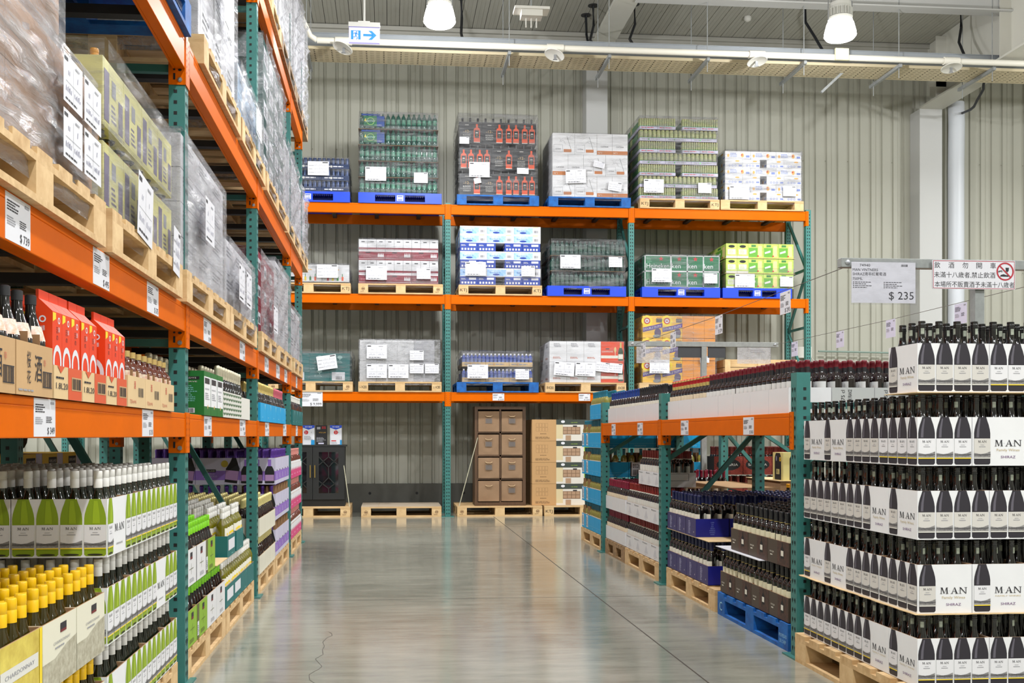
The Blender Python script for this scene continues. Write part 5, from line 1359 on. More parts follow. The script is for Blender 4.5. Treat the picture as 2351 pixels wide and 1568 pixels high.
def art_ywf(m, fr, w, h):
    m.pol(fr, [(w * 0.5 + x * w * 0.62, h * (0.02 + y * 0.98)) for x, y in ((0.5, 0), (0.5, 0.78), (0.42, 0.9), (0.3, 0.98), (-0.3, 0.98), (-0.42, 0.9), (-0.5, 0.78), (-0.5, 0))], BLACK, 1)
    m.ell(fr, w * 0.72, h * 0.76, w * 0.085, w * 0.085, mat('gold_seal', (206, 172, 50), 0.4), 2, 14); m.ell(fr, w * 0.72, h * 0.76, w * 0.03, w * 0.03, BLACK, 3, 8); m.ell(fr, w * 0.36, h * 0.78, w * 0.06, w * 0.1, mat('print_glint', (120, 120, 150), 0.5), 2, 10); m.rect(fr, w * 0.35, h * 0.22, w * 0.65, h * 0.4, YC, 2); m.bars(fr, w * 0.38, h * 0.24, w * 0.62, h * 0.38, 4, INK, 3)
wy = case(0.3, 0.24, 0.24, YC, art_ywf, art_ywf, closed=True, name='whisky_carton', sd='R')
put_case(wy, 3.36, 8.5, 0.794, cl='pale yellow whisky carton with black bottle print behind the low rack')
def art_port(m, fr, w, h): m.rect(fr, w * 0.35, h * 0.6, w * 0.55, h * 0.75, RED, 2); m.barcode(fr, w * 0.1, h * 0.15, w * 0.9, h * 0.45, PAPER, 2, 18); m.bars(fr, w * 0.35, h * 0.82, w * 0.6, h * 0.88, 1, PAPER)
pc = case(0.19, 0.3, 0.2, DGREY, art_port, None, sd='R', nx=3, ny=4, name='port_carton')
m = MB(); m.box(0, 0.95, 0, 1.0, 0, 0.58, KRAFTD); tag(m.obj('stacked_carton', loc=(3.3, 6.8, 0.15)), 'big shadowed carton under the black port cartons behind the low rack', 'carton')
pallet('wood', 1.0, 1.2, 3.29, 6.68, 0, 'wooden pallet behind the low rack under the port cartons')
sheet(3.28, 4.28, 6.74, 7.9, 0.732, 'cardboard sheet under the black port cartons behind the low rack', KRAFTL)
for n in range(3): put_case(pc, 3.33 + 0.195 * n, 7.0, 0.738, 'port_bottle', 'black carton with barcode and red square behind the low rack, %s of three' % ORD[n], None, 'dark port bottle in the black cartons behind the low rack', 'port bottles behind the low rack', 0, lambda x, y: 0)
def art_sang(m, fr, w, h):
    m.rect(fr, 0, 0, w, h, mat('sangria_dots', (170, 60, 34), 0.5, var=0.8, vs=110, col2=(60, 14, 26))); m.ell(fr, w * 0.5, h * 0.55, w * 0.42, h * 0.32, BLACK, 2, 20); m.text(fr, 'SANGRIA', w * 0.5, h * 0.48, h * 0.14, OFFW, 3, w=w * 0.66); m.rect(fr, w * 0.38, h * 0.7, w * 0.62, h * 0.77, RED, 3)
sc = case(0.31, 0.24, 0.19, BLACK, art_sang, None, sd='R', nx=4, ny=3, name='sangria_carton')
pallet('worn', 1.0, 1.2, 3.36, 10.38, 0, 'dark wooden pallet under the sangria cartons beyond the low rack')
for L in range(3):
    for n in range(3): put_case(sc, 3.37 + 0.312 * n, 10.4, 0.153 + 0.31 * L, 'sangria_bottle', 'black and orange sangria carton, %s layer, %s from the moscato stack' % (layer_word(L, 3), ORD[n]), None, 'sangria bottle with dark neck label, %s layer' % layer_word(L, 3), 'sangria bottles, %s layer' % layer_word(L, 3), 0, lambda x, y: 0)
m = MB(); m.box(-0.06, 0.06, -0.1, 0.1, 0, 1.5, GREYM); tag(m.obj('steel_post', loc=(3.33, 10.9, 0)), 'plain grey steel post between moscato and sangria cartons', 'post')
# ================================================================ stretch film and pallet loads
def film(x0, x1, y0, y1, z0, z1, label, mt=None, papers=(), group=None, amp=0.006, faces='flrt', papside='f', sag=0.0, seed=0):
    """wrinkled film skin round a load, with paper labels taped on as parts"""
    mt = mt or FILM
    rd = random.Random(seed + int(x0 * 100) + int(y0 * 37) + int(z0 * 11))
    m = MB()
    def w(p, n):
        x, y, z = p
        q = math.sin(z * 37 + x * 5 + seed) * math.sin(x * 9 + y * 11 + z * 13) + 0.5 * math.sin(z * 91 + y * 31 + x * 17)
        return tuple(a + b * (amp * 0.9 * q + amp) for a, b in zip(p, n))
    def grid(o, u, v, n, nu, nv):
        k = len(m.v)
        for j in range(nv + 1):
            for i in range(nu + 1):
                p = tuple(o[t] + u[t] * i / nu + v[t] * j / nv for t in range(3))
                edge = i in (0, nu) or j in (0, nv)
                m.v.append(p if edge and j == nv and 0 else w(p, n) if not edge else tuple(p[t] + n[t] * amp for t in range(3)))
        mi = m.m(mt)
        for j in range(nv):
            for i in range(nu):
                a = k + j * (nu + 1) + i
                m.f.append((a, a + 1, a + nu + 2, a + nu + 1)); m.mi.append(mi); m.sm.append(True)
    X, Y, Z = x1 - x0, y1 - y0, z1 - z0
    if 'f' in faces: grid((x0, y0, z0), (X, 0, 0), (0, 0, Z), (0, -1, 0), max(6, int(X * 14)), max(6, int(Z * 26)))
    if 'l' in faces: grid((x0, y1, z0), (0, -Y, 0), (0, 0, Z), (-1, 0, 0), max(6, int(Y * 14)), max(6, int(Z * 26)))
    if 'r' in faces: grid((x1, y0, z0), (0, Y, 0), (0, 0, Z), (1, 0, 0), max(6, int(Y * 14)), max(6, int(Z * 26)))
    if 't' in faces: grid((x0, y0, z1), (X, 0, 0), (0, Y, 0), (0, 0, 1), 10, 10)
    o = m.obj('stretch_wrap')
    tag(o, label, 'stretch wrap', group)
    for p in papers:
        a, b, pw, ph, tilt = p[:5]
        side = p[6] if len(p) > 6 else papside
        f0 = Fr((x0, y0 - amp * 3 - 0.004, z0), (1, 0, 0), (0, 0, 1)) if side == 'f' else Fr((x1 + amp * 3 + 0.004, y0, z0), (0, 1, 0), (0, 0, 1))
        u = f0.u * math.cos(tilt) + f0.v * math.sin(tilt); v = f0.v * math.cos(tilt) - f0.u * math.sin(tilt)
        fr = Fr(f0.p(a, b, 0), u, v, 0.0008)
        q = MB()
        q.rect(fr, 0, 0, pw, ph, PAPER, 0)
        kind = p[5] if len(p) > 5 else 'grid'
        HW = mat('handwriting', (96, 96, 130), 0.6)
        if kind == 'grid':
            q.rect(fr, pw * 0.04, ph * 0.86, pw * 0.22, ph * 0.93, INK); q.line(fr, pw / 2, ph * 0.12, pw / 2, ph * 0.85, 0.0015, INKL); q.line(fr, 0.02, ph * 0.45, pw - 0.02, ph * 0.45, 0.0015, INKL)
            q.bars(fr, pw * 0.6, ph * 0.84, pw * 0.92, ph * 0.92, 1, INKL); q.bars(fr, pw * 0.1, ph * 0.05, pw * 0.95, ph * 0.13, 1, INK, 1, 3)
            rdp = random.Random(int(a * 99) + seed)
            for (cx_, cy_, n_) in ((0.25, 0.6, 2), (0.72, 0.6, 1), (0.12, 0.24, 6), (0.58, 0.24, 6)):
                for i in range(n_):
                    xx = pw * (cx_ + i * 0.055); yy = ph * cy_
                    q.line(fr, xx, yy, xx + pw * rdp.uniform(-0.02, 0.03), yy + ph * rdp.uniform(0.06, 0.13), 0.003, HW)
        else:
            q.rect(fr, pw * 0.7, ph * 0.88, pw * 0.95, ph * 0.95, INK)
            rdp = random.Random(int(a * 77) + 3)
            for r_ in range(3):
                yy = ph * (0.65 - r_ * 0.25)
                q.bars(fr, pw * 0.05, yy, pw * 0.3, yy + ph * 0.08, 1, INKL, 1, r_)
                for i in range(8): q.line(fr, pw * (0.35 + i * 0.075), yy, pw * (0.35 + i * 0.075) + rdp.uniform(-.004, .006), yy + ph * rdp.uniform(0.08, 0.17), 0.0025, HW)
        c = q.obj('paper_label'); c.parent = o
    return o
WP = lambda X, hh=0.2, x1=0.09, y1=0.25, x2=None, y2=0.26: [(x1, y1, 0.30, hh, 0.0), ((x2 if x2 is not None else X - 0.32), y2, 0.2, 0.15, 0.0, 'hand')]
def grid_load(x0, y0, z, rows, desc, name, cat='carton', nback=2):
    """rows from the bottom up: (height, [(case, width, word) ... ; None for a gap])"""
    n = len(rows)
    for L, (h, cols) in enumerate(rows):
        x = x0
        k = 0
        for c in cols:
            if isinstance(c, (int, float)): x += c; continue
            for b in range(nback):
                if b and c.get('nob'): continue
                copy_thing(c['o'], (x + c['w'] / 2, y0 + c['d'] / 2 + b * c['d'], z), 0, '%s, %s layer, %s across%s' % (desc, layer_word(L, n), ORD[k], ', rear row' if b else ''), None, cat)
            x += c['w']; k += 1
        z += h
def K(w, d, h, mt, f=None, s=None, name='carton', sd='R'): return case(w, d, h, mt, f, s, sd=sd, closed=True, name=name)
YF = 14.86
Z3, Z2, Z1 = 4.535, 3.225, 1.81
def pack(name, n, r, h, glass, capm, labm, w, d, tray=None, th=0.04, prof=None, capn='cap', rows=2, band=None):
    """a shrink pack of cans or bottles: the containers show as one bundle"""
    m = MB()
    for i in range(n):
        for j in range(rows):
            x = -w / 2 + w * (i + 0.5) / n; y = -d / 2 + r + 0.004 + j * 2 * r
            if prof == 'can': m.lathe([(r * 0.85, 0), (r, 0.012), (r, h - 0.02), (r * 0.82, h - 0.004), (r * 0.8, h)], 12, [glass, labm, labm, capm] if labm else [glass, glass, glass, capm], o=(x, y, 0.002))
            else: m.lathe([(r * 0.9, 0), (r, 0.01), (r, h * 0.3), (r * 0.93, h * 0.34), (r * 0.93, h * 0.55), (r, h * 0.6), (r * 0.9, h * 0.74), (r * 0.4, h * 0.88), (r * 0.36, h)], 12, [glass, glass, labm, labm, labm, glass, glass, capm], o=(x, y, 0.002))
    m.box(-w / 2 + 0.005, w / 2 - 0.005, -d / 2 + 4 * r + 0.01, d / 2 - 0.01, 0.002, h * 0.8, glass)
    o = m.obj(name)
    if tray:
        t = MB(); fr = Fr((-w / 2, -d / 2 - 0.001, 0), (1, 0, 0), (0, 0, 1))
        t.box(-w / 2 + 0.002, w / 2 - 0.002, -d / 2, d / 2, 0, th, tray[0])
        t.bars(fr, w * 0.1, th * 0.3, w * 0.9, th * 0.75, 1, tray[1], 1, 5); t.ell(fr, w * 0.35, th * 0.5, th * 0.25, th * 0.25, tray[2], 2, 8)
        q = t.obj('tray'); q.parent = o
    return dict(o=o, w=w, d=d, h=h)
# ---- top shelf of the wall rack
pallet('plastic', 1.2, 1.0, -1.76, YF - 0.03, Z3, 'blue plastic pallet under the dark blue can trays')
DB = mat('can_blue', (30, 52, 92), 0.3, metal=0.4)
c1 = pack('can_pack', 6, 0.031, 0.16, DB, STEEL, DB, 0.395, 0.5, (DB, PAPER, OFFW), 0.07, 'can')
grid_load(-1.755, YF, Z3 + 0.152, [(0.165, [c1, c1, c1])] * 3, 'dark blue pack of canned drinks on the wall rack', 'x', 'can pack')
film(-1.76, -0.565, YF - 0.01, YF + 0.99, Z3 + 0.1, Z3 + 0.65, 'clear film round the dark blue can packs', FILMD, [(0.6, 0.28, 0.3, 0.2, 0.0, 'hand'), (0.05, 0.25, 0.2, 0.15, 0)])
pallet('plastic', 1.2, 1.0, -0.44, YF - 0.03, Z3, 'blue plastic pallet under the tall green water bottle load')
GW = mat('green_water_glass', (20, 98, 82), 0.15, spec=0.8, trans=0.35)
GWL = mat('green_water_label', (96, 160, 130), 0.4, var=0.5, vs=18, col2=(16, 96, 82))
def wp(lbl):
    p = pack('water_pack', 5, 0.036, 0.225, GW, mat('green_water_cap', (16, 84, 60), 0.4), GW if lbl else GWL, 0.375, 0.5)
    if lbl:
        m = MB(); fr = Fr((-0.1875, -0.2515, 0.02), (1, 0, 0), (0, 0, 1), 0.001)
        GB2 = mat('water_print_green', (20, 110, 72), 0.3); BB2 = mat('water_print_blue', (24, 66, 140), 0.3)
        m.rect(fr, 0.06, 0.01, 0.25, 0.16, GB2); m.rect(fr, 0.25, 0.01, 0.36, 0.16, BB2); m.rect(fr, 0.03, 0.165, 0.3, 0.19, BB2); m.ring(fr, 0.16, 0.085, 0.055, 0.008, mat('lime_print', (150, 200, 90), 0.4), 2)
        m.text(fr, 'perrier', 0.16, 0.075, 0.034, mat('pale_cyan_print', (190, 226, 226), 0.4), 3, w=0.14); m.text(fr, 'menthe', 0.27, 0.025, 0.016, OFFW, 3, w=0.1); m.pol(fr, [(0.07, 0.09), (0.09, 0.13), (0.105, 0.07)], YEL, 2); m.text(fr, '24', 0.02, 0.12, 0.02, OFFW, 3, w=0.025)
        q = m.obj('printed_wrapper'); q.parent = p['o']
    return p
wa, wb = wp(True), wp(False)
grid_load(-0.425, YF, Z3 + 0.152, [(0.232, [wb, wb, wb])] * 3 + [(0.232, [wa, wb, wb])] * 2, 'green water bottle pack on the tall wall rack load', 'x', 'bottle pack')
for i in range(1, 5): sheet(-0.44, 0.715, YF - 0.005, YF + 0.98, Z3 + 0.152 + 0.232 * i - 0.0055, 'thin brown board between water bottle layers, %s from the bottom' % ORD[i - 1], KRAFTD)
film(-0.43, 0.71, YF - 0.012, YF + 0.99, Z3 + 0.1, Z3 + 1.32, 'clear film round the tall green water bottle load', FILM, WP(1.14, x1=0.09, y1=0.22, x2=0.79, y2=0.2))
pallet('bluewood', 1.2, 1.0, 0.985, YF - 0.03, Z3, 'blue painted wooden pallet under the black whisky cartons')
BKC = mat('black_card', (30, 32, 36), 0.4)
ORB = mat('whisky_orange', (226, 84, 36), 0.45)
def wbot(m, fr, a, w, h):
    m.pol(fr, [(a + x * w, h * 0.04 + y * h * 0.9) for x, y in ((0.5, 0), (0.5, 0.66), (0.42, 0.74), (0.16, 0.78), (0.16, 0.97), (-0.16, 0.97), (-0.16, 0.78), (-0.42, 0.74), (-0.5, 0.66), (-0.5, 0))], ORB, 1)
    m.rect(fr, a - w * 0.36, h * 0.26, a + w * 0.36, h * 0.62, BKC, 2); m.rect(fr, a - w * 0.2, h * 0.48, a + w * 0.2, h * 0.52, OFFW, 3); m.text(fr, '12', a, h * 0.36, h * 0.06, GOLDF, 3); m.rect(fr, a - w * 0.5, h * 0.04, a + w * 0.5, h * 0.07, OFFW, 3)
def art_wtext(m, fr, w, h):
    m.text(fr, '-12-', w * 0.33, h * 0.5, h * 0.13, mat('gold_print', (206, 172, 110), 0.5), 1, w=w * 0.3)
    for i, t in enumerate(('BLENDED', 'SCOTCH', 'WHISKY')): m.text(fr, t, w * 0.33, h * (0.36 - i * 0.1), h * 0.07, OFFW, 1, w=w * 0.34)
    m.rect(fr, w * 0.25, h * 0.85, w * 0.42, h * 0.88, OFFW, 1); wbot(m, fr, w * 0.78, w * 0.28, h)
def art_w2(m, fr, w, h): wbot(m, fr, w * 0.27, w * 0.36, h); wbot(m, fr, w * 0.73, w * 0.36, h)
wA, wB = K(0.33, 0.48, 0.31, BKC, art_wtext, None, 'whisky_carton'), K(0.235, 0.48, 0.31, BKC, art_w2, None, 'whisky_carton')
grid_load(1.02, YF, Z3 + 0.152, [(0.375, [wA, wA, wB, wB]), (0.375, [wB, wB, wA, wA]), (0.375, [wA, wA, wB, wB])], 'black whisky carton on the blue painted pallet', 'x')
for L in range(3):
    for i in range(10): stand('whisky_bottle', 1.07 + 0.113 * i, YF + 0.06, Z3 + 0.152 + 0.375 * L + 0.09, 0, 'dark whisky bottle neck rising from the %s layer of black cartons' % layer_word(L, 3), 'whisky bottles in the %s layer of black cartons' % layer_word(L, 3))
film(1.0, 2.17, YF - 0.012, YF + 0.98, Z3 + 0.06, Z3 + 1.33, 'shiny film round the black whisky cartons', FILM, [(0.16, 0.34, 0.3, 0.22, 0.0), (0.86, 0.4, 0.17, 0.09, 0.0, 'hand'), (0.02, 0.82, 0.14, 0.1, 0.0, 'hand'), (0.24, 0.24, 0.1, 0.08, 0.2, 'hand')], amp=0.01)
pallet('bluewood', 1.22, 1.0, 2.33, YF - 0.03, Z3, 'blue painted wooden pallet under the white map-printed cartons')
def art_map(k):
    def f(m, fr, w, h):
        rd = random.Random(k)
        if k % 2 == 0:
            for _ in range(6):
                x, y = rd.uniform(0, w * 0.7), rd.uniform(h * 0.4, h * 0.8)
                for _ in range(5):
                    x2, y2 = min(w, x + rd.uniform(0, w * 0.12)), y + rd.uniform(-h * 0.1, h * 0.08); m.line(fr, x, y, x2, y2, 0.002, INKL); x, y = x2, y2
            x, y = w * 0.65, h * 0.85
            for i in range(7): x2, y2 = x + w * 0.03, y - h * 0.1; m.line(fr, x, y, x2, y2, 0.006, GREYM); x, y = x2, y2
            for t in ((w * .05, h * .1, w * .45, h * .1), (w * .45, h * .1, w * .45, h * .45), (w * .45, h * .45, w * .05, h * .45), (w * .05, h * .45, w * .05, h * .1)): m.line(fr, *t, 0.003, INKL, 2)
            m.text(fr, 'CATENA', w * 0.25, h * 0.22, h * 0.06, INK, 2, w=w * 0.25); m.rect(fr, w * 0.5, h * 0.1, w * 0.85, h * 0.24, mat('copper_band', (190, 118, 66), 0.5), 2)
        else:
            m.text(fr, 'CATENA', w * 0.5, h * 0.36, h * 0.07, INK, 2, w=w * 0.5); m.rect(fr, 0, h * 0.02, w, h * 0.2, mat('copper_band', (190, 118, 66), 0.5)); m.text(fr, 'N°1', w * 0.2, h * 0.06, h * 0.09, OFFW, 2)
    return f
m0, m1 = [K(0.33, 0.49, 0.31, WHITE, art_map(k), None, 'map_carton') for k in (0, 2)]
m2 = K(0.23, 0.49, 0.31, WHITE, art_map(1), None, 'map_carton')
grid_load(2.39, YF, Z3 + 0.152, [(0.312, [m0, m1, m2, m2]), (0.312, [m2, m2, m0, m1]), (0.312, [m1, m0, m2, m2])], 'white map-printed wine carton', 'x')
film(2.385, 3.515, YF - 0.012, YF + 0.99, Z3 + 0.1, Z3 + 1.09, 'clear film round the white map-printed wine cartons', FILMD, [(0.2, 0.24, 0.3, 0.2, 0.05), (0.82, 0.16, 0.2, 0.13, -0.15, 'hand'), (0.6, 0.5, 0.17, 0.09, -0.2, 'hand')])
pallet('wood', 1.2, 1.0, 3.69, YF - 0.03, Z3, 'wooden pallet stamped with initials under the beer can trays', 'KTJ')
CG = mat('beer_can_green', (36, 132, 52), 0.3, metal=0.3)
CB = mat('beer_can_pale', (196, 186, 140), 0.4, var=0.3, vs=60, col2=(120, 150, 80))
TR = mat('beer_tray', (196, 192, 214), 0.5)
b4 = pack('beer_tray', 8, 0.0165, 0.12, CG, GOLDF, CB, 0.272, 0.5, (TR, RED, GREYM), 0.045, 'can', rows=3)
b6 = pack('beer_tray', 6, 0.032, 0.12, CG, GOLDF, CB, 0.39, 0.5, (TR, GREYM, CG), 0.045, 'can')
for p in (b4, b6): p['o'].data.transform(Matrix.Translation((0, 0, 0.042)))
grid_load(3.69, YF, Z3 + 0.152, [(0.171, [b4, b4, 0.1, b4, b4]) if L % 2 == 0 else (0.171, [b6, b6, b6]) for L in range(7)], 'tray of green and gold beer cans', 'x', 'beer tray')
film(3.685, 4.865, YF - 0.012, YF + 0.99, Z3 + 0.1, Z3 + 1.37, 'clear film round the seven layers of beer can trays', FILM, WP(1.18, x1=0.06, y1=0.13, x2=0.88, y2=0.14))
pallet('wood', 1.27, 1.0, 4.91, YF - 0.03, Z3, 'wooden pallet under the white citrus-printed cartons')
CIT = mat('citrus_print', (240, 178, 70), 0.5)
CBL = mat('citrus_blue', (120, 140, 206), 0.5)
def art_cit(m, fr, w, h): m.ell(fr, w * 0.68, h * 0.5, h * 0.2, h * 0.26, CIT, 1, 12); m.ell(fr, w * 0.66, h * 0.55, h * 0.1, h * 0.12, RED, 2, 8); m.ell(fr, w * 0.12, h * 0.45, h * 0.14, h * 0.2, CIT, 1, 10); m.bars(fr, w * 0.2, h * 0.3, w * 0.55, h * 0.8, 3, CBL, 1); m.rect(fr, w * 0.82, h * 0.25, w * 0.96, h * 0.5, CBL, 1)
def art_cit2(m, fr, w, h):
    m.line(fr, 0, h * 0.52, w, h * 0.52, 0.002, INKL); m.ell(fr, w * 0.7, h * 0.8, w * 0.13, h * 0.1, CIT, 1, 10)
    for i in range(3): m.ring(fr, w * (0.25 + i * 0.17), h * 0.25, h * 0.13, 0.006, CBL, 1, 10)
    m.rect(fr, w * 0.78, h * 0.15, w * 0.96, h * 0.35, CBL, 1)
ci, cj = K(0.39, 0.49, 0.121, WHITE, art_cit, art_cit2, 'citrus_carton'), K(0.268, 0.49, 0.121, WHITE, art_cit2, art_cit, 'citrus_carton')
grid_load(4.985, YF, Z3 + 0.152, [(0.122, [cj, cj, 0.1, cj, cj]) if L % 2 == 0 else (0.122, [ci, ci, ci]) for L in range(6)], 'white citrus-printed carton', 'x')
film(4.98, 6.165, YF - 0.012, YF + 0.99, Z3 + 0.1, Z3 + 0.9, 'clear film round the white citrus cartons', FILM, WP(1.18, x1=0.06, y1=0.06, x2=0.88, y2=0.12))
# ---- middle shelf
pallet('wood', 1.2, 1.0, -1.75, YF - 0.03, Z2, 'wooden pallet under the white cocktail-printed cartons', 'KTJ')
def art_cock(m, fr, w, h):
    m.rect(fr, 0, 0, w, h * 0.06, DGREY)
    for i, c in enumerate((RED, YEL, CG, ORB)): m.rect(fr, w * (0.18 + i * 0.18), h * 0.12, w * (0.25 + i * 0.18), h * 0.34, c, 1); m.rect(fr, w * (0.2 + i * 0.18), h * 0.34, w * (0.225 + i * 0.18), h * (0.5 if i % 2 else 0.4), (KRAFTD, CG)[i % 2], 1)
    m.bars(fr, w * 0.2, h * 0.68, w * 0.85, h * 0.78, 1, CIT)
k1 = K(0.39, 0.49, 0.26, WHITEG, art_cock, None, 'cocktail_carton', 'L')
grid_load(-1.74, YF, Z2 + 0.152, [(0.262, [k1, k1, k1])], 'white cocktail-printed carton', 'x')
film(-1.75, -0.56, YF - 0.012, YF + 0.99, Z2 + 0.1, Z2 + 0.43, 'clear film round the white cocktail cartons', FILM, [(0.72, 0.12, 0.3, 0.19, 0.0, 'hand')])
pallet('wood', 1.22, 1.0, -0.44, YF - 0.03, Z2, 'wooden pallet under the white and crimson wine cartons', 'ring')
CRI = mat('crimson_card', (136, 26, 48), 0.45)
def art_crw(m, fr, w, h): m.rect(fr, 0, h * 0.06, w, h * 0.22, CRI); m.rect(fr, w * 0.3, h * 0.74, w * 0.7, h * 0.82, INK, 1)
def art_crc(m, fr, w, h): m.rect(fr, 0, h * 0.84, w, h * 0.98, WHITE); m.rect(fr, 0, h * 0.12, w, h * 0.15, WHITE); m.rect(fr, w * 0.26, h * 0.7, w * 0.44, h * 0.8, INK, 1); m.bars(fr, w * 0.06, h * 0.3, w * 0.6, h * 0.55, 2, mat('crimson_pale', (190, 96, 110), 0.5)); [tiny_bottle(m, fr, w * (0.74 + 0.06 * i), h * 0.3, h * 0.4, w * 0.05, WHITE, WHITE, WHITE) for i in range(4)]
r1, r2 = K(0.1275, 0.49, 0.19, WHITE, art_crw, None, 'crimson_wine_carton'), K(0.3825, 0.49, 0.145, CRI, art_crc, None, 'crimson_wine_carton')
grid_load(-0.435, YF, Z2 + 0.152, [(0.147, [r2] * 3), (0.192, [r1] * 9), (0.147, [r2] * 3), (0.1, [])][:3] + [], 'white and crimson wine carton', 'x')
r3 = K(0.1275, 0.49, 0.15, WHITE, art_crw, None, 'crimson_wine_carton')
grid_load(-0.435, YF, Z2 + 0.152 + 0.486, [(0.15, [r3] * 9)], 'slim white and crimson wine carton in the topmost row', 'x', nback=1)
film(-0.44, 0.72, YF - 0.012, YF + 0.99, Z2 + 0.1, Z2 + 0.8, 'shiny film round the white and crimson wine cartons', FILM, WP(1.16, x1=0.11, y1=0.1, x2=0.84, y2=0.12), amp=0.01)
pallet('wood', 1.22, 1.0, 1.01, YF - 0.03, Z2, 'wooden pallet stamped with initials under blue and white beer cartons', 'KTJ ')
NV = mat('beer_blue', (30, 62, 156), 0.45)
PALE = mat('ice_print', (120, 176, 236), 0.45, var=0.5, vs=14, col2=(206, 226, 246))
def art_bk(m, fr, w, h): m.rect(fr, 0, h * 0.08, w * 0.72, h * 0.86, PALE); m.text(fr, 'buckskin', w * 0.3, h * 0.42, h * 0.2, mat('buck_blue', (30, 84, 150), 0.5), 2, w=w * 0.38); m.ell(fr, w * 0.34, h * 0.25, w * 0.13, h * 0.12, NV, 2, 12); m.rect(fr, w * 0.7, h * 0.2, w * 0.95, h * 0.7, PAPER, 2); m.barcode(fr, w * 0.75, h * 0.25, w * 0.9, h * 0.55, INK, 3, 8); m.rect(fr, w * 0.7, h * 0.92, w * 0.9, h * 0.96, YEL, 2)
def art_bn(m, fr, w, h):
    m.rect(fr, w * 0.5, h * 0.62, w * 0.9, h * 0.88, PAPER); m.bars(fr, w * 0.06, h * 0.6, w * 0.4, h * 0.8, 2, OFFW)
    for i in range(5): m.rect(fr, w * (0.08 + i * 0.17), h * 0.14, w * (0.18 + i * 0.17), h * 0.38, PAPER)
n3, n4 = K(0.395, 0.49, 0.122, WHITE, art_bk, art_bk, 'beer_carton'), K(0.262, 0.49, 0.122, NV, art_bn, art_bn, 'beer_carton')
W4 = [n4, n4, 0.13, n4, n4]; W3 = [n3, n3, n3]
grid_load(1.03, YF, Z2 + 0.152, [(0.1225, q) for q in (W4, W3, W4, W3, W4, W3, W3)], 'blue and white beer carton', 'x')
film(1.025, 2.22, YF - 0.012, YF + 0.99, Z2 + 0.1, Z2 + 0.5, 'film round the lower half of the blue beer cartons', FILMD, WP(1.19, x1=0.08, y1=0.18, x2=0.9, y2=0.18))
pallet('plastic', 1.17, 1.0, 2.31, YF - 0.03, Z2, 'blue plastic pallet under the low green bottle load')
GW2 = mat('green_bottle_dark', (18, 66, 56), 0.15, spec=0.8)
wc2 = pack('water_pack', 4, 0.0345, 0.215, GW2, mat('green_bottle_cap', (10, 50, 40), 0.4), mat('green_bottle_label', (70, 110, 90), 0.3, var=0.7, vs=14, col2=(24, 62, 52)), 0.2725, 0.5)
grid_load(2.37, YF, Z2 + 0.152, [(0.225, [wc2] * 4)] * 3, 'dark green bottle pack under shiny film', 'x', 'bottle pack')
for i in (1, 2): sheet(2.36, 3.47, YF - 0.005, YF + 0.98, Z2 + 0.152 + 0.225 * i - 0.006, 'thin brown board between dark green bottle layers, %s one' % ('lower', 'upper')[i - 1], KRAFTD)
film(2.365, 3.47, YF - 0.012, YF + 0.99, Z2 + 0.1, Z2 + 0.84, 'loose shiny film round the dark green bottle packs', FILM, WP(1.1, x1=0.13, y1=0.3, x2=0.85, y2=0.33), amp=0.014)
pallet('plastic', 1.18, 1.0, 3.72, YF - 0.03, Z2, 'blue plastic pallet under the green star-printed beer cartons')
GH = mat('beer_carton_green', (10, 108, 66), 0.4)
def star(m, fr, a, b, r, mt): m.pol(fr, [(a + (r if i % 2 == 0 else r * 0.42) * math.sin(i * PI / 5), b + (r if i % 2 == 0 else r * 0.42) * math.cos(i * PI / 5)) for i in range(10)], mt, 3)
def art_hk(t, wt):
    def f(m, fr, w, h):
        for q in ((0, 0, w, h * 0.04), (0, h * 0.96, w, h), (0, 0, w * 0.03, h), (w * 0.97, 0, w, h)): m.rect(fr, *q, WHITE)
        star(m, fr, w * (0.62 if wt > 0.8 else 0.5), h * 0.78, h * 0.17, RED); m.text(fr, t, w * 0.5 if wt > 0.8 else w * (0.04 + wt / 2), h * 0.2, h * 0.3, WHITE, 2, w=w * wt); m.bars(fr, w * 0.08, h * 0.5, w * 0.28, h * 0.85, 5, mat('pale_green_print', (110, 180, 140), 0.5)) if wt > 0.8 else None
    return f
h1, h2 = K(0.4, 0.49, 0.235, GH, art_hk('Heineken', 0.86), art_hk('Hei', 0.5), 'green_beer_carton'), K(0.245, 0.49, 0.235, GH, art_hk('ken', 0.55), art_hk('Hei', 0.5), 'green_beer_carton')
grid_load(3.765, YF, Z2 + 0.152, [(0.237, [h1, h2, h2, h2])] * 2, 'green beer carton with red star', 'x')
film(3.76, 4.9, YF - 0.012, YF + 0.99, Z2 + 0.08, Z2 + 0.64, 'loose clear film round the green star-printed beer cartons', FILM, WP(1.14, x1=0.1, y1=0.14, x2=0.89, y2=0.13), amp=0.012)
pallet('plastic', 1.06, 1.0, 4.94, YF - 0.03, Z2, 'blue plastic pallet under the lime printed drink cartons')
LG = mat('lime_print_card', (206, 218, 110), 0.45, var=0.25, vs=12, col2=(150, 190, 70))
def art_lm1(m, fr, w, h): m.ell(fr, w * 0.5, h * 0.8, w * 0.3, h * 0.1, BLACK, 1, 10); m.rect(fr, w * 0.15, h * 0.25, w * 0.85, h * 0.6, OFFW); m.bars(fr, w * 0.25, h * 0.3, w * 0.75, h * 0.55, 3, LG, 2); m.rect(fr, 0, 0, w, h * 0.14, OFFW)
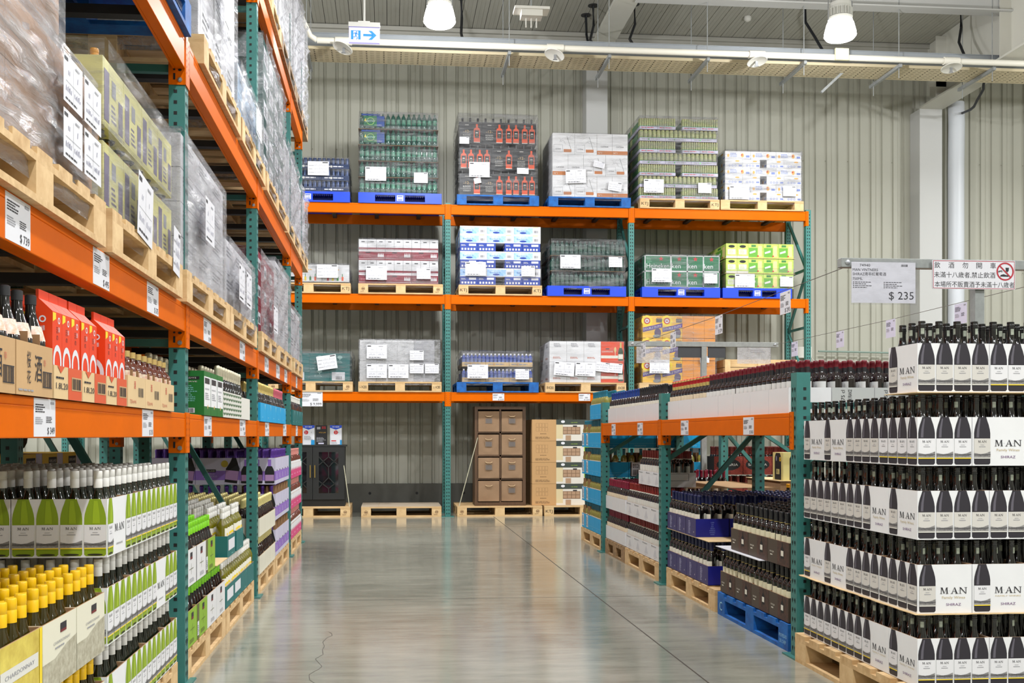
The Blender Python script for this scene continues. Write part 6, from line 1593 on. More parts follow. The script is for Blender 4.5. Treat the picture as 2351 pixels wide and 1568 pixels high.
def art_lm2(m, fr, w, h): m.rect(fr, w * 0.03, h * 0.08, w * 0.62, h * 0.72, mat('leaf_green', (96, 160, 50), 0.5)); m.pol(fr, [(w * .1, h * .3), (w * .48, h * .42), (w * .46, h * .55), (w * .08, h * .42)], OFFW, 2); m.rect(fr, w * 0.66, h * 0.12, w * 0.9, h * 0.85, mat('peach_print', (226, 206, 140), 0.5)); m.ell(fr, w * 0.64, h * 0.15, w * 0.06, h * 0.06, RED, 3, 8); m.rect(fr, w * 0.2, h * 0.78, w * 0.5, h * 0.92, mat('leaf_dark', (60, 120, 60), 0.5), 2)
l1, l2 = K(0.17, 0.49, 0.215, LG, art_lm1, art_lm2, 'lime_drink_carton'), K(0.232, 0.49, 0.215, LG, art_lm2, art_lm1, 'lime_drink_carton')
grid_load(5.0, YF, Z2 + 0.152, [(0.225, [l1, l1, l2, l2, l2])] * 3, 'lime green drink carton', 'x')
for i in (1, 2): sheet(4.98, 6.06, YF - 0.008, YF + 0.98, Z2 + 0.152 + 0.225 * i - 0.006, 'thin board between lime drink carton layers, %s one' % ('lower', 'upper')[i - 1], KRAFTL)
film(4.995, 6.04, YF - 0.012, YF + 0.99, Z2 + 0.1, Z2 + 0.45, 'film round the lower lime drink cartons', FILMD, WP(1.04, x1=0.13, y1=0.06, x2=0.82, y2=0.08))
# ---- lower shelf
pallet('wood', 1.2, 1.0, -1.72, YF - 0.03, Z1, 'wooden pallet under the teal tree-crest cartons', 'ring')
def art_tree(k):
    def f(m, fr, w, h):
        T = mat('pale_teal_print', (150, 190, 186), 0.5)
        if k: m.rect(fr, w * 0.1, h * 0.06, w * 0.75, h * 0.66, PAPER); m.barcode(fr, w * 0.3, h * 0.12, w * 0.6, h * 0.35, INK, 2, 8)
        else: m.ell(fr, w * 0.5, h * 0.72, w * 0.13, h * 0.12, T, 1, 12); m.rect(fr, w * 0.48, h * 0.5, w * 0.52, h * 0.62, T); m.bars(fr, w * 0.25, h * 0.3, w * 0.75, h * 0.46, 2, T)
    return f
tA, tB = K(0.29, 0.49, 0.2, TEALC, art_tree(0), None, 'teal_crest_carton', 'L'), K(0.29, 0.49, 0.2, TEALC, art_tree(1), None, 'teal_crest_carton', 'L')
grid_load(-1.72, YF, Z1 + 0.152, [(0.202, [tB, tB, tA, tB]), (0.202, [tA, tA, tA, tA])], 'teal crest-printed wine carton', 'x')
film(-1.73, -0.53, YF - 0.012, YF + 0.99, Z1 + 0.1, Z1 + 0.58, 'clear film round the teal crest-printed cartons', FILM, [(0.72, 0.2, 0.28, 0.2, 0.15, 'hand'), (0.2, 0.1, 0.2, 0.24, 0.0)], amp=0.012)
pallet('wood', 1.2, 1.0, -0.44, YF - 0.03, Z1, 'wooden pallet stamped with digits under plain white cartons', 'I-1428II')
def art_pw(k):
    def f(m, fr, w, h):
        m.text(fr, 'Chablis', w * 0.5, h * 0.85, h * 0.07, INKL, 1, w=w * 0.4); m.barcode(fr, w * 0.25, h * 0.66, w * 0.75, h * 0.72, INKL, 1, 10) if k else None
    return f
pA, pB = K(0.24, 0.49, 0.295, WHITEG, art_pw(1), None, 'white_wine_carton'), K(0.3, 0.49, 0.295, WHITEG, art_pw(0), None, 'white_wine_carton')
pS = K(0.3, 0.49, 0.295, mat('silver_grey_card', (176, 176, 182), 0.4), None, None, 'grey_wine_carton')
for q in (0, 1): grid_load(-0.42, YF, Z1 + 0.152 + 0.3 * q, [(0.3, [pA, pB, pA, pS, 0.0])], 'plain white wine carton, %s tier' % ('lower', 'upper')[q], 'x')
film(-0.43, 0.74, YF - 0.012, YF + 0.99, Z1 + 0.1, Z1 + 0.76, 'very shiny film round the plain white cartons on the lowest beam', FILML, [(0.11, 0.38, 0.29, 0.2, 0.0), (0.11, 0.1, 0.29, 0.2, 0.0), (0.42, 0.1, 0.29, 0.2, 0.0), (0.73, 0.36, 0.2, 0.14, 0.0, 'hand'), (0.73, 0.17, 0.2, 0.14, 0.0, 'hand'), (0.95, 0.17, 0.2, 0.14, 0.0, 'hand')], amp=0.008)
pallet('bluewood', 1.2, 1.0, 0.98, YF - 0.03, Z1, 'blue painted wooden pallet under the blue drink bottle packs')
BW = mat('blue_drink', (50, 74, 160), 0.15, spec=0.8)
bp = pack('drink_pack', 6, 0.028, 0.19, BW, PAPER, mat('blue_drink_label', (120, 140, 196), 0.3, var=0.4, vs=30, col2=(60, 80, 160)), 0.345, 0.49, (KRAFTL, INKL, KRAFT), 0.065)
grid_load(1.06, YF, Z1 + 0.152, [(0.225, [bp] * 3)] * 2, 'kraft tray of blue drink bottles', 'x', 'bottle pack')
film(1.055, 2.1, YF - 0.012, YF + 0.99, Z1 + 0.1, Z1 + 0.6, 'loose clear film round the blue drink bottle packs', FILM, WP(1.04, x1=0.08, y1=0.1, x2=0.78, y2=0.09), amp=0.014)
pallet('wood', 1.2, 1.0, 2.28, YF - 0.03, Z1, 'wooden pallet stamped with digits under white and orange champagne cartons', 'IR428II')
CHO = mat('champagne_orange', (222, 76, 40), 0.45)
def art_cw(m, fr, w, h): m.bars(fr, w * 0.25, h * 0.75, w * 0.75, h * 0.92, 3, INKL); m.barcode(fr, w * 0.3, h * 0.72, w * 0.7, h * 0.78, INKL, 1, 10); m.bars(fr, w * 0.2, h * 0.15, w * 0.8, h * 0.25, 2, mat('pale_red', (196, 110, 84), 0.6))
def art_ch(m, fr, w, h):
    m.rect(fr, 0, h * 0.18, w * 0.75, h * 0.32, LAB); m.text(fr, 'CHAMPAGNE', w * 0.28, h * 0.48, h * 0.07, LAB, 1, w=w * 0.48); m.rect(fr, w * 0.2, h * 0.62, w * 0.36, h * 0.67, INK, 1)
    tiny_bottle(m, fr, w * 0.86, h * 0.06, h * 0.9, w * 0.22, mat('dark_green_print', (40, 66, 40), 0.5), LAB, GOLDF); m.ell(fr, w * 0.62, h * 0.6, w * 0.05, h * 0.14, mat('pale_gold_print', (226, 196, 130), 0.5), 2, 10); m.rect(fr, w * 0.61, h * 0.2, w * 0.63, h * 0.48, LAB, 2)
oa, ob = K(0.255, 0.49, 0.3, WHITE, art_cw, art_cw, 'champagne_carton'), K(0.345, 0.49, 0.3, CHO, art_ch, None, 'champagne_carton')
grid_load(2.345, YF, Z1 + 0.152, [(0.302, [oa, oa, oa, ob])] * 2, 'champagne carton', 'x')
film(2.34, 3.46, YF - 0.012, YF + 0.99, Z1 + 0.1, Z1 + 0.76, 'clear film round the white and orange champagne cartons', FILMD, [(0.06, 0.16, 0.3, 0.2, -0.08), (0.38, 0.15, 0.3, 0.2, -0.04), (0.68, 0.22, 0.2, 0.14, -0.12, 'hand'), (0.88, 0.2, 0.2, 0.14, -0.08, 'hand')])
pallet('wood', 1.2, 1.0, 3.68, YF - 0.03, Z1, 'wooden pallet under the yellow cat litter cartons')
YB2 = mat('litter_yellow', (240, 190, 70), 0.45)
ORL = mat('litter_orange', (230, 150, 60), 0.45)
def art_dd(m, fr, w, h):
    PU = mat('purple_band', (92, 62, 140), 0.5)
    m.ell(fr, w * 0.22, h * 0.77, w * 0.16, w * 0.16, RED, 2, 20); m.ell(fr, w * 0.22, h * 0.77, w * 0.11, w * 0.11, PAPER, 3, 16); m.rect(fr, w * 0.17, h * 0.74, w * 0.27, h * 0.79, RED, 4); m.ell(fr, w * 0.22, h * 0.77, w * 0.28, w * 0.28, mat('sun_yellow', (246, 216, 60), 0.5), 1, 18)
    m.pol(fr, [(0, h * 0.26), (w * 0.4, h * 0.34), (w, h * 0.48), (w, h * 0.68), (w * 0.5, h * 0.56), (0, h * 0.46)], PU, 3)
    f2 = Fr(fr.p(w * 0.03, h * 0.27, 0), fr.u + fr.v * 0.2, fr.v - fr.u * 0.2, 0.0006)
    m.text(f2, 'DOUBLE DUTY', w * 0.48, h * 0.06, h * 0.1, PAPER, 6, w=w * 0.92); m.ell(fr, w * 0.76, h * 0.24, w * 0.17, h * 0.2, mat('shield_purple', (96, 80, 110), 0.5), 5, 12); m.ell(fr, w * 0.72, h * 0.08, w * 0.2, h * 0.08, GREYM, 6, 12); m.text(fr, '40LBS', w * 0.83, h * 0.9, h * 0.05, RED, 2, w=w * 0.25); m.rect(fr, w * 0.68, h * 0.7, w * 0.98, h * 0.88, mat('cat_grey', (120, 110, 110), 0.6, var=0.4, vs=30), 2)
ya, yb = K(0.3, 0.49, 0.325, YB2, art_dd, None, 'litter_carton'), K(0.167, 0.49, 0.325, ORL, None, None, 'litter_carton')
grid_load(3.735, YF, Z1 + 0.152, [(0.332, [ya, ya, yb, yb, yb])] * 3, 'yellow double duty litter carton', 'x')
film(3.73, 4.85, YF - 0.012, YF + 0.99, Z1 + 0.1, Z1 + 1.16, 'shiny film round the yellow litter cartons', FILM, [(0.1, 0.19, 0.3, 0.2, 0.0), (0.86, 0.35, 0.14, 0.1, 0.0, 'hand')], amp=0.008)
pallet('wood', 1.2, 1.0, 4.95, YF - 0.03, Z1, 'wooden pallet under the crate and white box beside the litter cartons')
m = MB()
for z in (0.0, 0.12, 0.24): m.box(0, 1.1, 0, 0.9, z, z + 0.112, WOOD)
for x in (0.0, 0.5, 1.02): m.box(x, x + 0.08, -0.015, 0, 0, 0.352, WOOD2)
tag(m.obj('wooden_crate', loc=(4.98, YF, Z1 + 0.152)), 'pale wooden crate on the wall rack behind the hanging clear sleeve', 'crate')
# ---- floor level of the wall rack
pallet('wood', 1.2, 1.0, -1.76, YF + 0.05, 0, 'wooden pallet under the black glass-door cabinet', 'ring')
pallet('wood', 1.16, 1.0, -0.4, YF, 0, 'empty wooden pallet topped with brown board', 'ring')
sheet(-0.4, -0.15, YF + 0.02, YF + 0.98, 0.1485, 'small brown board at the cabinet end of the empty pallet', mat('grey_board', (176, 160, 140), 0.8)); sheet(-0.145, 0.76, YF + 0.03, YF + 0.95, 0.1485, 'large brown board lying on the empty pallet', mat('grey_board', (176, 160, 140), 0.8))
pallet('wood', 1.25, 1.0, 0.99, YF, 0, 'wooden pallet under the brown eight-bin shelf', 'ring')
pallet('wood', 1.2, 1.0, 2.27, YF, 0, 'wooden pallet stamped with initials under the storage unit cartons', 'KTJ')
def build_cabinet():
    CBK = mat('cabinet_black', (34, 34, 34), 0.4); GLS = mat('cabinet_glass', (22, 22, 26), 0.05, spec=1.0, coat=0.6); BRS = mat('brass', (206, 170, 90), 0.3, metal=0.8)
    c = empty('display_cabinet', (-1.105, 15.05, 0.15))
    m = MB(); w = 0.465
    m.box(-w, w, 0.02, 0.4, 0, 0.1, CBK); m.box(-w, -w + 0.02, 0.0, 0.4, 0.1, 0.87, CBK); m.box(w - 0.02, w, 0.0, 0.4, 0.1, 0.87, CBK); m.box(-w, w, 0.38, 0.4, 0.1, 0.87, CBK); m.box(-w, w, 0.02, 0.4, 0.47, 0.485, CBK); m.obj('body', c)
    m = MB(); m.box(-w - 0.015, w + 0.015, -0.015, 0.41, 0.87, 0.895, CBK); m.obj('top', c)
    for s in (-1, 1):
        x0, x1 = (0.003, w - 0.01) if s > 0 else (-w + 0.01, -0.003)
        m = MB()
        for q in ((x0, x1, 0.1, 0.19), (x0, x1, 0.79, 0.865), (x0, x0 + 0.085, 0.19, 0.79), (x1 - 0.085, x1, 0.19, 0.79)): m.box(q[0], q[1], -0.02, 0.0, q[2], q[3], CBK)
        d = m.obj('door', c)
        m = MB(); m.box(x0 + 0.08, x1 - 0.08, -0.006, -0.002, 0.18, 0.8, GLS); o = m.obj('pane'); o.parent = d
        m = MB(); xa, xb, xm = x0 + 0.085, x1 - 0.085, (x0 + x1) / 2
        for a, b, e, f in ((xm, 0.79, xm, 0.72), (xm, 0.72, xb, 0.6), (xm, 0.72, xa, 0.6), (xa, 0.72, xm, 0.57), (xb, 0.72, xm, 0.57), (xm, 0.57, xm, 0.42), (xm, 0.42, xa, 0.27), (xm, 0.42, xb, 0.27), (xm, 0.26, xa, 0.37), (xm, 0.26, xb, 0.37), (xm, 0.26, xm, 0.19)): m.beam((a, -0.012, b), (e, -0.012, f), 0.012, 0.014, CBK, up=(0, 1, 0))
        o = m.obj('lattice'); o.parent = d
        m = MB(); hx = x0 + 0.03 if s > 0 else x1 - 0.03; m.box(hx - 0.006, hx + 0.006, -0.05, -0.04, 0.42, 0.6, BRS); m.box(hx - 0.004, hx + 0.004, -0.04, -0.02, 0.43, 0.44, BRS); m.box(hx - 0.004, hx + 0.004, -0.04, -0.02, 0.58, 0.59, BRS); o = m.obj('handle'); o.parent = d
    tag(c, 'black display cabinet with latticed glass doors and brass handles', 'cabinet')
    # brochures on top
    for i, (x, dk) in enumerate(((-1.17, 0), (-0.985, 1), (-0.775, 0))):
        h = empty('brochure_stand', (x, 15.12, 1.046))
        m = MB(); P = mat('flyer_black', (26, 24, 26), 0.4) if dk else PAPER
        m.box(-0.085, 0.085, 0, 0.012, 0, 0.285, P); m.obj('backboard', h)
        fr = Fr((-0.085, -0.0, 0), (1, 0, 0), (0, 0, 1), 0.001)
        m = MB()
        if dk: m.text(fr, '超值', 0.12, 0.235, 0.03, RED, 1, w=0.06); m.rect(fr, 0.02, 0.225, 0.07, 0.26, INKL); m.text(fr, 'NT$12,000', 0.1, 0.17, 0.018, mat('gold_ink3', (196, 150, 50), 0.5), 1, w=0.1); m.bars(fr, 0.015, 0.04, 0.155, 0.11, 6, INKL); m.rect(fr, 0.04, 0.01, 0.12, 0.03, LILAC)
        else:
            m.pol(fr, [(0, 0.285), (0, 0.25), (0.085, 0.22), (0.17, 0.25), (0.17, 0.285)], BLUE); m.text(fr, '辦卡優惠', 0.085, 0.252, 0.018, PAPER, 2, w=0.1); m.ell(fr, 0.085 if i == 2 else 0.05, 0.18, 0.03, 0.03, RED, 1, 18); m.text(fr, '2', 0.085 if i == 2 else 0.045, 0.163, 0.034, PAPER, 2); m.text(fr, '1.', 0.13, 0.17, 0.024, INK, 1); m.bars(fr, 0.02, 0.07, 0.15, 0.13, 4, INKL); m.rect(fr, 0.12, 0, 0.17, 0.07, mat('cyan_block', (20, 140, 200), 0.5))
            if i == 2: m.rect(fr, 0.012, 0.005, 0.145, 0.14, PAPER, 4); m.rect(fr, 0.02, 0.05, 0.09, 0.065, RED, 6); m.bars(fr, 0.02, 0.015, 0.13, 0.04, 2, INKL, 6)
        m.obj('leaflet', h)
        tag(h, ('white and blue credit card flyer stand on the cabinet, next to the rack post', 'black offer flyer stand in the middle of the cabinet top', 'white and blue flyer stand stuffed with forms on the cabinet edge')[i], 'brochure stand')
build_cabinet()
def build_shelf():
    SB = mat('shelf_brown', (96, 68, 44), 0.5, var=0.2, vs=6, stretch=(8, 8, 1)); FB = mat('bin_fabric', (150, 120, 92), 0.85, var=0.08, vs=7, bump=0.3, bs=12)
    c = empty('cube_shelf', (1.635, 15.0, 0.15)); w, h = 0.378, 1.46
    m = MB()
    for q in ((-w, -w + 0.045, 0, h), (w - 0.045, w, 0, h), (-w + 0.045, w - 0.045, 0, 0.05), (-w + 0.045, w - 0.045, h - 0.045, h), (-0.012, 0.012, 0.05, h - 0.045)): m.box(q[0], q[1], 0, 0.38, q[2], q[3], SB)
    for i in (1, 2, 3): m.box(-w + 0.045, w - 0.045, 0, 0.38, 0.05 + i * 0.3415 - 0.012, 0.05 + i * 0.3415 + 0.012, SB)
    m.box(-w, w, 0.37, 0.38, 0, h, SB); m.obj('frame', c)
    tag(c, 'tall brown eight-cube shelf unit standing on a wooden pallet', 'shelf unit')
    BR = ['bottom', 'second lowest', 'second highest', 'top']
    for r in range(4):
        for s in (-1, 1):
            b = empty('fabric_bin', (1.635 + s * 0.172, 15.0, 0.15 + 0.063 + r * 0.3415))
            dx = 0.155 - (0.002 if r == 2 and s < 0 else 0)
            yo = 0.012 if (r == 2 and s < 0) or (r == 0 and s > 0) else -0.012
            m = MB(); n = 10; k = 0
            for j in range(n + 1):
                for i in range(n + 1):
                    x, z = -dx + 2 * dx * i / n, 0.3 * j / n
                    m.v.append((x, yo + 0.006 * math.sin(x * 19 + r * 3 + s) * math.sin(z * 14 + r) * (1 if 0 < i < n and 0 < j < n else 0), z))
            for j in range(n):
                for i in range(n): a = j * (n + 1) + i; m.f.append((a, a + 1, a + n + 2, a + n + 1)); m.mi.append(m.m(FB)); m.sm.append(True)
            m.box(-dx, dx, yo + 0.001, 0.34, 0.0, 0.3, FB, skip='f'); m.obj('body', b)
            m = MB(); m.tube([(-0.05, yo - 0.006, 0.235), (-0.025, yo - 0.02, 0.222), (0.025, yo - 0.02, 0.222), (0.05, yo - 0.006, 0.235)], 0.008, mat('bin_strap', (176, 148, 112), 0.7), 6); m.obj('handle', b)
            if not (r == 0 and s < 0):
                m = MB(); f = Fr((-0.05, yo - 0.008, 0.12), (1, 0, 0), (0, 0, 1)); m.rect(f, 0, 0, 0.1, 0.075, mat('label_pocket', (128, 112, 100), 0.3)); m.rect(f, 0.008, 0.006, 0.092, 0.069, mat('pocket_clear', (112, 104, 100), 0.15), 2); m.obj('label_pocket', b)
            tag(b, 'brown fabric bin with strap handle, %s row, %s column of the cube shelf' % (BR[r], 'post-side' if s < 0 else 'carton-side'), 'storage bin')
build_shelf()
def art_unit(m, fr, w, h):
    DK = mat('unit_header', (54, 62, 56), 0.5); FU = mat('unit_photo_brown', (126, 96, 72), 0.6)
    LN = mat('kraft_line', (130, 100, 66), 0.7)
    for i in range(4):
        for j in range(2): [m.line(fr, *t, 0.002, LN) for t in ((0.06 + i * .045, h * (.45 + j * .2), 0.1 + i * .045, h * (.45 + j * .2)), (0.06 + i * .045, h * (.62 + j * .2), 0.1 + i * .045, h * (.62 + j * .2)), (0.06 + i * .045, h * (.45 + j * .2), 0.06 + i * .045, h * (.62 + j * .2)), (0.1 + i * .045, h * (.45 + j * .2), 0.1 + i * .045, h * (.62 + j * .2)))]
    m.bars(fr, 0.05, h * 0.08, 0.33, h * 0.2, 3, LN); m.bars(fr, 0.12, h * 0.3, 0.26, h * 0.36, 1, LN)
    a = 0.36
    m.rect(fr, a, 0, w, h, mat('unit_photo_pale', (212, 206, 196), 0.6)); m.rect(fr, a, h * 0.76, w, h, DK, 2); m.ell(fr, a + 0.1, h * 0.9, 0.03, 0.02, PAPER, 3, 10); m.text(fr, 'room divider', a + 0.27, h * 0.84, h * 0.06, mat('lime_text', (150, 180, 50), 0.5), 3, w=0.1)
    m.rect(fr, a, h * 0.1, a + 0.1, h * 0.76, mat('curtain_cream', (206, 190, 150), 0.6), 2); m.rect(fr, a + 0.1, h * 0.3, a + 0.36, h * 0.66, FU, 3)
    for i in range(4):
        for j in range(2): m.rect(fr, a + 0.107 + i * 0.063, h * (0.33 + j * 0.17), a + 0.16 + i * 0.063, h * (0.47 + j * 0.17), mat('unit_bin', (166, 134, 106), 0.6), 4)
    m.rect(fr, a + 0.14, h * 0.02, a + 0.22, h * 0.26, mat('unit_bin', (166, 134, 106), 0.6), 4); m.rect(fr, a + 0.25, h * 0.66, a + 0.31, h * 0.72, INK, 4); m.rect(fr, w - 0.07, h * 0.3, w, h * 0.76, mat('lime_block', (150, 196, 30), 0.5), 4)
uc = K(0.85, 0.8, 0.314, mat('unit_kraft', (186, 146, 98), 0.7), art_unit, None, 'storage_unit_carton')
for i in range(4): copy_thing(uc['o'], (2.1 + 0.425, 14.96 + 0.4, 0.152 + 0.317 * i), 0, 'kraft storage unit carton with printed room photo, %s of the stack' % ('lowest', 'second from the bottom', 'third from the bottom', 'topmost')[i], None, 'carton')
m = MB(); m.tube([(0.0, 0, 0), (0.28, 0.1, 1.0)], 0.006, mat('pale_strap', (190, 186, 160), 0.5), 6); tag(m.obj('tie_strap', loc=(0.99 + 0.03, 14.9, 0.15)), 'pale strap slanting from the pallet corner to the brown cube shelf', 'strap')
m = MB(); m.tube([(0.0, 0, 0), (-0.1, 0.1, 0.7)], 0.006, mat('pale_strap', (190, 186, 160), 0.5), 6); tag(m.obj('tie_strap', loc=(-0.57, 14.95, 0.15)), 'pale strap slanting from the pallet corner to the black cabinet', 'strap')
# ================================================================ wrapped loads in the side rack
XF2 = -0.93
Z_B, Z_C, Z_D = 1.80, 3.06, 4.56
def art_side(kind, k=0):
    def f(m, fr, w, h):
        rd = random.Random(k)
        if kind == 'kraft': m.rect(fr, w * 0.1, h * 0.55, w * 0.4, h * 0.62, KRAFTD); m.rect(fr, w * 0.6, h * 0.2, w * 0.9, h * 0.42, KRAFTD); m.line(fr, 0, h * 0.5, w, h * 0.5, 0.012, KRAFTD)
        elif kind == 'yellow':
            PUG = mat('violet_grey_print', (120, 112, 134), 0.5)
            m.rect(fr, w * 0.06, h * 0.1, w * 0.3, h * 0.85, PUG); m.rect(fr, w * 0.42, h * 0.55, w * 0.62, h * 0.8, INKL); m.bars(fr, w * 0.4, h * 0.15, w * 0.65, h * 0.45, 4, PUG, 1); m.rect(fr, w * 0.74, h * 0.1, w * 0.96, h * 0.6, PUG)
        elif kind == 'white': m.bars(fr, w * 0.15, h * 0.5, w * 0.8, h * 0.85, 3, INKL, 1, k); m.rect(fr, w * 0.55, h * 0.1, w * 0.9, h * 0.4, mat('pale_grey_print', (204, 204, 208), 0.5))
        elif kind == 'crimson': m.rect(fr, w * 0.1, h * 0.3, w * 0.5, h * 0.75, PAPER); m.barcode(fr, w * 0.15, h * 0.35, w * 0.45, h * 0.6, INK, 2, 8)
        elif kind == 'dark': m.rect(fr, w * 0.15, h * 0.15, w * 0.85, h * 0.75, PAPER); m.bars(fr, w * 0.3, h * 0.25, w * 0.8, h * 0.6, 3, INK, 2, k)
    return f
def art_dfront(m, fr, w, h): m.rect(fr, w * 0.05, h * 0.15, w * 0.55, h * 0.8, PAPER); m.bars(fr, w * 0.1, h * 0.25, w * 0.5, h * 0.7, 4, INK, 2)
LB = {}
def aisle_load(y0, y1, z, pk, rows, desc, name, mt, sk, flabel, plabel, fm, papers=(), x_w=0.42, n=3, front=None, amp=0.012, dx=0.0, ztop=None, plab=True):
    """cartons in n columns along the aisle, rows = heights from the bottom"""
    D = y1 - y0
    if plab: pallet(pk, 1.0, D + 0.06, XF2 - 1.0, y0 - 0.03, z, plabel)
    zz = z + 0.152
    for L, h in enumerate(rows):
        key = (name, round(D / n, 3), round(h, 3), sk)
        if key not in LB: LB[key] = K(x_w, D / n, h - 0.003, mt, front, art_side(sk, L), name, 'L')
        c = LB[key]
        for i in range(n):
            for b in (0, 1):
                if b and i not in (0,): continue
                copy_thing(c['o'], (XF2 - 0.035 - dx - x_w / 2 - b * x_w, y0 + D * (i + 0.5) / n, zz), 0, '%s, %s layer, %s%s' % (desc, layer_word(L, len(rows)), ORD[i], ', inner' if b else ''), None, 'carton')
        zz += h
    film(XF2 - 0.035 - dx - 2 * x_w, XF2 - 0.03 - dx, y0 - 0.004, y1 + 0.004, z + 0.06, (ztop or zz) + 0.01, flabel, fm, papers, amp=amp, papside='r', faces='frt', seed=int(y0 * 10))
KB = mat('kraft_warm', (178, 134, 96), 0.75, var=0.06, vs=6)
aisle_load(2.3, 3.44, Z_B, 'wood', [0.185] * 2, 'brown carton in the film-wrapped load', 'brown_carton', KB, 'kraft', 'streaky shiny film round the lower tier of brown cartons', 'pale wooden pallet on the orange beam under brown wrapped cartons', FILML, [(0.70, 0.115, 0.18, 0.14, 0.0, 'grid'), (0.90, 0.115, 0.18, 0.14, 0.0, 'grid'), (0.70, 0.275, 0.18, 0.14, 0.0, 'grid'), (0.90, 0.275, 0.18, 0.14, 0.0, 'grid')])
aisle_load(2.3, 3.2, Z_B + 0.375, 'wood', [0.29, 0.29], 'brown carton in the taller part of the wrapped load', 'brown_carton', KB, 'kraft', 'milky shiny film round the upper tier of brown cartons', '', FILML, plab=False, dx=0.03)
YCC = mat('yellow_whisky_card', (214, 208, 140), 0.5)
for L in (0, 1):
    zz = Z_B + 0.152 + 0.29 * L
    c = K(0.33, 0.275, 0.235, YCC, art_ywf, art_side('yellow', L), 'yellow_whisky_carton', 'L')
    for i in range(4):
        for b in ((0, 1) if i == 0 else (0,)): copy_thing(c['o'], (XF2 - 0.04 - 0.165 - 0.335 * b, 3.72 + 0.277 * i, zz), 0, 'pale yellow whisky carton with bottle print, %s layer, %s past the brown load%s' % (('lower', 'upper')[L], ORD[i], ', inner' if b else ''), None, 'carton')
    for i in range(8):
        for b in range(3): stand('honey_whisky_bottle' if False else 'gold_capped_bottle', XF2 - 0.09 - 0.1 * b, 3.66 + 0.14 * i, zz - 0.01, 0, 'dark whisky bottle with orange cap above the %s yellow cartons' % ('lower', 'upper')[L], 'orange-capped whisky bottles, %s cartons' % ('lower', 'upper')[L])
    film(XF2 - 0.7, XF2 - 0.03, 3.575, 4.7, zz - 0.02 - 0.06 * (L == 0), zz + 0.285, 'glossy film round the %s layer of yellow whisky cartons' % ('lower', 'upper')[L], FILM, [(0.3, 0.06, 0.24, 0.24, -0.1, 'grid'), (0.93, 0.02, 0.14, 0.2, -0.1, 'hand')] if L == 0 else (), amp=0.01, papside='r', faces='frt')
pallet('wood', 1.0, 1.18, XF2 - 1.0, 3.55, Z_B, 'pale wooden pallet on the beam under yellow whisky cartons')
WG = mat('white_wrapped_card', (208, 207, 212), 0.5)
aisle_load(4.86, 6.08, Z_B, 'wood', [0.16] * 4, 'white carton in the tall wrapped load past the first post', 'white_wrapped_carton', WG, 'white', 'milky film round the tall white load past the first post', 'wooden pallet on the beam under the tall white wrapped load', FILML, [(0.35, 0.3, 0.26, 0.22, 0.0, 'grid')], amp=0.015)
aisle_load(6.16, 7.33, Z_B, 'wood', [0.2] * 2, 'white carton in the lower wrapped load before the second post', 'white_wrapped_carton', WG, 'white', 'milky film round the lower white load before the second post', 'wooden pallet on the beam under the lower white wrapped load', FILML, [(0.1, 0.14, 0.24, 0.22, 0.0, 'grid'), (0.42, 0.14, 0.24, 0.22, 0.0, 'grid')], amp=0.02)
aisle_load(7.66, 8.75, Z_B, 'wood', [0.2] * 3, 'crimson carton wrapped in film past the second post', 'crimson_wrapped_carton', CRI, 'crimson', 'milky film round crimson cartons past the second post', 'wooden pallet on the beam under the crimson wrapped cartons', FILML, [(0.45, 0.14, 0.3, 0.2, 0.0, 'grid')], amp=0.02)
aisle_load(8.82, 9.95, Z_B, 'wood', [0.24] * 3, 'pale carton wrapped in film before the third post', 'white_wrapped_carton', WG, 'white', 'milky film round the pale load before the third post', 'wooden pallet on the beam under the load before the third post', FILML, amp=0.02)
aisle_load(10.22, 11.2, Z_B, 'wood', [0.25] * 2, 'pale carton wrapped in film in the last bay', 'white_wrapped_carton', WG, 'white', 'milky film round the load in the last bay of the lower beam', 'wooden pallet in the last bay of the lower beam', FILML, amp=0.02)
# third level
BT = mat('blue_tinted_card', (30, 46, 84), 0.4)
aisle_load(3.75, 4.9, Z_C, 'bluewood', [0.3] * 3, 'dark blue carton high on the blue painted pallet', 'dark_blue_carton', BT, 'white', 'glossy film round the dark blue load high on the rack', 'worn blue painted wooden pallet high on the rack', FILML, amp=0.015)
aisle_load(5.3, 6.53, Z_C, 'wood', [0.3, 0.2, 0.2, 0.2, 0.2, 0.2], 'mixed pale carton in the high wrapped load', 'mixed_wrapped_carton', WG, 'dark', 'streaky film round the tall mixed load on the high beam', 'pale wooden pallet on the high beam under the mixed load', FILML, [(0.15, 0.5, 0.24, 0.3, 0.0, 'grid'), (0.5, 0.35, 0.24, 0.3, 0.0, 'grid')], amp=0.015, front=art_dfront)
aisle_load(6.65, 7.82, Z_C, 'wood', [0.18, 0.18], 'blue and white carton in the low load on the high beam', 'blue_white_carton', mat('blue_white_card', (120, 160, 200), 0.45, var=0.5, vs=9, col2=(220, 224, 226)), 'white', 'milky film round the low blue and white load on the high beam', 'wooden pallet on the high beam under the low blue and white load', FILML, [(0.4, 0.12, 0.3, 0.2, 0.0, 'grid')], amp=0.02)
DTC = mat('dark_teal_card', (30, 74, 70), 0.45)
aisle_load(7.98, 9.5, Z_C, 'wood', [0.21] * 5, 'dark green carton with white label in the high load', 'dark_green_carton', DTC, 'dark', 'milky film round the tall dark green load on the high beam', 'wooden pallet on the high beam under the dark green cartons', FILML, amp=0.02, front=art_dfront, n=4)
aisle_load(9.62, 10.86, Z_C, 'wood', [0.24] * 3, 'pale carton in the wrapped load beyond the dark green one', 'white_wrapped_carton', WG, 'white', 'crumpled milky film round the load beyond the dark green cartons', 'wooden pallet on the high beam beyond the dark green load', FILML, amp=0.025)
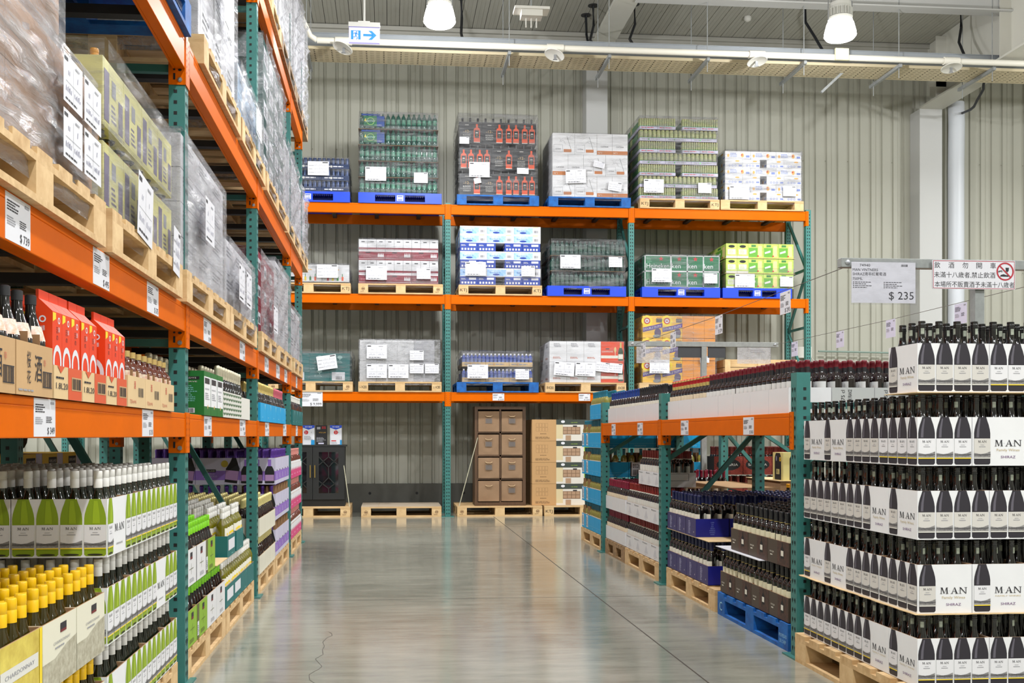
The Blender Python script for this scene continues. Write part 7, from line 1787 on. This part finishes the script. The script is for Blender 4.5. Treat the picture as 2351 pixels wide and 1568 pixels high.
aisle_load(10.95, 11.9, Z_C, 'wood', [0.22] * 3, 'pale carton in the end load of the high beam', 'white_wrapped_carton', WG, 'white', 'crumpled milky film round the end load of the high beam', 'wooden pallet at the far end of the high beam', FILML, amp=0.03)
# top level
aisle_load(7.7, 9.0, Z_D, 'wood', [0.3] * 4, 'pale carton in the load at the very top of the rack', 'white_wrapped_carton', WG, 'white', 'bluish shiny film round the first load of the top level', 'worn pallet of the first load on the top level', FILML, amp=0.015)
aisle_load(9.1, 10.4, Z_D, 'worn', [0.3] * 4, 'pale carton in the second load on the top level', 'white_wrapped_carton', WG, 'white', 'shiny film round the second load of the top level', 'worn dark pallet of the second load on the top level', FILML, amp=0.02)
aisle_load(10.5, 11.88, Z_D, 'worn', [0.28] * 4, 'pale carton in the outermost load on the top level', 'white_wrapped_carton', WG, 'white', 'crumpled film round the outermost load of the top level', 'worn pallet of the outermost load on the top level', FILML, amp=0.03)
# loads of the rack behind: pallets seen from below
for lv, z in (('lower', Z_B), ('high', Z_C), ('top', Z_D)):
    for i, y in enumerate((2.5, 3.75, 5.1, 6.35, 7.72, 8.92)):
        pallet('wood' if (i + len(lv)) % 3 else 'worn', 1.0, 1.15, -2.98, y, z, 'pallet in the shaded rear rack, %s beams, %s from near end' % (lv, ORD[i]))
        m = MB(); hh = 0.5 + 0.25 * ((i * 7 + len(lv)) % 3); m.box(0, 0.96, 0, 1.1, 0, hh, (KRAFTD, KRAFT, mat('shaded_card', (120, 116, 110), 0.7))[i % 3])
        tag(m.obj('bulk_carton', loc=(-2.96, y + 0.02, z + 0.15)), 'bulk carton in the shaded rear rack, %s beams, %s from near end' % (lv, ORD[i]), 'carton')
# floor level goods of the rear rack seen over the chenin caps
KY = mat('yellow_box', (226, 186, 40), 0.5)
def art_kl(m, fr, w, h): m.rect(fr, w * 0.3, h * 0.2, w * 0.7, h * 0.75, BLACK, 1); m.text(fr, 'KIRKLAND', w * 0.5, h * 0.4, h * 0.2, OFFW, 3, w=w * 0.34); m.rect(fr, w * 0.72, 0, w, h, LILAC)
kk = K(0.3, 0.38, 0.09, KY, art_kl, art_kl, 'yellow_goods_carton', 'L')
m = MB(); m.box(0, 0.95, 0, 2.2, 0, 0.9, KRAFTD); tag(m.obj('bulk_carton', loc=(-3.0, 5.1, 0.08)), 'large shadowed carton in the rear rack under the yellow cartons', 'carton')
for i in range(3):
    for j in range(4): copy_thing(kk['o'], (-2.2 - 0.31 * i, 5.7 + 0.385 * j, 0.982), 0, 'flat yellow carton with black logo panel behind the chenin stack, %s row, %s along' % (ORD[i], ORD[j]), None, 'carton')
m = MB(); m.tube([(0, 0, 0), (0.0, 0.9, 0.0)], 0.09, mat('rolled_mat_black', (30, 28, 26), 0.9), 20); tag(m.obj('rolled_mat', loc=(-2.3, 5.6, 1.162)), 'black rolled mat lying on the yellow cartons behind the chenin stack', 'mat')
aa = K(0.3, 0.25, 0.22, mat('box_orange_yellow', (216, 140, 30), 0.5), None, lambda m, fr, w, h: (m.ell(fr, w * 0.4, h * 0.6, 0.05, 0.06, RED, 1, 16), m.ell(fr, w * 0.4, h * 0.6, 0.035, 0.043, PAPER, 2, 16), m.ell(fr, w * 0.4, h * 0.6, 0.02, 0.025, RED, 3, 12)), 'orange_goods_carton', 'L')
copy_thing(aa['o'], (-2.3, 5.25, 0.982), 0, 'orange carton with round red emblem behind the chenin stack', None, 'carton')

# ================================================================ price cards
def card(pos, face, w, h, price, label, cat='price card', top='', group=None, name='price_card', tilt=0.0, body=None):
    u = {'L': (0, 1, 0), 'R': (0, -1, 0), 'F': (1, 0, 0)}[face]
    fr = Fr(pos, u, (0, 0, 1), 0.0008)
    o0 = Vector(pos)
    m = MB()
    P = [fr.p(a, b, l) for l in (-2, 0) for a, b in ((0, 0), (w, 0), (w, h), (0, h))]
    k = len(m.v); m.v += P
    for q in ((4, 5, 6, 7), (3, 2, 1, 0), (0, 1, 5, 4), (1, 2, 6, 5), (2, 3, 7, 6), (3, 0, 4, 7)): m.f.append(tuple(k + t for t in q)); m.mi.append(m.m(body or PAPER)); m.sm.append(False)
    if price: m.text(fr, price, w * 0.95, h * 0.07, h * 0.19, INK, 1, al='r', w=None)
    m.rect(fr, w * 0.76, h * 0.86, w * 0.93, h * 0.93, INKL, 1)
    m.bars(fr, w * 0.06, h * 0.62, w * 0.55, h * 0.86, 4, INK, 1, int(abs(pos[1]) * 9)); m.bars(fr, w * 0.06, h * 0.32, w * 0.4, h * 0.52, 4, INKL, 1, 4); m.bars(fr, w * 0.55, h * 0.36, w * 0.9, h * 0.54, 4, INK, 1, 7)
    m.v = [tuple(Vector(v) - o0) for v in m.v]
    o = m.obj(name, loc=o0)
    return tag(o, label, cat, group)
for y0, y1, p, w in ((2.863, 3.042, '$ 349', 'under the sake cartons'), (4.085, 4.271, '$ 215', 'under the plum wine cartons'), (5.425, 5.65, '$ 299', 'under the green gift cartons'), (6.7, 6.96, '$ 289', 'under the green wave trays'), (8.06, 8.32, '$ 269', 'under the gold-foiled cyan cartons'), (9.42, 9.7, '$ 279', 'under the pink-foiled cyan cartons'), (10.69, 10.9, '$ 259', 'in the last bay')):
    card((-0.957, y0, 1.177), 'L', y1 - y0, 0.106, p, 'white price card on the lower orange beam %s' % w)
for y0, y1, p, w in ((2.656, 2.836, '$ 739', 'under the brown wrapped load'), (3.42, 3.614, '$ 495', 'between the brown and yellow loads'), (4.165, 4.367, '$ 575', 'under the yellow whisky cartons'), (5.41, 5.636, '$ 399', 'under the tall white load'), (6.7, 6.94, '$ 435', 'under the lower white load'), (8.03, 8.29, '$ 465', 'under the crimson load'), (8.84, 9.12, '$ 425', 'between the crimson and pale loads'), (9.53, 9.78, '$ 455', 'before the third post'), (10.69, 10.85, '$ 415', 'in the last bay')):
    card((-0.957, y0, 1.675), 'L', y1 - y0, 0.12, p, 'white price card on the second orange beam %s' % w)
for y0, y1, p, w in ((9.59, 9.76, '$ 275', 'nearest the moscato stack'), (8.54, 8.725, '$ 345', 'before the middle post'), (7.21, 7.4, '$ 321', 'just past the middle post'), (5.884, 6.064, '$ 365', 'nearest the shiraz stack')):
    card((2.147, y1, 1.185), 'R', y1 - y0, 0.105, p, 'white price card on the low rack beam %s' % w)
card((-1.26, 14.842, 1.6), 'F', 0.31, 0.21, '$ 9,999', 'white card reading 9,999 hanging from the wall rack beam above the cabinet')
card((1.505, 14.84, 1.69), 'F', 0.17, 0.105, '$ 3,359', 'small price card on the wall rack beam above the brown shelf')
card((2.775, 14.84, 1.69), 'F', 0.17, 0.105, '$ 3,359', 'small price card on the wall rack beam above the storage unit cartons')
# ================================================================ sign frames and hanging cards
SGN = mat('frame_grey_paint', (150, 154, 152), 0.45, var=0.12, vs=25)
def sign_frame(y, label):
    f = empty('sign_stand', (3.18, y, 0))
    m = MB(); m.box(-0.775, 0.775, -0.025, 0.025, 2.08, 2.13, SGN); m.obj('crossbar', f, bevel=0.003)
    m = MB(); m.box(-0.026, 0.026, -0.025, 0.025, 0, 2.08, SGN); m.obj('pole', f)
    for s in (-1, 1):
        m = MB(); m.lathe([(0.008, -0.03), (0.014, -0.028), (0.014, -0.024), (0.007, -0.022), (0.007, 0.0)], 10, STEEL, o=(s * 0.74, 0, 2.105), axis='y'); m.obj('eye_bolt', f)
    return tag(f, label, 'sign frame')
sign_frame(5.3, 'grey metal T-shaped sign frame rising behind the shiraz stack')
f2 = sign_frame(10.15, 'grey metal T-shaped sign frame at the moscato end of the low rack')
for s, w in ((-1, 0.24), (1, 0.18)):
    m = MB(); a = 0.034; m.box(min(s * a, s * (a + w)), max(s * a, s * (a + w)), -0.012, 0.0, 1.97, 2.078, mat('slate_panel', (56, 58, 62), 0.6))
    tag(m.obj('blank_sign', loc=(3.19, 10.15, 0)), 'blank dark sign panel hanging on the %s side of the pole by the moscato' % ('aisle' if s < 0 else 'inner'), 'sign')
for x, w in ((-0.71, 0.34), (0.33, 0.35)):
    m = MB(); m.box(x, x + w, -0.034, -0.03, 1.91, 2.075, POLY); m.bars(Fr((x, -0.035, 1.91), (1, 0, 0), (0, 0, 1)), w * 0.4, 0.11, w * 0.95, 0.15, 2, INKL, 1)
    tag(m.obj('clear_sleeve', loc=(3.19, 10.15, 0)), 'empty crinkled clear sleeve on the sign frame by the moscato, %s end' % ('aisle' if x < 0 else 'inner'), 'plastic sleeve')
s = empty('price_sign', (2.37, 5.262, 1.878))
m = MB(); m.box(0.085, 0.44, -0.002, 0.0, 0.01, 0.228, PAPER); m.obj('card', s)
m = MB(); fr = Fr((0.085, -0.002, 0.01), (1, 0, 0), (0, 0, 1), 0.0006)
T = lambda t, a, b, h, w, al='l': m.text(fr, t, a, b, h, INK, 1, w=w, al=al)
T('74940', 0.045, 0.194, 0.0145, 0.058); T('MAN VINTNERS', 0.006, 0.17, 0.0145, 0.14); T('SHIRAZ南非紅葡萄酒', 0.006, 0.147, 0.0145, 0.185); T('750ML', 0.006, 0.122, 0.0145, 0.055)
for i in range(4):
    for a in (0.008, 0.178): m.ell(fr, a + 0.003, 0.11 - i * 0.0095, 0.003, 0.003, INK, 1, 8); m.bars(fr, a + 0.01, 0.107 - i * 0.0095, a + 0.105, 0.1135 - i * 0.0095, 1, INK, 1, i)
m.barcode(fr, 0.275, 0.195, 0.312, 0.207, INK, 1); m.text(fr, '$ 235', 0.345, 0.02, 0.043, INK, 1, al='r', w=0.138)
m.obj('lettering', s)
m = MB(); m.box(0.08, 0.447, -0.006, -0.004, 0.0, 0.235, mat_s := film_mat('clear_pocket', 0.0, (3, 3, 8), 0.1, 0.6)); m.obj('clear_pocket', s)
tag(s, 'white price sign reading 235 in a clear pocket above the shiraz stack', 'price sign')
s = empty('warning_sign', (2.905, 5.262, 1.968))
m = MB(); m.box(0, 0.465, -0.004, 0.002, 0, 0.155, PAPER); m.obj('board', s)
m = MB(); fr = Fr((0, -0.004, 0), (1, 0, 0), (0, 0, 1), 0.0006)
WR = mat('warning_red', (176, 36, 52), 0.5)
for q in ((0.003, 0.003, 0.462, 0.0055), (0.003, 0.149, 0.462, 0.152), (0.003, 0.003, 0.0055, 0.152), (0.4595, 0.003, 0.462, 0.152)): m.rect(fr, *q, WR, 1)
for i, ch in enumerate('飲酒勿開車'): m.text(fr, ch, 0.026 + i * 0.0785, 0.114, 0.026, INK, 1, w=0.032)
m.text(fr, '未滿十八歲者,禁止飲酒', 0.18, 0.063, 0.025, INK, 1, w=0.345); m.text(fr, '本場所不販賣酒予未滿十八歲者', 0.236, 0.012, 0.025, INK, 1, w=0.45)
m.ring(fr, 0.408, 0.097, 0.049, 0.008, WR, 2, 32); m.line(fr, 0.375, 0.13, 0.441, 0.064, 0.007, WR, 3)
m.pol(fr, [(0.41, 0.118), (0.43, 0.118), (0.428, 0.1), (0.421, 0.094), (0.421, 0.09), (0.426, 0.088), (0.414, 0.088), (0.419, 0.09), (0.419, 0.094), (0.412, 0.1)], INK, 1); m.pol(fr, [(0.378, 0.07), (0.384, 0.079), (0.4, 0.083), (0.412, 0.079), (0.424, 0.077), (0.428, 0.069)], INK, 1); m.line(fr, 0.37, 0.098, 0.39, 0.101, 0.005, INK, 1); m.ring(fr, 0.373, 0.095, 0.005, 0.002, INK, 1, 10); m.ring(fr, 0.389, 0.097, 0.005, 0.002, INK, 1, 10)
m.obj('lettering', s)
tag(s, 'white warning sign with red border, Chinese lettering and no-drinking emblem', 'warning sign')
card((3.915, 5.262, 1.83), 'F', 0.3, 0.22, '$ 299', 'white price sign hanging at the outer end of the frame behind the shiraz')
WIRE = mat('wire', (120, 120, 118), 0.4, metal=0.5)
for x, lb in ((2.48, 'thin wire strung between the sign frames over the low rack on the aisle side'), (3.9, 'thin wire strung between the sign frames on the far side of the low rack')):
    m = MB(); m.tube([(x, 5.3, 2.1), (x, 7.7, 2.085), (x, 10.15, 2.1)], 0.0022, WIRE, 5); tag(m.obj('display_wire'), lb, 'wire')
import itertools
for k, (y, p, lb) in enumerate(((6.15, '$ 295', 'above the maroon-capped bottles'), (7.45, '$ 279', 'above the red and gold capped bottles'), (8.7, '$ 265', 'above the black-capped bottles'), (9.75, '$ 259', 'above the blue-capped bottles'))):
    card((2.478, y + 0.17, 1.945), 'R', 0.17, 0.14, p, 'white card hanging from the aisle-side wire %s' % lb, name='hanging_card')
for k, y in enumerate((5.75, 6.62, 7.6, 8.5, 9.5)):
    card((3.898, y + 0.15, 1.945), 'R', 0.15, 0.14, None, 'pale blank-backed card hanging from the far wire, %s from the near sign frame' % ORD[k], name='hanging_card', body=mat('card_back', (206, 206, 226), 0.5))
settle_bottles()
